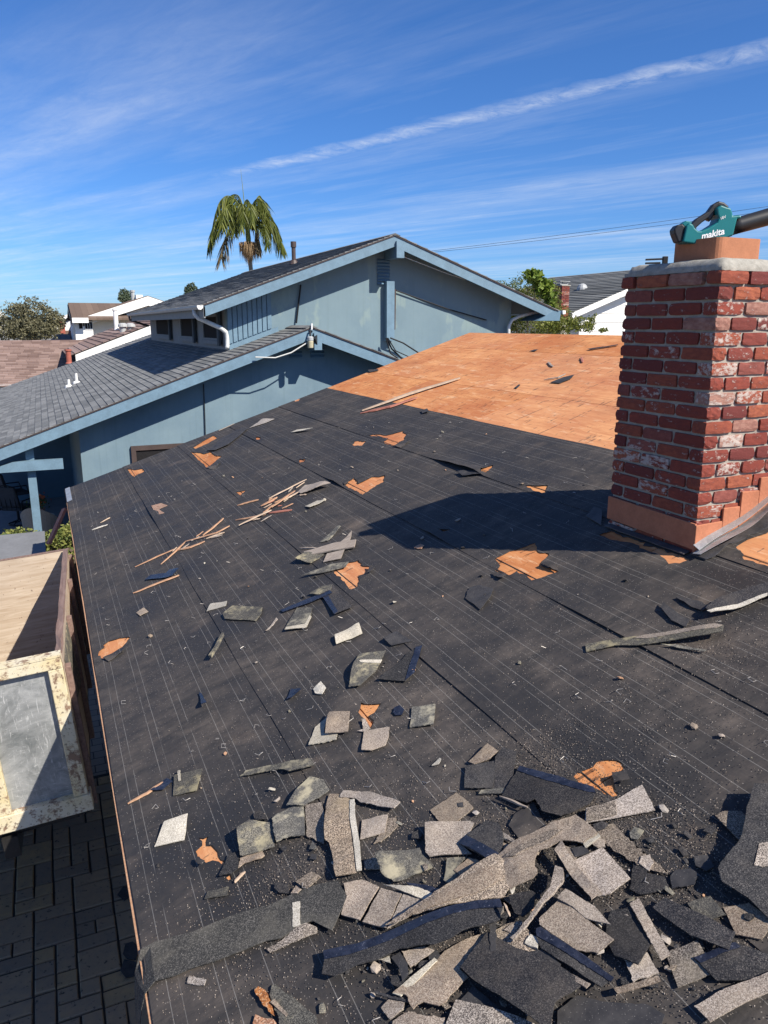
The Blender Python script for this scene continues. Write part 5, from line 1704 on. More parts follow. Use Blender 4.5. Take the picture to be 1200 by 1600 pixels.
# loose mineral grit: nobody could count it
gv, gf = [], []
zones = [(at(560, 1330), 0.34, 2200), (at(820, 1330), 0.40, 3600), (at(960, 1320), 0.26, 3200), (at(700, 1480), 0.45, 3400), (at(1140, 1350), 0.30, 2600), (at(1000, 1480), 0.40, 3000), (at(420, 1420), 0.40, 1600), (at(1090, 1010), 0.35, 900), (at(840, 1185), 0.22, 1100), (at(560, 1110), 0.5, 600), (at(800, 1150), 1.0, 1600), (at(1000, 1180), 0.7, 1600), (at(400, 1300), 1.0, 1200), (at(330, 1500), 0.5, 800)]
for (cx, cy), sp, n in zones:
    for _ in range(n):
        X, Y = rs.gauss(cx, sp * 0.5), rs.gauss(cy, sp * 0.45)
        if X < EAVE + 0.01 or any(inside((X, Y), h) for h in HOLES[:1]):
            continue
        s = rs.uniform(0.0012, 0.0032)
        b = RP(X, Y, FELT_TOP - 0.001)
        k = len(gv)
        a = rs.uniform(0, 6.28)
        for q in range(3):
            gv.append((b.x + s * math.cos(a + q * 2.1), b.y + s * math.sin(a + q * 2.1), b.z + SL * s * math.cos(a + q * 2.1)))
        gv.append((b.x - s * .3, b.y, b.z + s * 1.2))
        gf += [(k, k + 1, k + 3), (k + 1, k + 2, k + 3), (k + 2, k, k + 3)]
t = mat('loose_grit')
g_ = t.n('ShaderNodeNewGeometry')
c = t.ramp(g_.outputs['Random Per Island'], [(0, (0.04, 0.04, 0.042)), (.3, (0.24, 0.20, 0.165)), (.5, (0.13, 0.105, 0.09)), (.8, (0.36, 0.31, 0.265)), (.9, (0.07, 0.07, 0.075))], 'CONSTANT')
M['grit'] = setc(t, c, 0.9)
me = bpy.data.meshes.new('loose_grit')
me.from_pydata(gv, [], gf)
me.materials.append(M['grit'])
inst('loose_grit', me, None, (0, 0, 0), label='loose mineral grit scattered round the shingle heap', cat='grit', kind='stuff')
# broken board hanging from the far eave corner
mb = MB()
mb.beam(on_y(101, 795, 11.1), on_y(76, 850, 10.9), 0.035, 0.14, up=(0.2, -1, 0.1))
mb.build('broken_board', M['redwood'], None, label='broken reddish fascia board leaning off the far eave corner', cat='board')

# ================================================================== BLUE HOUSE NEXT DOOR
bh = thing('blue_house', 'blue stucco house next door with two stepped gables and grey shingle roofs', 'house', (4.5, 16, 0))
YR, YW = 15.0, 15.6             # lower rake, lower gable wall
YR2, YW2 = 15.8, 16.4           # upper rake, upper gable wall
LX, LZ, LS = 4.986, EYE - 0.025, 0.352
UX, UZ, US = 7.16, EYE + 1.886, 0.357
LL, LRt = -2.3, 12.2
UL, UR = 3.02, 11.40
LYB, UYB = 32.5, 29.2
XW = 3.60                       # side wall of the upper storey
XWR = on_y(799, 482, YW2).x     # right end of the upper gable wall


def lz(x):
    return LZ - LS * abs(x - LX)


def uz(x):
    return UZ - US * abs(x - UX)


RT = 0.10
# walls
XC = on_y(124, 687, YW).x
mb = MB()
mb.prism([(XC, YW, 0), (LRt - 0.6, YW, 0), (LRt - 0.6, YW, lz(LRt - 0.6) - RT), (LX, YW, LZ - RT), (XC, YW, lz(XC) - RT)], (0, 0.2, 0))
mb.build('lower_gable_wall', M['bluewall'], bh)
mb = MB()
mb.box(XC, XC + 0.2, YW + 0.2, 24, 0, lz(XC) - RT - 0.02)
mb.box(-2.2, XC, 23.8, 24, 0, 2.2)
mb.build('porch_wall', M['bluesiding'], bh)
mb = MB()
mb.prism([(XW, YW2, 3.9), (XWR, YW2, 3.9), (XWR, YW2, uz(XWR) - RT), (UX, YW2, UZ - RT), (XW, YW2, uz(XW) - RT)], (0, 0.2, 0))
mb.build('upper_gable_wall', M['bluewall'], bh)
mb = MB()
mb.box(XW, XW + 0.15, YW2 + 0.2, UYB - 0.5, 3.9, uz(XW) - RT)
mb.build('side_wall', M['greywall'], bh)
mb = MB()
mb.box(XWR - 0.15, XWR, YW2 + 0.2, UYB - 0.5, 0, uz(XWR) - RT)
mb.build('far_side_wall', M['bluewall'], bh)


def roof_slab(nm, xr, zr_, xe, ze, y0, y1, parent, mt, th=0.10):
    mb = MB()
    mb.prism([(xr, y0, zr_ - 0.015), (xe, y0, ze - 0.015), (xe, y0, ze - th), (xr, y0, zr_ - th)], (0, y1 - y0, 0))
    return mb.build(nm, mt, parent)


roof1 = roof_slab('lower_roof', LX, LZ, LL, lz(LL), YR + 0.045, LYB, bh, M['soffit'])
roof2 = roof_slab('lower_roof', LX, LZ, LRt, lz(LRt), YR + 0.045, YW2 + 6, bh, M['soffit'])
roof3 = roof_slab('upper_roof', UX, UZ, UL, uz(UL), YR2 + 0.045, UYB, bh, M['soffit'])
roof4 = roof_slab('upper_roof', UX, UZ, UR, uz(UR), YR2 + 0.045, UYB, bh, M['soffit'])
for o in (roof1, roof2, roof3, roof4):
    ORG[o.name] = ORG[bh.name]


def course_mesh(wd, length, slope, sgn, mt, step=0.016, seed=1):
    """one shingle course: thin wedge, thick at its lower edge, with slightly uneven butts"""
    rr = random.Random(seed)
    ca, sa = math.cos(math.atan(slope)), math.sin(math.atan(slope))
    v, f = [], []
    n = max(4, int(length / 0.9))
    for i in range(n + 1):
        y = length * i / n
        j = rr.uniform(-.004, .004)
        j2 = step * rr.uniform(.8, 1.25)
        for s, h in ((0.0, 0.003), (wd + j, j2), (wd + j, 0.0), (0.0, 0.0)):
            v.append((sgn * (s * ca) + sgn * h * sa, y, -s * sa + h * ca))
    for i in range(n):
        a, b = 4 * i, 4 * i + 4
        f += [(a, b, b + 1, a + 1), (a + 1, b + 1, b + 2, a + 2)]
    f += [(0, 1, 2, 3), tuple(4 * n + q for q in (3, 2, 1, 0))]
    me = bpy.data.meshes.new('shingle_course')
    me.from_pydata(v, [], f)
    bm = bmesh.new()
    bm.from_mesh(me)
    bmesh.ops.recalc_face_normals(bm, faces=bm.faces)
    bm.to_mesh(me)
    bm.free()
    me.materials.append(mt)
    return me


def courses(parent, xr, zr_, xe, slope, y0, y1, expo, mt, step=0.016, axis='X'):
    sgn = 1 if xe > xr else -1
    ca = math.cos(math.atan(slope))
    meshes = [course_mesh(expo * 1.03, y1 - y0, slope, sgn, mt, step, k) for k in range(3)]
    x = xr
    k = 0
    off = ORG[parent.name]
    while (xe - x) * sgn > 0.02:
        inst('shingle_course', meshes[k % 3], parent, Vector((x, y0, zr_ - slope * abs(x - xr) - 0.012)) - off)
        x += sgn * expo * ca
        k += 1


courses(roof1, LX, LZ, LL - 0.05, LS, YR - 0.03, LYB + 0.05, 0.135, M['shg_grey'])
courses(roof3, UX, UZ, UL - 0.04, US, YR2 - 0.03, UYB + 0.05, 0.135, M['shg_grey'], 0.02)
courses(roof2, LX, LZ, LRt, LS, YR - 0.03, YW2, 0.27, M['shg_grey'], 0.02)
courses(roof4, UX, UZ, UR + 0.05, US, YR2 - 0.03, UYB, 0.27, M['shg_grey'], 0.02)
mb = MB()
mb.prism([(LX - 0.13, YR - 0.03, LZ - 0.028), (LX, YR - 0.03, LZ + 0.022), (LX + 0.13, YR - 0.03, LZ - 0.028)], (0, YW2 - YR + 0.02, 0))
mb.build('ridge_cap', M['shg_grey'], roof1)
mb = MB()
mb.prism([(UX - 0.13, YR2 - 0.03, UZ - 0.028), (UX, YR2 - 0.03, UZ + 0.022), (UX + 0.13, YR2 - 0.03, UZ - 0.028)], (0, UYB - YR2, 0))
mb.build('ridge_cap', M['shg_grey'], roof3)


def rake(nm, xr, zr_, xe, ze, y, hgt, parent, gap=0.022):
    mb = MB()
    mb.prism([(xr, y, zr_ - gap), (xe, y, ze - gap), (xe, y, ze - hgt), (xr, y, zr_ - hgt)], (0, 0.045, 0))
    return mb.build(nm, M['bluetrim'], parent)


rake('rake_fascia', LX, LZ, LL, lz(LL), YR, 0.25, bh)
rake('rake_fascia', LX, LZ, LRt, lz(LRt), YR + 0.001, 0.25, bh)
rake('rake_fascia', UX, UZ, UL, uz(UL), YR2, 0.25, bh)
rake('rake_fascia', UX, UZ, UR, uz(UR), YR2 + 0.001, 0.25, bh)
# dark drip strip over each rake
for xr, zr_, xe, ze, y in ((LX, LZ, LL, lz(LL), YR), (LX, LZ, LRt, lz(LRt), YR), (UX, UZ, UL, uz(UL), YR2), (UX, UZ, UR, uz(UR), YR2)):
    mb = MB()
    mb.prism([(xr, y - 0.02, zr_ + 0.004), (xe, y - 0.02, ze + 0.004), (xe, y - 0.02, ze - 0.035), (xr, y - 0.02, zr_ - 0.035)], (0, 0.018, 0))
    mb.build('drip_edge', M['pipe_dark'], bh)
# end of the right upper fascia: boxed eave
mb = MB()
mb.prism([(UR - 0.02, YR2 - 0.002, uz(UR) - 0.02), (UR + 0.16, YR2 - 0.002, uz(UR) - 0.05), (UR + 0.13, YR2 - 0.002, uz(UR) - 0.27), (UR - 0.5, YR2 - 0.002, uz(UR) - 0.27)], (0, 0.8, 0))
mb.build('eave_box', M['bluesiding'], bh)
mb = MB()
mb.prism([(UR + 0.17, YR2 - 0.05, uz(UR) - 0.03), (UR + 0.26, YR2 - 0.05, uz(UR) - 0.03), (UR + 0.26, YR2 - 0.05, uz(UR) - 0.11), (UR + 0.19, YR2 - 0.05, uz(UR) - 0.12)], (0, 13, 0))
mb.build('gutter', M['white'], bh)
# ridge beam ends
mb = MB()
mb.box(LX + 0.03, LX + 0.19, YR - 0.06, YW, LZ - 0.46, LZ - 0.13)
mb.build('ridge_beam', M['bluetrim'], bh)
mb = MB()
mb.box(UX + 0.02, UX + 0.20, YR2 - 0.06, YW2, UZ - 0.48, UZ - 0.14)
mb.build('ridge_beam', M['bluetrim'], bh)
# eave gutter and fascia over the side windows
gz = uz(UL) - 0.03
mb = MB()
mb.box(UL - 0.005, UL + 0.03, YR2, UYB, gz - 0.24, gz - 0.02)
mb.build('eave_fascia', M['greywall'], bh)
v, f = [], []
prof = [(0.0, 0.0), (-0.012, -0.05), (-0.05, -0.082), (-0.10, -0.075), (-0.125, -0.03), (-0.125, 0.0), (-0.115, 0.0), (-0.112, -0.03), (-0.09, -0.065), (-0.05, -0.070), (-0.022, -0.045), (-0.01, 0.0)]
for y in (YR2 - 0.02, UYB + 0.02):
    for a, b in prof:
        v.append((UL - 0.006 + a, y, gz + b))
n = len(prof)
f = [(i, (i + 1) % n, n + (i + 1) % n, n + i) for i in range(n)] 
gut = shape('gutter', v, f, M['gutter'], bh)
mb = MB()
mb.prism([(UL - 0.006, YR2 - 0.02, gz), (UL - 0.018, YR2 - 0.02, gz - 0.05), (UL - 0.056, YR2 - 0.02, gz - 0.084), (UL - 0.106, YR2 - 0.02, gz - 0.077), (UL - 0.131, YR2 - 0.02, gz - 0.03), (UL - 0.131, YR2 - 0.02, gz)], (0, -0.006, 0))
mb.build('gutter_end', M['white'], bh)
# downspouts
mb = MB()
xg = UL - 0.07
pts = [(xg, YR2 + 0.62, gz - 0.07), (xg, YR2 + 0.60, gz - 0.16), (xg + 0.05, YR2 + 0.52, gz - 0.24), (XW - 0.16, YW2 - 0.16, gz - 0.44), (XW - 0.05, YW2 - 0.10, gz - 0.52), (XW - 0.03, YW2 - 0.09, gz - 0.64), (XW - 0.03, YW2 - 0.09, lz(XW) + 0.10), (XW - 0.05, YW2 - 0.14, lz(XW) + 0.05)]
mb.tube(pts, 0.045, 10)
mb.build('downspout', M['spout'], bh, smooth=True)
mb = MB()
mb.tube([(xg, UYB - 0.1, gz - 0.07), (xg + 0.02, UYB - 0.1, gz - 0.2), (XW - 0.2, UYB - 0.3, gz - 0.36), (XW - 0.05, UYB - 0.4, gz - 0.40)], 0.04, 8)
mb.build('downspout', M['pipe_dark'], bh, smooth=True)
p0 = on_y(737, 500, YW2 - 0.12)
p1 = on_y(735, 470, YW2 - 0.12)
mb = MB()
pr = on_y(850, 485, YW2 - 0.12)
pl = on_y(757, 493, YW2 - 0.12)
mb.tube([(UR + 0.2, YW2 - 0.1, uz(UR) - 0.12), pr, on_y(812, 494, YW2 - 0.12), on_y(800, 500, YW2 - 0.12), on_y(795, 510, YW2 - 0.12), on_y(795, 640, YW2 - 0.12)], 0.04, 8)
mb.build('downspout', M['spout'], bh, smooth=True)
# side windows under the gutter, each with frame and dark screen
for xa, xb in ((246, 268), (284, 306), (319, 345)):
    ya, yb = on_x(xa, 515, XW).y, on_x(xb, 515, XW).y
    y0, y1 = min(ya, yb), max(ya, yb)
    zl = lz(XW) + 0.13
    zh = gz - 0.10
    mb = MB()
    fx0, fx1 = XW - 0.05, XW - 0.002
    wd = 0.10
    mb.box(fx0, fx1, y0, y1, zl, zl + wd)
    mb.box(fx0, fx1, y0, y1, zh - wd, zh)
    mb.box(fx0, fx1, y0, y0 + wd * 1.3, zl + wd, zh - wd)
    mb.box(fx0, fx1, y1 - wd * 1.3, y1, zl + wd, zh - wd)
    wdw = mb.build('window', M['greywall'], bh)
    box('screen', XW - 0.022, XW - 0.012, y0 + wd, y1 - wd, zl + wd, zh - wd, M['screen'], wdw)
    box('sill', XW - 0.085, XW - 0.051, y0 - 0.05, y1 + 0.05, zl - 0.03, zl + 0.05, M['greywall'], wdw)
    box('jamb', XW - 0.10, XW - 0.051, y0 - 0.20, y0 - 0.02, zl - 0.05, zh, M['soffit'], wdw)
# board and batten panel at the corner of the upper gable
xb0, xb1 = XW, on_y(424, 500, YW2).x
mb = MB()
mb.prism([(xb0, YW2 - 0.022, lz(xb0) - 0.02), (xb1, YW2 - 0.022, lz(xb1) - 0.02), (xb1, YW2 - 0.022, uz(xb1) - RT - 0.01), (xb0, YW2 - 0.022, uz(xb0) - RT - 0.01)], (0, 0.021, 0))
mb.build('siding_panel', M['bluetrim'], bh)
nb = 9
wdt = (xb1 - xb0) / nb
for i in range(nb):
    x = xb0 + i * wdt
    mb = MB()
    xa, xc = x + 0.010, x + wdt - 0.010
    mb.prism([(xa, YW2 - 0.023, lz(xa) + 0.12), (xc, YW2 - 0.023, lz(xc) + 0.12), (xc, YW2 - 0.023, uz(xc) - RT - 0.015), (xa, YW2 - 0.023, uz(xa) - RT - 0.015)], (0, -0.024, 0))
    mb.build('siding_board', M['bluetrim'], bh)
mb = MB()
mb.prism([(XW + 0.02, YW2 - 0.03, lz(XW + 0.02) + 0.0), (LX - 0.3, YW2 - 0.03, lz(LX - 0.3)), (LX - 0.3, YW2 - 0.03, lz(LX - 0.3) + 0.10), (XW + 0.02, YW2 - 0.03, lz(XW + 0.02) + 0.10)], (0, -0.025, 0))
mb.build('wall_flashing', M['bluetrim'], bh)


# louvred vents
def louvre(x0, x1, z0, z1, y, n, name='louvre_vent'):
    mb = MB()
    mb.box(x0, x1, y - 0.006, y - 0.002, z0, z1)
    vt = mb.build(name, M['bluesiding'], bh)
    hh = (z1 - z0) / n
    for i in range(n):
        mb = MB()
        zc = z0 + (i + 0.5) * hh
        mb.prism([(x0, y - 0.008, zc + hh * 0.40), (x0, y - 0.055, zc - hh * 0.20), (x0, y - 0.060, zc - hh * 0.08), (x0, y - 0.008, zc + hh * 0.48)], (x1 - x0, 0, 0))
        mb.build('slat', M['bluesiding'], vt)
    return vt


a, b = on_y(589, 446, YW2), on_y(608, 405, YW2)
louvre(a.x, b.x, a.z, b.z, YW2, 8)
a, b = on_y(452, 560, YW), on_y(471, 548, YW)
louvre(a.x, b.x, a.z, b.z, YW, 2)
a, b = on_y(485, 560, YW), on_y(505, 542, YW)
louvre(a.x, b.x, a.z, b.z, YW, 3)
# cable chase, rod, cables
a, b = on_y(600, 533, YW2), on_y(612, 440, YW2)
mb = MB()
mb.box(a.x, b.x, YW2 - 0.16, YW2 - 0.002, a.z, b.z)
mb.build('cable_chase', M['bluetrim'], bh)
a, b = on_y(616, 515, YW2 - 0.06), on_y(617, 452, YW2 - 0.06)
mb = MB()
mb.tube([a, b], 0.028, 8)
mb.build('wall_rod', M['pipe_dark'], bh)


def cable(name, pxs, Y, rad, mt, parent, sag=0.0, seg=6):
    pts = []
    P3 = [on_y(x, y, Y) for x, y in pxs]
    for i in range(len(P3) - 1):
        for q in range(6):
            s = q / 6
            p = P3[i].lerp(P3[i + 1], s)
            p.z -= sag * 4 * s * (1 - s)
            pts.append(p)
    pts.append(P3[-1])
    mb = MB()
    mb.tube(pts, rad, seg)
    return mb.build(name, mt, parent)


cable('cable', [(619, 454), (700, 483), (760, 500)], YW2 - 0.05, 0.014, M['cable'], bh)
cable('cable', [(617, 396), (700, 428), (800, 460), (850, 475)], YR2 + 0.12, 0.007, M['cable_w'], bh)
cable('cable', [(604, 528), (612, 545), (628, 560)], YW2 - 0.2, 0.018, M['cable'], bh)
cable('cable', [(606, 528), (618, 548), (640, 558), (648, 556)], YW2 - 0.24, 0.013, M['cable'], bh)
cable('cable', [(610, 528), (630, 536), (655, 552)], YW2 - 0.22, 0.018, M['cable'], bh)
cable('cable', [(603, 528), (610, 552), (622, 560)], YW2 - 0.26, 0.016, M['cable'], bh)
cable('cable', [(463, 505), (467, 470), (470, 445)], YW2 - 0.05, 0.018, M['cable'], bh)
cable('cable', [(318, 600), (320, 650), (322, 720)], YW - 0.03, 0.010, M['cable'], bh)
cable('cable', [(399, 558), (430, 559), (455, 551), (479, 536)], YR - 0.08, 0.013, M['cable_w'], bh)
# white stub and the security light under the lower ridge
a, b = on_y(487, 518, YR - 0.06), on_y(487, 503, YR - 0.06)
mb = MB()
mb.tube([a.lerp(b, .2), a.lerp(b, .85)], 0.018, 8)
mb.build('mast_stub', M['white'], bh)
sl = MB()
c0 = on_y(485, 536, YR - 0.12)
sl.lathe([(0.042, -0.10), (0.056, -0.09), (0.060, 0.03), (0.052, 0.05)], c0, 16)
lampo = sl.build('security_light', M['lampdim'], bh, smooth=False)
mb = MB()
mb.lathe([(0.062, 0.05), (0.062, 0.11), (0.04, 0.13)], c0, 16)
mb.build('lamp_cap', M['gutter'], lampo)
mb = MB()
mb.tube([c0 + Vector((0, 0, 0.14)), c0 + Vector((0.02, 0.06, 0.24)), Vector((LX + 0.0, YR, LZ - 0.10))], 0.02, 6)
mb.beam(c0 + Vector((0.10, 0.05, 0.12)), c0 + Vector((0.16, 0.12, 0.0)), 0.09, 0.12)
mb.build('lamp_bracket', M['dkplastic'], lampo)
# window in the lower wall, mostly hidden by our roof
a = on_y(204, 697, YW)
mb = MB()
x0, x1, zt, zb_ = a.x, a.x + 1.35, a.z, a.z - 0.9
for q in ((x0, x1, zt - 0.09, zt), (x0, x1, zb_, zb_ + 0.09)):
    mb.box(q[0], q[1], YW - 0.06, YW - 0.002, q[2], q[3])
mb.box(x0, x0 + 0.09, YW - 0.06, YW - 0.002, zb_ + 0.09, zt - 0.09)
mb.box(x1 - 0.09, x1, YW - 0.06, YW - 0.002, zb_ + 0.09, zt - 0.09)
wn = mb.build('window', M['pipe_dark'], bh)
box('pane', x0 + 0.09, x1 - 0.09, YW - 0.03, YW - 0.02, zb_ + 0.09, zt - 0.09, M['screen'], wn)
# roof pipes
mb = MB()
p = on_y(459, 402, 20.0)
px_ = p.x
zz = uz(px_)
mb.tube([(px_, 20, zz - 0.05), (px_, 20, zz + 0.42)], 0.055, 10)
mb.tube([(px_, 20, zz + 0.40), (px_, 20, zz + 0.54)], 0.075, 10)
mb.lathe([(0.13, -0.02), (0.08, 0.08)], (px_, 20, zz), 10)
mb.build('vent_pipe', M['pipe_dark'], bh)


def on_lower(x, y):
    r = ray(x, y)
    tt = (LZ + LS * (0 - LX) - EYE) / (r.z - LS * r.x)
    return r * tt + Vector((0, 0, EYE))


for (x, y, h, mt) in ((108, 604, 0.22, 'white'), (120, 598, 0.30, 'white')):
    q = on_lower(x, y)
    mb = MB()
    mb.lathe([(0.11, -0.04), (0.10, 0.02), (0.035, 0.05), (0.032, h * 0.8), (0.036, h * 0.8 + 0.01)], q, 10)
    mb.build('vent_pipe', M[mt], bh)
q = on_lower(108, 566)
mb = MB()
mb.lathe([(0.14, -0.05), (0.10, 0.02), (0.10, 0.42), (0.13, 0.44), (0.13, 0.50)], q, 12)
mb.build('vent_pipe', M['pipe_red'], bh)
# porch: post, cross beam with a pointed end, patio slab
yp = 15.25
pt, pb = on_y(44, 690, yp), on_y(60, 845, yp)
mb = MB()
mb.box(pt.x - 0.07, pt.x + 0.07, yp, yp + 0.14, 0, lz(pt.x) - 0.25)
mb.build('porch_post', M['bluetrim'], bh)
a, b = on_y(-60, 746, yp - 0.1), on_y(100, 727, yp - 0.1)
mb = MB()
zt = on_y(98, 717, yp - 0.1).z
zb_ = on_y(98, 732, yp - 0.1).z
xe = on_y(99, 727, yp - 0.1).x
xs0 = on_y(20, 728, yp - 0.1).x
mb.prism([(xe, yp - 0.14, zb_), (xe, yp - 0.14, zt), (xs0, yp - 0.14, zt), (xs0 - 0.55, yp - 0.14, zb_ + 0.02), (xs0 - 0.55, yp - 0.14, zb_)], (0, 0.13, 0))
mb.build('cross_beam', M['bluetrim'], bh)
patio = shape('patio', [(-6, 14.2, 0.03), (0.55, 14.2, 0.03), (0.55, 24, 0.03), (-6, 24, 0.03)], [(0, 1, 2, 3)], M['concrete'], kind='structure')

# ------------------------------------------------------------------ things on the patio
def patio_chair(loc, rz, label):
    t_ = thing('patio_chair', label, 'chair', loc, 'black cushioned patio chairs', (0, 0, rz))
    mb = MB().box(-0.28, 0.28, -0.27, 0.27, 0.40, 0.50)
    mb.build('seat', M['cushion'], t_, 0.04, local=True)
    mb = MB()
    mb.prism([(-0.27, 0.22, 0.50), (0.27, 0.22, 0.50), (0.25, 0.34, 1.02), (-0.25, 0.34, 1.02)], (0, 0.10, 0.02))
    mb.build('backrest', M['cushion'], t_, 0.04, local=True)
    mb = MB()
    for s in (-1, 1):
        mb.tube([(s * 0.30, 0.30, 0.42), (s * 0.31, 0.25, 0.66), (s * 0.31, -0.2, 0.66), (s * 0.29, -0.27, 0.42)], 0.018, 6)
        mb.tube([(s * 0.25, 0.40, 1.02), (s * 0.27, 0.28, 0.42)], 0.016, 6)
    mb.tube([(-0.25, 0.42, 1.03), (0, 0.43, 1.10), (0.25, 0.42, 1.03)], 0.016, 6)
    for k in range(4):
        mb.tube([(-0.18 + 0.12 * k, 0.40, 1.04), (-0.2 + 0.13 * k, 0.33, 0.44)], 0.010, 5)
    mb.build('frame', M['iron'], t_, local=True)
    mb = MB()
    mb.tube([(0, 0, 0.40), (0, 0, 0.12)], 0.03, 8)
    ring = [(0.24 * math.cos(k * math.pi / 8), 0.24 * math.sin(k * math.pi / 8), 0.03) for k in range(17)]
    mb.tube(ring, 0.018, 6)
    for k in range(4):
        a_ = k * math.pi / 2
        mb.tube([(0, 0, 0.14), (0.24 * math.cos(a_), 0.24 * math.sin(a_), 0.03)], 0.014, 6)
    mb.build('swivel_base', M['iron'], t_, local=True)
    return t_


q = on_z(28, 800, 0.35)
patio_chair((q.x, q.y, 0.03), 2.6, 'black cushioned patio chair behind the blue porch post, nearer of the pair')
q2 = on_z(24, 768, 0.5)
patio_chair((q2.x, q2.y, 0.03), 1.9, 'black cushioned patio chair deepest under the blue porch')
wc = thing('wicker_chair', 'grey wicker armchair with a sweeping arm beside the blue porch post', 'chair', (on_z(68, 830, 0.35).x, on_z(68, 830, 0.35).y, 0.03), rot=(0, 0, 2.7))
mb = MB()
mb.box(-0.32, 0.32, -0.30, 0.28, 0.18, 0.42)
mb.build('seat', M['wicker'], wc, 0.03, local=True)
v, f = [], []
n = 18
for i in range(n + 1):
    a_ = math.pi * (i / n) * 1.15 - 0.235
    ca, sa = math.cos(a_), math.sin(a_)
    top = 0.62 + 0.32 * max(0, sa) ** 1.6
    for r_, z in ((0.36, 0.06), (0.40, top), (0.45, top + 0.02), (0.44, top - 0.05), (0.39, 0.06)):
        v.append((r_ * ca, r_ * sa * 0.9, z))
for i in range(n):
    for k in range(5):
        a0 = i * 5 + k
        a1 = i * 5 + (k + 1) % 5
        f.append((a0, a1, a1 + 5, a0 + 5))
f += [(0, 1, 2, 3, 4), tuple(n * 5 + k for k in (4, 3, 2, 1, 0))]
shape('backrest', v, f, M['wicker'], wc, local=True, smooth=False)
for s in (-1, 1):
    for y in (-0.26, 0.22):
        mb = MB()
        mb.box(s * 0.28 - 0.025, s * 0.28 + 0.025, y - 0.025, y + 0.025, 0, 0.18)
        mb.build('leg', M['wicker'], wc, local=True)
q = on_z(64, 805, 0.52)
tbl = thing('side_table', 'small white-topped round table beside the wicker chair', 'table', (q.x, q.y, 0.03))
mb = MB().lathe([(0.27, 0.44), (0.30, 0.45), (0.30, 0.48)], (q.x, q.y, 0.03), 20)
mb.build('table_top', M['white'], tbl)
mb = MB().lathe([(0.16, 0.0), (0.05, 0.05), (0.04, 0.44)], (q.x, q.y, 0.03), 12)
mb.build('pedestal', M['iron'], tbl)
fp = thing('flower_pot', 'pink flower pot with orange blossoms on the small round table', 'potted plant', (q.x, q.y, 0.51))
mb = MB().lathe([(0.07, 0.0), (0.11, 0.16), (0.12, 0.18)], (q.x, q.y, 0.51), 14)
mb.build('pot', M['terracotta'], fp)


def leaf_cloud(name, mt, parent, pts, size, flat=0.3, aspect=0.5, sd=3, **kw):
    """many leaf-sized faces at given points"""
    rr = np.random.default_rng(sd)
    pts = np.asarray(pts, float)
    n = len(pts)
    d1 = rr.normal(size=(n, 3))
    d1[:, 2] *= (1 - flat)
    d1 /= np.linalg.norm(d1, axis=1)[:, None]
    d2 = np.cross(d1, rr.normal(size=(n, 3)))
    d2 /= np.linalg.norm(d2, axis=1)[:, None] + 1e-9
    s = size * rr.uniform(0.6, 1.3, n)[:, None]
    a = pts - d1 * s * 0.5
    b = pts + d2 * s * aspect * 0.5
    c = pts + d1 * s * 0.5
    d = pts - d2 * s * aspect * 0.5
    off = np.array(ORG.get(parent.name, (0, 0, 0))) if parent is not None else np.zeros(3)
    V = (np.stack([a, b, c, d], 1).reshape(-1, 3) - off)
    F = np.arange(4 * n).reshape(-1, 4)
    me = bpy.data.meshes.new(name)
    me.from_pydata(V.tolist(), [], F.tolist())
    me.materials.append(mt)
    o = bpy.data.objects.new(name, me)
    COL.objects.link(o)
    return fin(o, parent, **kw)


pp = rng.normal(size=(260, 3)) * np.array([0.10, 0.10, 0.07]) + np.array([q.x, q.y, 0.83])
leaf_cloud('foliage', M['leaf_broad'], fp, pp, 0.06)
pp = rng.normal(size=(70, 3)) * np.array([0.10, 0.10, 0.06]) + np.array([q.x, q.y, 0.90])
leaf_cloud('blossom', M['petal'], fp, pp, 0.06, 0.5, 0.9)
q = on_z(4, 742, 0.75)
cb = thing('storage_cabinet', 'tan wooden cabinet with a latticed front at the back of the patio', 'cabinet', (q.x, q.y, 0.03))
mb = MB().box(q.x - 0.5, q.x + 0.32, q.y, q.y + 0.4, 0.03, 1.85)
mb.build('carcass', M['tanbox'], cb, 0.01)
for k in range(6):
    box('lattice_slat', q.x - 0.45, q.x + 0.27, q.y - 0.02, q.y - 0.002, 0.15 + k * 0.13, 0.20 + k * 0.13, M['tanbox'], cb)
# bench seen in the dark
q = on_z(80, 740, 0.6)
bn = thing('patio_bench', 'dark slatted bench in the shade under the blue porch roof', 'bench', (q.x, q.y, 0.03))
for k in range(4):
    box('slat', q.x - 0.9, q.x + 0.9, q.y + 0.4, q.y + 0.43, 0.55 + k * 0.12, 0.62 + k * 0.12, M['gutter'], bn)
box('seat', q.x - 0.9, q.x + 0.9, q.y - 0.1, q.y + 0.38, 0.42, 0.47, M['gutter'], bn)
for s in (-0.8, 0.8):
    box('leg', q.x + s - 0.03, q.x + s + 0.03, q.y - 0.08, q.y + 0.43, 0.03, 0.42, M['iron'], bn)

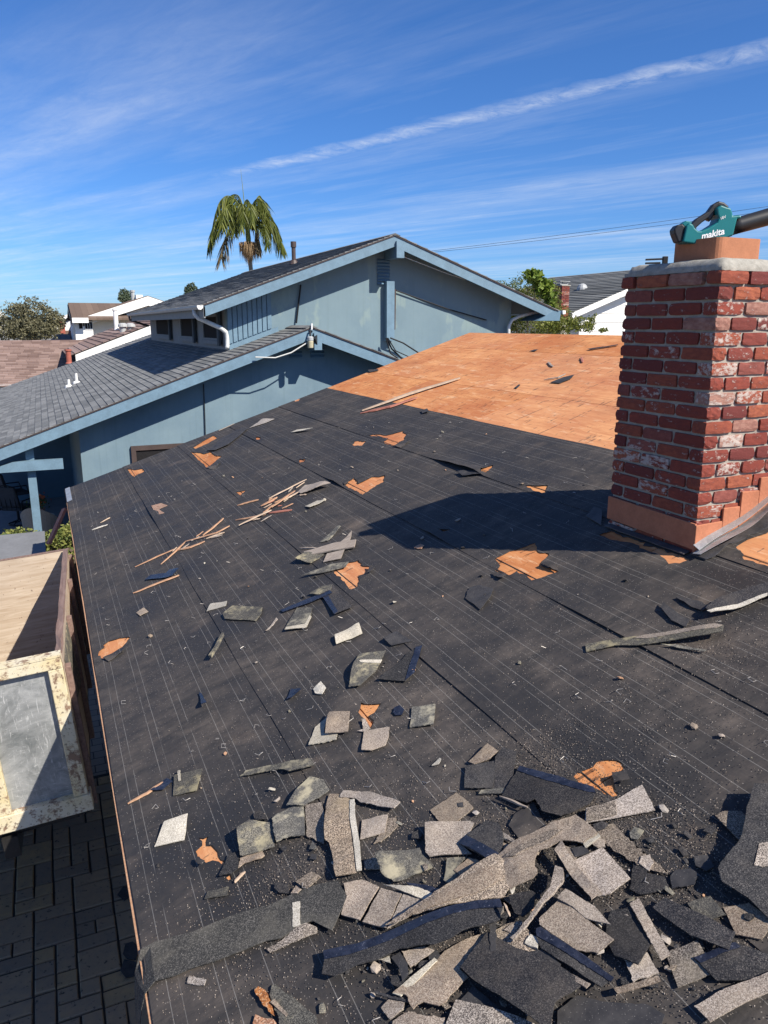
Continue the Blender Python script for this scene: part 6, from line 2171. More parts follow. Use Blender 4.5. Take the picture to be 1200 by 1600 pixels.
# hedge along the side yard and the low grey shed roof in front of it
hy = 13.6
hx0, hx1 = -3.4, on_y(112, 845, hy).x + 0.2
hz = on_y(40, 838, hy).z
hd = thing('hedge', 'clipped yellow-green hedge below the blue porch', 'hedge', ((hx0 + hx1) / 2, hy, 0))
n = 9000
pp = np.column_stack([rng.uniform(hx0, hx1, n), rng.uniform(hy - 0.35, hy + 0.35, n), hz - 0.75 * rng.random(n) ** 2.2])
pp[:, 2] += 0.05 * np.sin(pp[:, 0] * 7) + rng.normal(size=n) * 0.03
leaf_cloud('foliage', M['leaf_hedge'], hd, pp, 0.075, 0.2, 0.6)
mb = MB().box(hx0, hx1, hy - 0.25, hy + 0.25, 0.0, hz - 0.25)
mb.build('branches', M['bark'], hd)
q0, q1 = on_y(-40, 880, 11.9), on_y(73, 880, 11.9)
zt = on_y(40, 868, 11.9).z
sh = thing('yard_bin', 'low grey-topped storage bin standing before the hedge', 'bin', ((q0.x + q1.x) / 2, 12.3, 0))
mb = MB()
mb.prism([(q0.x - 0.8, 11.9, zt - 0.08), (q1.x, 11.9, zt - 0.08), (q1.x, 13.0, zt + 0.02), (q0.x - 0.8, 13.0, zt + 0.02)], (0, 0, 0.05))
mb.build('lid', M['greyroof'], sh)
box('bin_body', q0.x - 0.75, q1.x - 0.03, 11.95, 12.95, 0.0, zt - 0.09, M['dkplastic'], sh)

# ================================================================== DUMP TRAILER BESIDE THE EAVE
tr = thing('dump_trailer', 'old debris trailer with chipped cream wooden sides parked under the eave', 'trailer', (-0.075, 5.30, 2.725), rot=(0, R(-4.5), R(-2.3)))
W_, D_, HB = 2.05, 3.05, 1.20
tg = MB()
tg.box(-W_ + 0.03, -0.03, 0.035, 0.045, -HB + 0.05, -0.04)
gate = tg.build('tailgate', M['zinc'], tr, local=True)
for nm, bx in (('top_rail', (-W_, 0.0, -0.02, 0.07, -0.085, 0.0)), ('bottom_rail', (-W_, 0.02, -0.03, 0.08, -HB, -HB + 0.13)), ('stile', (-0.095, 0.0, -0.018, 0.068, -HB + 0.13, -0.085)), ('stile', (-0.60, -0.50, -0.018, 0.034, -HB + 0.13, -0.085)), ('stile', (-1.15, -1.05, -0.018, 0.034, -HB + 0.13, -0.085)), ('stile', (-W_, -W_ + 0.09, -0.018, 0.068, -HB + 0.13, -0.085))):
    mb = MB().box(*bx)
    o = mb.build(nm, M['chipped'], gate, 0.006, local=True)
mb = MB().box(-W_, 0.0, -0.024, 0.074, 0.0, 0.012)
mb.build('rail_cap', M['chipped'], gate, local=True)
mb = MB()
mb.prism([(-W_ + 0.02, D_, -HB), (0.0, D_, -HB), (0.0, D_, -0.10), (-W_ + 0.02, D_, -0.10)], (0, 0.03, 0))
mb.build('front_board', M['plyside'], tr, local=True)
mb = MB().box(-W_, 0.01, D_ - 0.002, D_ + 0.032, -0.10, -0.088)
mb.build('front_cap', M['rubberwood'], tr, local=True)
for x0, nm in ((-0.035, 'side_board'), (-W_, 'side_board')):
    mb = MB().prism([(x0, 0.085, -HB), (x0, D_ - 0.012, -HB), (x0, D_ - 0.012, -0.10), (x0, 0.085, -0.02)], (0.035, 0, 0))
    mb.build(nm, M['plyside'], tr, local=True)
# ragged cap and outer stakes on the near side
v, f = [], []
n = 16
for i in range(n + 1):
    s = i / n
    y = 0.09 + (D_ - 0.12) * s
    zt = -0.02 - 0.08 * s
    j = 0.012 * noise.noise(Vector((s * 9, 1, 0)))
    v += [(-0.044 + j, y, zt), (0.006 + j, y, zt), (0.004 - j, y, zt + 0.022 + j), (-0.040 + j, y, zt + 0.02 - j)]
for i in range(n):
    a, b = 4 * i, 4 * i + 4
    f += [(a, a + 1, b + 1, b), (a + 1, a + 2, b + 2, b + 1), (a + 2, a + 3, b + 3, b + 2), (a + 3, a, b, b + 3)]
f += [(0, 1, 2, 3), tuple(4 * n + q for q in (3, 2, 1, 0))]
shape('side_cap', v, f, M['rubberwood'], tr, local=True)
for y in (0.12, 1.1, 2.1, 2.95):
    mb = MB().box(0.001, 0.040, y, y + 0.07, -HB - 0.05, -0.14)
    mb.build('stake', M['rubberwood'], tr, 0.004, local=True)
mb = MB().prism([(0.002, 0.2, -0.12), (0.002, 1.02, -0.14), (0.03, 0.9, -0.62), (0.03, 0.24, -0.45)], (0.006, 0, 0))
mb.build('hanging_felt', M['moss'], tr, local=True)
mb = MB().box(-W_, 0.0, 0.05, D_, -HB - 0.06, -HB - 0.001)
mb.build('bed_floor', M['steel'], tr, local=True)
mb = MB()
mb.box(-1.55, -1.45, 0.0, D_ + 1.2, -HB - 0.22, -HB - 0.061)
mb.box(-0.60, -0.50, 0.0, D_ + 1.2, -HB - 0.22, -HB - 0.061)
for y in (0.15, 1.2, 2.4):
    mb.box(-W_ + 0.1, -0.1, y, y + 0.08, -HB - 0.14, -HB - 0.061)
mb.build('chassis', M['steel'], tr, local=True)
for x in (-1.70, -0.80):
    for y in (2.55, 3.32):
        mb = MB()
        zc = -2.725 + 0.36
        ring = []
        for k in range(24):
            a_ = 2 * math.pi * k / 24
            ring.append((math.cos(a_), math.sin(a_)))
        vv, fv = [], []
        prof = [(0.20, -0.10), (0.33, -0.11), (0.36, -0.08), (0.36, 0.08), (0.33, 0.11), (0.20, 0.10)]
        for r_, xx in prof:
            for c_, s_ in ring:
                vv.append((x + xx, y + r_ * c_, zc + r_ * s_))
        for i in range(len(prof) - 1):
            for k in range(24):
                k2 = (k + 1) % 24
                fv.append((i * 24 + k, i * 24 + k2, (i + 1) * 24 + k2, (i + 1) * 24 + k))
        wh = shape('wheel', vv, fv, M['rubber'], tr, local=True)
        mb = MB().tube([(x - 0.06, y, zc), (x + 0.06, y, zc)], 0.20, 20)
        mb.build('rim', M['steel'], wh, local=True)

# loose scraps fallen on the driveway
for k, (x, y) in enumerate(((200, 1394), (204, 1487), (203, 1512))):
    q = on_z(x, y, 0.03)
    pv = [(q.x + 0.08 * math.cos(a_) * random.uniform(.6, 1.2), q.y + 0.10 * math.sin(a_) * random.uniform(.6, 1.2), 0.028) for a_ in np.arange(0, 6.28, 1.05)]
    mb = MB().prism(pv, (0, 0, 0.008))
    mb.build('felt_scrap', M['black'], None, label=['black scrap lying on the pavers just under the trailer', 'black scrap on the pavers beside the eave edge', 'triangular black scrap on the pavers by the hanging strip'][k], cat='felt scrap', group='scraps fallen on the driveway')

# ================================================================== HOUSES BEYOND
# brown-roofed house behind the blue one on the left
bA = thing('brown_roof_house', 'single-storey house with a wide brown shingle roof behind the blue house', 'house', (-8, 42, 0))
ra = on_y(-60, 532, 44)
rb = on_y(150, 531, 44)
ea = on_y(-60, 603, 36)
za, ze = ra.z, ea.z
slopeA = (za - ze) / 8.0
x0A, x1A = -20.0, 3.0
mb = MB()
mb.prism([(x0A, 36, ze - 0.02), (x0A, 44, za - 0.02), (x0A, 52, ze - 0.02), (x0A, 52, ze - 0.14), (x0A, 44, za - 0.14), (x0A, 36, ze - 0.14)], (x1A - x0A, 0, 0))
rA = mb.build('roof', M['soffit'], bA)
ORG[rA.name] = ORG[bA.name]
# courses facing us, each its own strip
ca = math.cos(math.atan(slopeA))
cms = []
for k in range(3):
    me = course_mesh(0.30, x1A - x0A, slopeA, 1, M['shg_brown'], 0.035, k + 20)
    # turn so the strip runs along X and falls towards -Y
    for v in me.vertices:
        x, y, z = v.co
        v.co = (y, -x, z)
    me.flip_normals()
    cms.append(me)
y = 44.0
k = 0
while y > 36.05:
    inst('shingle_course', cms[k % 3], rA, Vector((x0A, y, za - slopeA * (44 - y) - 0.012)) - ORG[bA.name])
    y -= 0.29 * ca
    k += 1
box('wall', x0A + 0.5, x1A, 36.5, 51.5, 0, ze - 0.15, M['cream'], bA)
box('fascia', x0A, x1A, 35.93, 35.99, ze - 0.22, ze - 0.0, M['white'], bA)
# its gabled wing, right: rake with a white fascia
p0, p1 = on_y(118, 556, 34.0), on_y(262, 500, 34.0)
sw = (p1.z - p0.z) / (p1.x - p0.x)
mb = MB()
xr_ = p1.x + 3.0
zr2 = p0.z + sw * (xr_ - p0.x)
mb.prism([(p0.x, 34.06, p0.z + 0.08), (xr_, 34.06, zr2 + 0.08), (xr_, 34.06, zr2 - 0.06), (p0.x, 34.06, p0.z - 0.06)], (0, 12, 0))
wgr = mb.build('wing_roof', M['soffit'], bA)
ORG[wgr.name] = ORG[bA.name]
courses(wgr, xr_, zr2 + 0.10, p0.x - 0.05, sw, 34.0, 46, 0.30, M['shg_brown'], 0.03)
mb = MB()
mb.prism([(p0.x, 34.0, p0.z + 0.04), (xr_, 34.0, zr2 + 0.04), (xr_, 34.0, zr2 - 0.34), (p0.x, 34.0, p0.z - 0.34)], (0, 0.05, 0))
mb.build('rake_fascia', M['white'], bA)
mb = MB()
mb.prism([(p0.x + 0.6, 34.6, 0), (xr_, 34.6, 0), (xr_, 34.6, zr2 - 0.1), (p0.x + 0.6, 34.6, p0.z + 0.1)], (0, 0.2, 0))
mb.build('wing_wall', M['cream'], bA)
# vents on the wing roof
q = on_y(182, 512, 37.0)
mb = MB().lathe([(0.12, -0.1), (0.10, 0.0), (0.10, 0.72), (0.13, 0.74), (0.13, 0.80)], q, 10)
mb.build('vent_pipe', M['white'], bA)
for x in (192, 204):
    q = on_y(x, 512, 36.6)
    mb = MB()
    mb.lathe([(0.14, -0.25), (0.14, 0.02), (0.22, 0.04), (0.20, 0.14), (0.10, 0.2)], q, 12)
    mb.build('roof_ventilator', M['gutter'], bA)

# white two-storey house beyond it
Yb = 56.0
bB = thing('white_house', 'white two-storey house with a brown roof on the left horizon', 'house', (on_y(170, 510, Yb).x, Yb, 0))
A0, A1, A2 = on_y(127, 497, Yb), on_y(231, 463, Yb), on_y(330, 497, Yb)
mb = MB()
mb.prism([(A0.x, Yb, A0.z), (A1.x, Yb, A1.z), (A1.x, Yb, A1.z - 0.6), (A0.x, Yb, A0.z - 0.55)], (0, 0.06, 0))
mb.build('rake_fascia', M['white'], bB)
mb = MB()
mb.prism([(A1.x, Yb, A1.z), (A2.x, Yb, A2.z), (A2.x, Yb, A2.z - 0.55), (A1.x, Yb, A1.z - 0.6)], (0, 0.06, 0))
mb.build('rake_fascia', M['white'], bB)
mb = MB()
mb.prism([(A0.x, Yb + 0.08, A0.z + 0.05), (A1.x, Yb + 0.08, A1.z + 0.05), (A2.x, Yb + 0.08, A2.z + 0.05), (A2.x, Yb + 0.08, A2.z - 0.1), (A1.x, Yb + 0.08, A1.z - 0.12), (A0.x, Yb + 0.08, A0.z - 0.1)], (0, 12, 0))
rfB = mb.build('roof', M['shg_brown_far'], bB)
xl = on_y(145, 510, Yb).x
mb = MB()
mb.prism([(xl, Yb + 0.6, 0), (A2.x - 1, Yb + 0.6, 0), (A2.x - 1, Yb + 0.6, A2.z - 0.4), (A1.x, Yb + 0.6, A1.z - 0.2), (xl, Yb + 0.6, A0.z + (xl - A0.x) * 0.33 - 0.2)], (0, 0.2, 0))
mb.build('gable_wall', M['cream'], bB)
# cross wing with the ridge parallel to the picture
w0, w1 = on_y(106, 473, Yb + 4), on_y(190, 473, Yb + 4)
e0 = on_y(112, 497, Yb - 0.4)
mb = MB()
mb.prism([(w0.x, Yb - 0.6, e0.z), (w0.x, Yb + 4, w0.z), (w0.x, Yb + 8.6, e0.z), (w0.x, Yb + 8.6, e0.z - 0.12), (w0.x, Yb + 4, w0.z - 0.12), (w0.x, Yb - 0.6, e0.z - 0.12)], (w1.x - w0.x + 2, 0, 0))
mb.build('roof', M['shg_brown_far'], bB)
box('fascia', w0.x, A0.x + 0.4, Yb - 0.68, Yb - 0.61, e0.z - 0.30, e0.z + 0.02, M['white'], bB)
mb = MB()
mb.prism([(w0.x, Yb - 0.6, e0.z - 0.13), (w0.x, Yb + 4, w0.z - 0.13), (w0.x, Yb + 4, w0.z - 0.55), (w0.x, Yb - 0.6, e0.z - 0.5)], (-0.05, 0, 0))
mb.build('rake_fascia', M['pipe_dark'], bB)
wx0, wx1 = on_y(117, 510, Yb).x, xl
box('wall', wx0, wx1, Yb, Yb + 8, 0, e0.z - 0.13, M['white'], bB)
for xa, xb in ((123, 129), (133, 136.5), (137.5, 140), (141, 144)):
    a, b = on_y(xa, 515, Yb), on_y(xb, 502, Yb)
    wn = box('window', a.x, b.x, Yb - 0.05, Yb - 0.004, a.z, b.z, M['white'], bB)
    ww = b.x - a.x
    box('pane', a.x + 0.12 * ww, b.x - 0.12 * ww, Yb - 0.058, Yb - 0.051, a.z + 0.06, b.z - 0.06, M['screen'], wn)
q = on_y(208, 470, Yb + 5)
mb = MB().lathe([(0.14, -0.5), (0.14, 0.6), (0.18, 0.62), (0.18, 0.75)], q, 8)
mb.build('vent_pipe', M['gutter'], bB)
a, b = on_y(212, 466, Yb + 5), on_y(222, 461, Yb + 5)
box('roof_hatch', a.x, b.x, Yb + 4.6, Yb + 5.4, a.z - 0.3, b.z, M['white'], bB)

# white gabled house with the red chimney
Yc = 68.0
bC = thing('white_house', 'small white gabled house with a red chimney beside the olive tree', 'house', (on_y(95, 510, Yc).x, Yc, 0))
g0, g1, g2 = on_y(72, 505, Yc), on_y(118, 486, Yc), on_y(170, 505, Yc)
mb = MB()
mb.prism([(g0.x + .4, Yc, 0), (g2.x, Yc, 0), (g2.x, Yc, g2.z - .2), (g1.x, Yc, g1.z - .2), (g0.x + .4, Yc, g0.z - .2)], (0, 0.2, 0))
mb.build('gable_wall', M['white'], bC)
mb = MB()
mb.prism([(g0.x, Yc - 0.4, g0.z), (g1.x, Yc - 0.4, g1.z), (g2.x, Yc - 0.4, g2.z), (g2.x, Yc - 0.4, g2.z - .25), (g1.x, Yc - 0.4, g1.z - .25), (g0.x, Yc - 0.4, g0.z - .25)], (0, 10, 0))
mb.build('roof', M['white'], bC)
a, b = on_y(93, 525, Yc - 2), on_y(101, 505, Yc - 2)
mb = MB().box(a.x, b.x, Yc - 2, Yc - 1.3, 0, b.z)
cc = mb.build('chimney', M['pipe_red'], bC)
box('chimney_cap', a.x - 0.06, b.x + 0.06, Yc - 2.06, Yc - 1.24, b.z - 0.02, b.z + 0.12, M['pipe_red'], cc)
a = on_y(80, 517, Yc - 4)
mb = MB().prism([(a.x, Yc - 6, a.z - 1.1), (a.x, Yc - 1, a.z), (a.x, Yc - 1, a.z - 0.15), (a.x, Yc - 6, a.z - 1.25)], (8, 0, 0))
mb.build('porch_roof', M['shg_brown_far'], bC)
box('porch_wall', a.x + 0.2, a.x + 7.8, Yc - 5.6, Yc - 1, 0, a.z - 1.1, M['cream'], bC)

# grey low roof with a solar panel
Yd = 60.0
bD = thing('low_grey_house', 'low grey-roofed house carrying a dark solar panel, half hidden by the brown roof', 'house', (on_y(40, 530, Yd).x, Yd, 0))
a, b = on_y(-60, 533, Yd), on_y(112, 524, Yd)
mb = MB().prism([(a.x, Yd, a.z - 0.6), (a.x, Yd + 4, b.z + 0.05), (a.x, Yd + 8, a.z - 0.6), (a.x, Yd + 8, a.z - 0.8), (a.x, Yd, a.z - 0.8)], (b.x - a.x, 0, 0))
mb.build('roof', M['shg_far'], bD)
box('wall', a.x + 0.5, b.x - 0.5, Yd + 0.4, Yd + 7.6, 0, a.z - 0.7, M['cream'], bD)
a, b = on_y(16, 528, Yd + 0.6), on_y(69, 521, Yd + 0.6)
mb = MB().prism([(a.x, Yd + 0.6, a.z), (b.x, Yd + 0.6, a.z), (b.x, Yd + 1.2, b.z + 0.1), (a.x, Yd + 1.2, b.z + 0.1)], (0, 0, 0.06))
sp_ = mb.build('solar_panel', M['screen'], bD)

# far white roofs at the left edge
a, b = on_y(-30, 492, 120), on_y(6, 480, 120)
bF = thing('far_white_house', 'far white house cut off by the left edge of the picture', 'house', (a.x, 120, 0))
box('wall', a.x, b.x, 120, 126, 0, a.z - .4, M['white'], bF)
mb = MB().prism([(a.x, 119.5, a.z - 0.6), (b.x + .5, 119.5, a.z - 0.6), (b.x - 1.2, 119.5, b.z), (a.x, 119.5, b.z)], (0, 7, 0))
mb.build('roof', M['white'], bF)

# house on the right: grey roof, white siding, brick chimney
Ye = 31.0
gE0, gE1 = on_y(925, 512, Ye), on_y(975, 465, Ye)
bE = thing('siding_house', 'white-sided house with a grey shingle roof behind the orange plywood ridge', 'house', (gE1.x, Ye, 0))
rt, rl = on_y(890, 458, Ye + 7), on_y(905, 488, Ye)
e_l = on_y(893, 489, Ye)
pk = on_y(1075, 418, Ye)
sE = (pk.z - e_l.z) / (pk.x - e_l.x)
sE = 0.36
pkx = e_l.x + 6.5
pkz = e_l.z + sE * 6.5
mb = MB().prism([(e_l.x, Ye, e_l.z), (pkx, Ye, pkz), (pkx, Ye, pkz - 0.12), (e_l.x, Ye, e_l.z - 0.12)], (0, 11, 0))
rE = mb.build('roof', M['soffit'], bE)
ORG[rE.name] = ORG[bE.name]
courses(rE, pkx, pkz + 0.02, e_l.x - 0.05, sE, Ye - 0.05, Ye + 11, 0.28, M['shg_far'], 0.035)
mb = MB().prism([(pkx, Ye, pkz), (pkx + 6.5, Ye, e_l.z), (pkx + 6.5, Ye, e_l.z - 0.12), (pkx, Ye, pkz - 0.12)], (0, 11, 0))
mb.build('roof', M['shg_far'], bE)
mb = MB().prism([(e_l.x, Ye - 0.06, e_l.z), (pkx, Ye - 0.06, pkz), (pkx, Ye - 0.06, pkz - 0.28), (e_l.x, Ye - 0.06, e_l.z - 0.28)], (0, 0.055, 0))
mb.build('rake_fascia', M['white'], bE)
box('eave_fascia', e_l.x - 0.06, e_l.x - 0.01, Ye, Ye + 11, e_l.z - 0.35, e_l.z - 0.02, M['gutter'], bE)
xw0 = e_l.x + 0.9
zz = 0.0
k = 0
hgt = 0.42
while zz < pkz - 0.2:
    za_, zb_ = zz, min(zz + hgt, pkz - 0.12)
    xa = xw0 if za_ < e_l.z - 0.12 else max(xw0, e_l.x + (za_ + 0.14 - e_l.z) / sE)
    xb = xw0 if zb_ < e_l.z - 0.12 else max(xw0, e_l.x + (zb_ + 0.14 - e_l.z) / sE)
    mb = MB().prism([(xa, Ye + 0.5, za_), (pkx + 5.5 - max(0, xa - xw0), Ye + 0.5, za_), (pkx + 5.5 - max(0, xb - xw0), Ye + 0.53, zb_), (xb, Ye + 0.53, zb_)], (0, 0.2, 0))
    mb.build('siding_board', M['white'], bE)
    zz += hgt
    k += 1
box('side_wall', xw0, xw0 + 0.2, Ye + 0.75, Ye + 10.5, 0, e_l.z - 0.1, M['white'], bE)
# its brick chimney, courses picked out as rows
c0, c1 = on_y(869, 492, Ye - 0.4), on_y(891, 447, Ye - 0.4)
xm = on_y(881, 470, Ye - 0.4).x
chE = box('chimney', c0.x + 0.25, c1.x - 0.05, Ye - 0.4, Ye + 0.25, 0, c1.z, M['mortar'], bE)
z = c1.z
k = 0
bme = brick_me[0]
off = ORG[bE.name]
while z > c0.z - 0.25:
    for xx0, xx1 in ((c0.x + 0.24, (c0.x + c1.x) / 2 + (0.1 if k % 2 else -0.02)), ((c0.x + c1.x) / 2 + (0.115 if k % 2 else -0.005), c1.x - 0.04)):
        inst('brick', brick_me[k % 9], chE, Vector(((xx0 + xx1) / 2, Ye - 0.4, z - 0.04)) - off, (0, 0, 0), (xx1 - xx0, 0.05, 0.068))
    for q in range(3):
        inst('brick', brick_me[(k + q) % 9], chE, Vector((c0.x + 0.25, Ye - 0.28 + q * 0.215, z - 0.04)) - off, (0, 0, 0), (0.05, 0.2, 0.068))
    z -= 0.08
    k += 1
box('chimney_cap', c0.x + 0.20, c1.x, Ye - 0.45, Ye + 0.30, c1.z, c1.z + 0.05, M['cement'], chE)
mb = MB()
xm = (c0.x + c1.x) / 2 + 0.1
for dx_ in (-0.2, 0.2):
    for dy_ in (-0.2, 0.2):
        mb.box(xm + dx_ - 0.015, xm + dx_ + 0.015, Ye - 0.07 + dy_ - 0.015, Ye - 0.07 + dy_ + 0.015, c1.z + 0.05, c1.z + 0.20)
mb.box(xm - 0.21, xm + 0.21, Ye - 0.28, Ye + 0.14, c1.z + 0.06, c1.z + 0.09)
mb.box(xm - 0.28, xm + 0.28, Ye - 0.35, Ye + 0.21, c1.z + 0.20, c1.z + 0.225)
mb.build('spark_arrestor', M['gutter'], chE)
q = on_y(909, 464, Ye + 4)
zq = pkz - sE * (pkx - q.x)
mb = MB().lathe([(0.30, -0.1), (0.28, 0.05), (0.20, 0.20), (0.08, 0.27)], (q.x, Ye + 4, zq + 0.03), 12)
mb.build('roof_ventilator', M['gutter'], bE)

# ================================================================== TREES
def tree(name, label, cat, base, height, blobs, nleaf, size, mt, sd, trunk_r=0.14, aspect=0.5, group=None, flat=0.2, hollow=0.55):
    """base on the ground; blobs are (centre, radii) of the crown's clumps"""
    t_ = thing(name, label, cat, base, group)
    base = Vector(base)
    rr = np.random.default_rng(sd)
    top = base + Vector((0, 0, height * 0.62))
    mb = MB()
    pts = [base, base.lerp(top, .35) + Vector((.1, .05, 0)), base.lerp(top, .7) + Vector((-.06, .1, 0)), top]
    mb.tube(pts, [trunk_r, trunk_r * .85, trunk_r * .65, trunk_r * .35], 8)
    for c, r_ in blobs:
        a_ = base.lerp(top, 0.45 + 0.4 * rr.random())
        c = Vector(c)
        mid = a_.lerp(c, .5) + Vector((0, 0, -.1 * height * 0.3))
        mb.tube([a_, mid, c], [trunk_r * .45, trunk_r * .3, trunk_r * .1], 6)
    mb.build('trunk', M['bark'], t_)
    vol = np.array([r_[0] * r_[1] * r_[2] for c, r_ in blobs]) ** 0.8
    cnt = (nleaf * vol / vol.sum()).astype(int)
    P_ = []
    for (c, r_), n in zip(blobs, cnt):
        d = rr.normal(size=(n, 3))
        d /= np.linalg.norm(d, axis=1)[:, None]
        rad = hollow + (1 - hollow) * rr.random(n) ** 0.5
        p = d * rad[:, None]
        # lumpy surface and gaps
        s = np.array([noise.noise(Vector((q[0] * 2.6 + sd, q[1] * 2.6, q[2] * 2.6))) for q in d])
        p *= (1 + 0.42 * s)[:, None]
        keep = np.array([noise.noise(Vector((q[0] * 5 + sd, q[1] * 5, q[2] * 5 + 3))) for q in p]) > -0.28
        p = p[keep] * np.array(r_) + np.array(c)
        P_.append(p)
    leaf_cloud('crown', mt, t_, np.concatenate(P_), size, flat, aspect, sd)
    return t_


def blobs_px(lst, Y):
    """crown clumps given by their place and size in the view at distance Y"""
    out = []
    for x, y, rx, ry in lst:
        c = on_y(x, y, Y)
        k = (c - Vector((0, 0, EYE))).length / FPX
        out.append(((c.x, c.y + random.uniform(-.5, .5) * rx * k, c.z), (rx * k, rx * k * 0.9, ry * k)))
    return out


Yt = 58.0
c = on_y(40, 520, Yt)
tree('olive_tree', 'broad dusty olive-green tree at the left edge of the skyline', 'tree', (c.x, Yt, 0), 6.5,
     blobs_px([(28, 502, 26, 22), (55, 495, 28, 24), (78, 505, 18, 18), (12, 515, 20, 14), (48, 515, 36, 16), (90, 500, 12, 10), (30, 487, 14, 10)], Yt), 15000, 0.17, M['leaf_olive'], 3)
Yt = 140.0
c = on_y(196, 470, Yt)
tree('distant_tree', 'small rounded tree on the skyline behind the white house', 'tree', (c.x, Yt, 0), 12,
     blobs_px([(194, 458, 7, 6), (201, 462, 7, 6), (190, 466, 5, 5), (206, 467, 4, 4), (197, 468, 10, 6)], Yt), 2500, 0.34, M['leaf_far'], 5, 0.25)
c = on_y(300, 460, Yt)
tree('distant_tree', 'small distant tree peeping over the eave of the blue roof', 'tree', (c.x, Yt, 0), 12,
     blobs_px([(299, 447, 6, 5), (293, 452, 5, 4), (305, 452, 5, 4), (298, 458, 8, 8)], Yt), 1800, 0.34, M['leaf_far'], 8, 0.25)
Yt = 27.0
c = on_y(830, 500, Yt)
tree('leafy_tree', 'dense yellow-green tree rising behind the right end of the blue gable', 'tree', (c.x, Yt, 0), 6.5,
     blobs_px([(815, 452, 30, 24), (840, 470, 34, 30), (800, 475, 26, 30), (835, 505, 44, 26), (868, 500, 26, 22), (790, 500, 40, 20), (785, 450, 14, 12)], Yt), 16000, 0.085, M['leaf_green'], 11, 0.12)
Yt = 25.5
c = on_y(850, 500, Yt)
tree('broadleaf_tree', 'broad-leaved bright green tree beside the far red chimney', 'tree', (c.x, Yt, 0), 6.0,
     blobs_px([(830, 432, 14, 12), (852, 452, 13, 14), (843, 445, 12, 12), (858, 470, 10, 14)], Yt), 900, 0.20, M['leaf_broad'], 13, 0.06, 0.75, hollow=0.35)
Yt = 24.0
for k, (bl_, lb) in enumerate((([(880, 508, 24, 14), (905, 505, 18, 12), (860, 512, 22, 12)], 'leafy shrub right of the blue gable, below the far chimney'),
                               ([(926, 503, 6, 12), (922, 512, 9, 8), (930, 494, 3, 5)], 'thin upright shrub before the white siding'),
                               ([(945, 515, 7, 3.5), (940, 517, 4, 3)], 'small shrub tip showing over the ridge beside the chimney'))):
    c = on_y(bl_[0][0], 510, Yt)
    tree('shrub', lb, 'shrub', (c.x, Yt + 0.5 * k, 0), 4.8, blobs_px(bl_, Yt + 0.5 * k), (2600, 420, 160)[k], 0.10, M['leaf_green'], 30 + k, 0.04, 0.5, hollow=0.3)

# king palm behind the blue house
Yp = 38.0
crown = on_y(389, 356, Yp)
k = (crown - Vector((0, 0, EYE))).length / FPX
pm = thing('palm_tree', 'tall king palm with drooping fronds above the blue roof', 'palm tree', (crown.x + 0.3, Yp, 0))
mb = MB()
mb.tube([(crown.x + 0.45, Yp, 0), (crown.x + 0.30, Yp, 4), on_y(391, 412, Yp), on_y(389, 388, Yp)], [0.19, 0.15, 0.10, 0.10], 12)
mb.build('trunk', M['palmbark'], pm)
mb = MB()
mb.tube([on_y(389, 390, Yp), on_y(388, 372, Yp), on_y(386, 352, Yp), on_y(385, 338, Yp)], [0.10, 0.12, 0.10, 0.05], 10)
mb.build('crownshaft', M['crownshaft'], pm)
sp0, sp1 = on_y(384, 338, Yp), on_y(376, 264, Yp)
mb = MB()
mb.tube([sp0, sp0.lerp(sp1, .5), sp1], [0.03, 0.016, 0.004], 6)
mb.build('spear_leaf', M['crownshaft'], pm)


def frond(path, dep, dry=False, sd=0, leaf_len=26):
    """path in view pixels (base to tip), dep depth offsets at base and tip"""
    rr = random.Random(sd)
    n = 30
    P3 = [on_y(x, y, Yp + dep[0] + (dep[1] - dep[0]) * i / (len(path) - 1)) for i, (x, y) in enumerate(path)]
    # smooth path
    pts = []
    for i in range(n + 1):
        s = i / n * (len(P3) - 1)
        j = min(int(s), len(P3) - 2)
        u = s - j
        p_1 = P3[max(j - 1, 0)]
        p0_, p1_ = P3[j], P3[j + 1]
        p2 = P3[min(j + 2, len(P3) - 1)]
        pts.append(0.5 * ((2 * p0_) + (p1_ - p_1) * u + (2 * p_1 - 5 * p0_ + 4 * p1_ - p2) * u * u + (-p_1 + 3 * p0_ - 3 * p1_ + p2) * u ** 3))
    mb = MB()
    mb.tube(pts, [0.035 * (1 - 0.85 * i / n) for i in range(n + 1)], 5)
    v, f = mb.v, mb.f
    for i in range(3, n + 1):
        d = (pts[min(i + 1, n)] - pts[i - 1]).normalized()
        side = d.cross(Vector((0, 0, 1)))
        if side.length < 0.1:
            side = Vector((1, 0, 0))
        side.normalize()
        s = i / n
        ll = leaf_len * k * (0.55 + 0.75 * math.sin(math.pi * min(1, s * 0.9 + 0.05))) 
        for sg in (-1, 1):
            for rep in range(2):
                b = pts[i].lerp(pts[i - 1], rep * 0.5)
                dirn = (side * sg * rr.uniform(.25, .6) + d * rr.uniform(.35, .6) + Vector((0, 0, -rr.uniform(.65, 1.05)))).normalized()
                tip = b + dirn * ll * rr.uniform(.75, 1.1) + Vector((0, 0, -0.12 * ll))
                mid = b.lerp(tip, .45) + Vector((0, 0, 0.06 * ll))
                wv = dirn.cross(Vector((rr.uniform(-1, 1), rr.uniform(-1, 1), rr.uniform(-.3, .3)))).normalized() * 0.025
                q = len(v)
                v += [tuple(b - wv * .5), tuple(b + wv * .5), tuple(mid + wv), tuple(tip), tuple(mid - wv)]
                f += [(q, q + 1, q + 2, q + 4), (q + 4, q + 2, q + 3)]
    return shape('frond', v, f, M['frond_dry' if dry else 'frond'], pm)


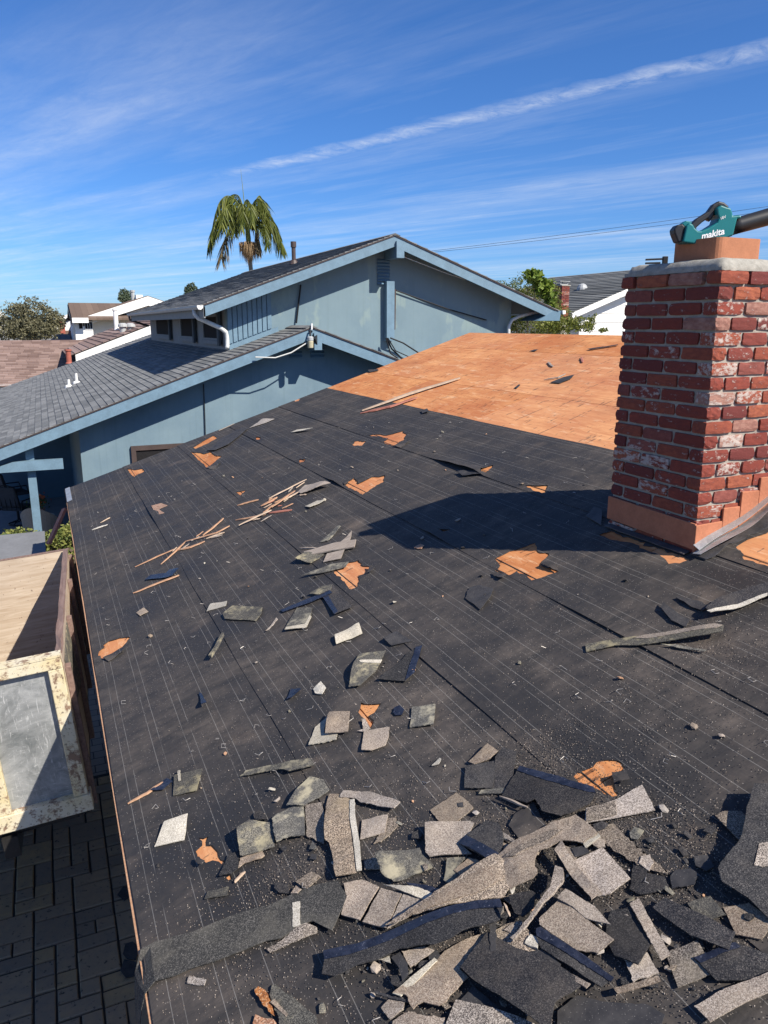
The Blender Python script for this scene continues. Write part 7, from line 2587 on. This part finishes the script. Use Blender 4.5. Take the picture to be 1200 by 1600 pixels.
frond([(385, 350), (372, 318), (356, 306), (342, 318), (335, 345)], (0, -0.5), sd=1)
frond([(385, 350), (370, 325), (358, 320), (350, 332), (347, 352)], (0, -1.6), sd=2, leaf_len=30)
frond([(386, 356), (366, 340), (345, 345), (332, 362), (326, 388)], (0, 0.6), sd=3)
frond([(386, 358), (364, 352), (353, 370), (347, 390), (345, 402)], (0, -0.9), True, sd=4)
frond([(387, 350), (396, 322), (405, 306), (411, 318), (413, 345)], (0, 0.5), sd=5)
frond([(387, 356), (404, 336), (422, 345), (434, 362), (443, 388)], (0, -0.4), sd=6)
frond([(388, 358), (408, 348), (425, 358), (436, 372), (441, 386)], (0, 1.0), sd=7)
frond([(388, 358), (398, 352), (402, 370), (404, 386), (405, 396)], (0, -0.5), True, sd=8, leaf_len=12)
frond([(386, 352), (378, 330), (369, 330), (366, 345), (366, 362)], (0, -1.3), sd=9, leaf_len=18)
frond([(385, 348), (376, 312), (366, 304), (354, 312), (346, 330)], (0, 1.2), sd=10, leaf_len=24)
frond([(386, 350), (392, 326), (400, 312), (408, 314), (416, 332)], (0, -1.2), sd=11, leaf_len=22)
frond([(387, 354), (402, 330), (416, 328), (428, 346), (436, 366)], (0, 0.9), sd=12, leaf_len=22)
frond([(386, 356), (362, 334), (346, 334), (336, 350), (330, 372)], (0, -1.2), sd=13, leaf_len=22)
frond([(385, 348), (382, 322), (386, 312), (392, 322), (394, 350)], (0, -1.8), sd=14, leaf_len=20)
frond([(385, 350), (374, 322), (378, 318), (380, 334), (377, 356)], (0, -2.0), sd=15, leaf_len=20)
frond([(388, 356), (402, 345), (412, 352), (416, 368), (418, 384)], (0, -1.4), sd=16, leaf_len=18)
# hanging seed strings
cs = on_y(389, 386, Yp)
v, f = [], []
rr = random.Random(4)
for i in range(620):
    a_ = rr.uniform(0, 6.28)
    r1 = rr.uniform(0.15, 0.46)
    b = cs + Vector((0, 0, 0.16))
    m_ = b + Vector((math.cos(a_) * r1, math.sin(a_) * r1, -rr.uniform(-.08, .25)))
    e_ = m_ + Vector((math.cos(a_) * 0.04, math.sin(a_) * 0.04, -rr.uniform(.25, .75)))
    if rr.random() < 0.3:
        e_ = b + Vector((math.cos(a_) * r1 * .3, math.sin(a_) * r1 * .3, -rr.uniform(.7, 1.15)))
    q = len(v)
    wv = Vector((rr.uniform(-1, 1), rr.uniform(-1, 1), 0)).normalized() * 0.014
    v += [tuple(b - wv), tuple(b + wv), tuple(m_ + wv), tuple(m_ - wv), tuple(e_)]
    f += [(q, q + 1, q + 2, q + 3), (q + 3, q + 2, q + 4)]
shape('seed_cluster', v, f, M['seed'], pm)

# ================================================================== POWER LINES
def power_line(label, p, q, sag, rad):
    p, q = Vector(p), Vector(q)
    p = p + (p - q) * 0.25
    q = q + (q - p) * 0.5
    mb = MB()
    pts = []
    for i in range(25):
        s = i / 24
        c_ = p.lerp(q, s)
        c_.z -= sag * (1 - (2 * s - 1) ** 2) - sag
        pts.append(c_)
    mb.tube(pts, rad, 5)
    return mb.build('power_line', M['cable'], None, label=label, cat='power line', group='overhead power lines')


power_line('upper overhead wire sloping up to the right behind the leaf blower', on_y(700, 392, 26), on_y(1195, 324, 20), 0.12, 0.006)
power_line('lower overhead wire just under the upper one behind the leaf blower', on_y(760, 388, 26), on_y(1195, 331, 20), 0.12, 0.006)
power_line('topmost of the level wires crossing before the white-sided house', on_y(880, 455, 25), on_y(975, 448, 24), 0.03, 0.006)
power_line('second of the level wires crossing before the white-sided house', on_y(880, 463, 25), on_y(975, 456, 24), 0.03, 0.006)
power_line('third of the level wires crossing before the white-sided house', on_y(880, 466, 25), on_y(975, 465, 24), 0.03, 0.006)
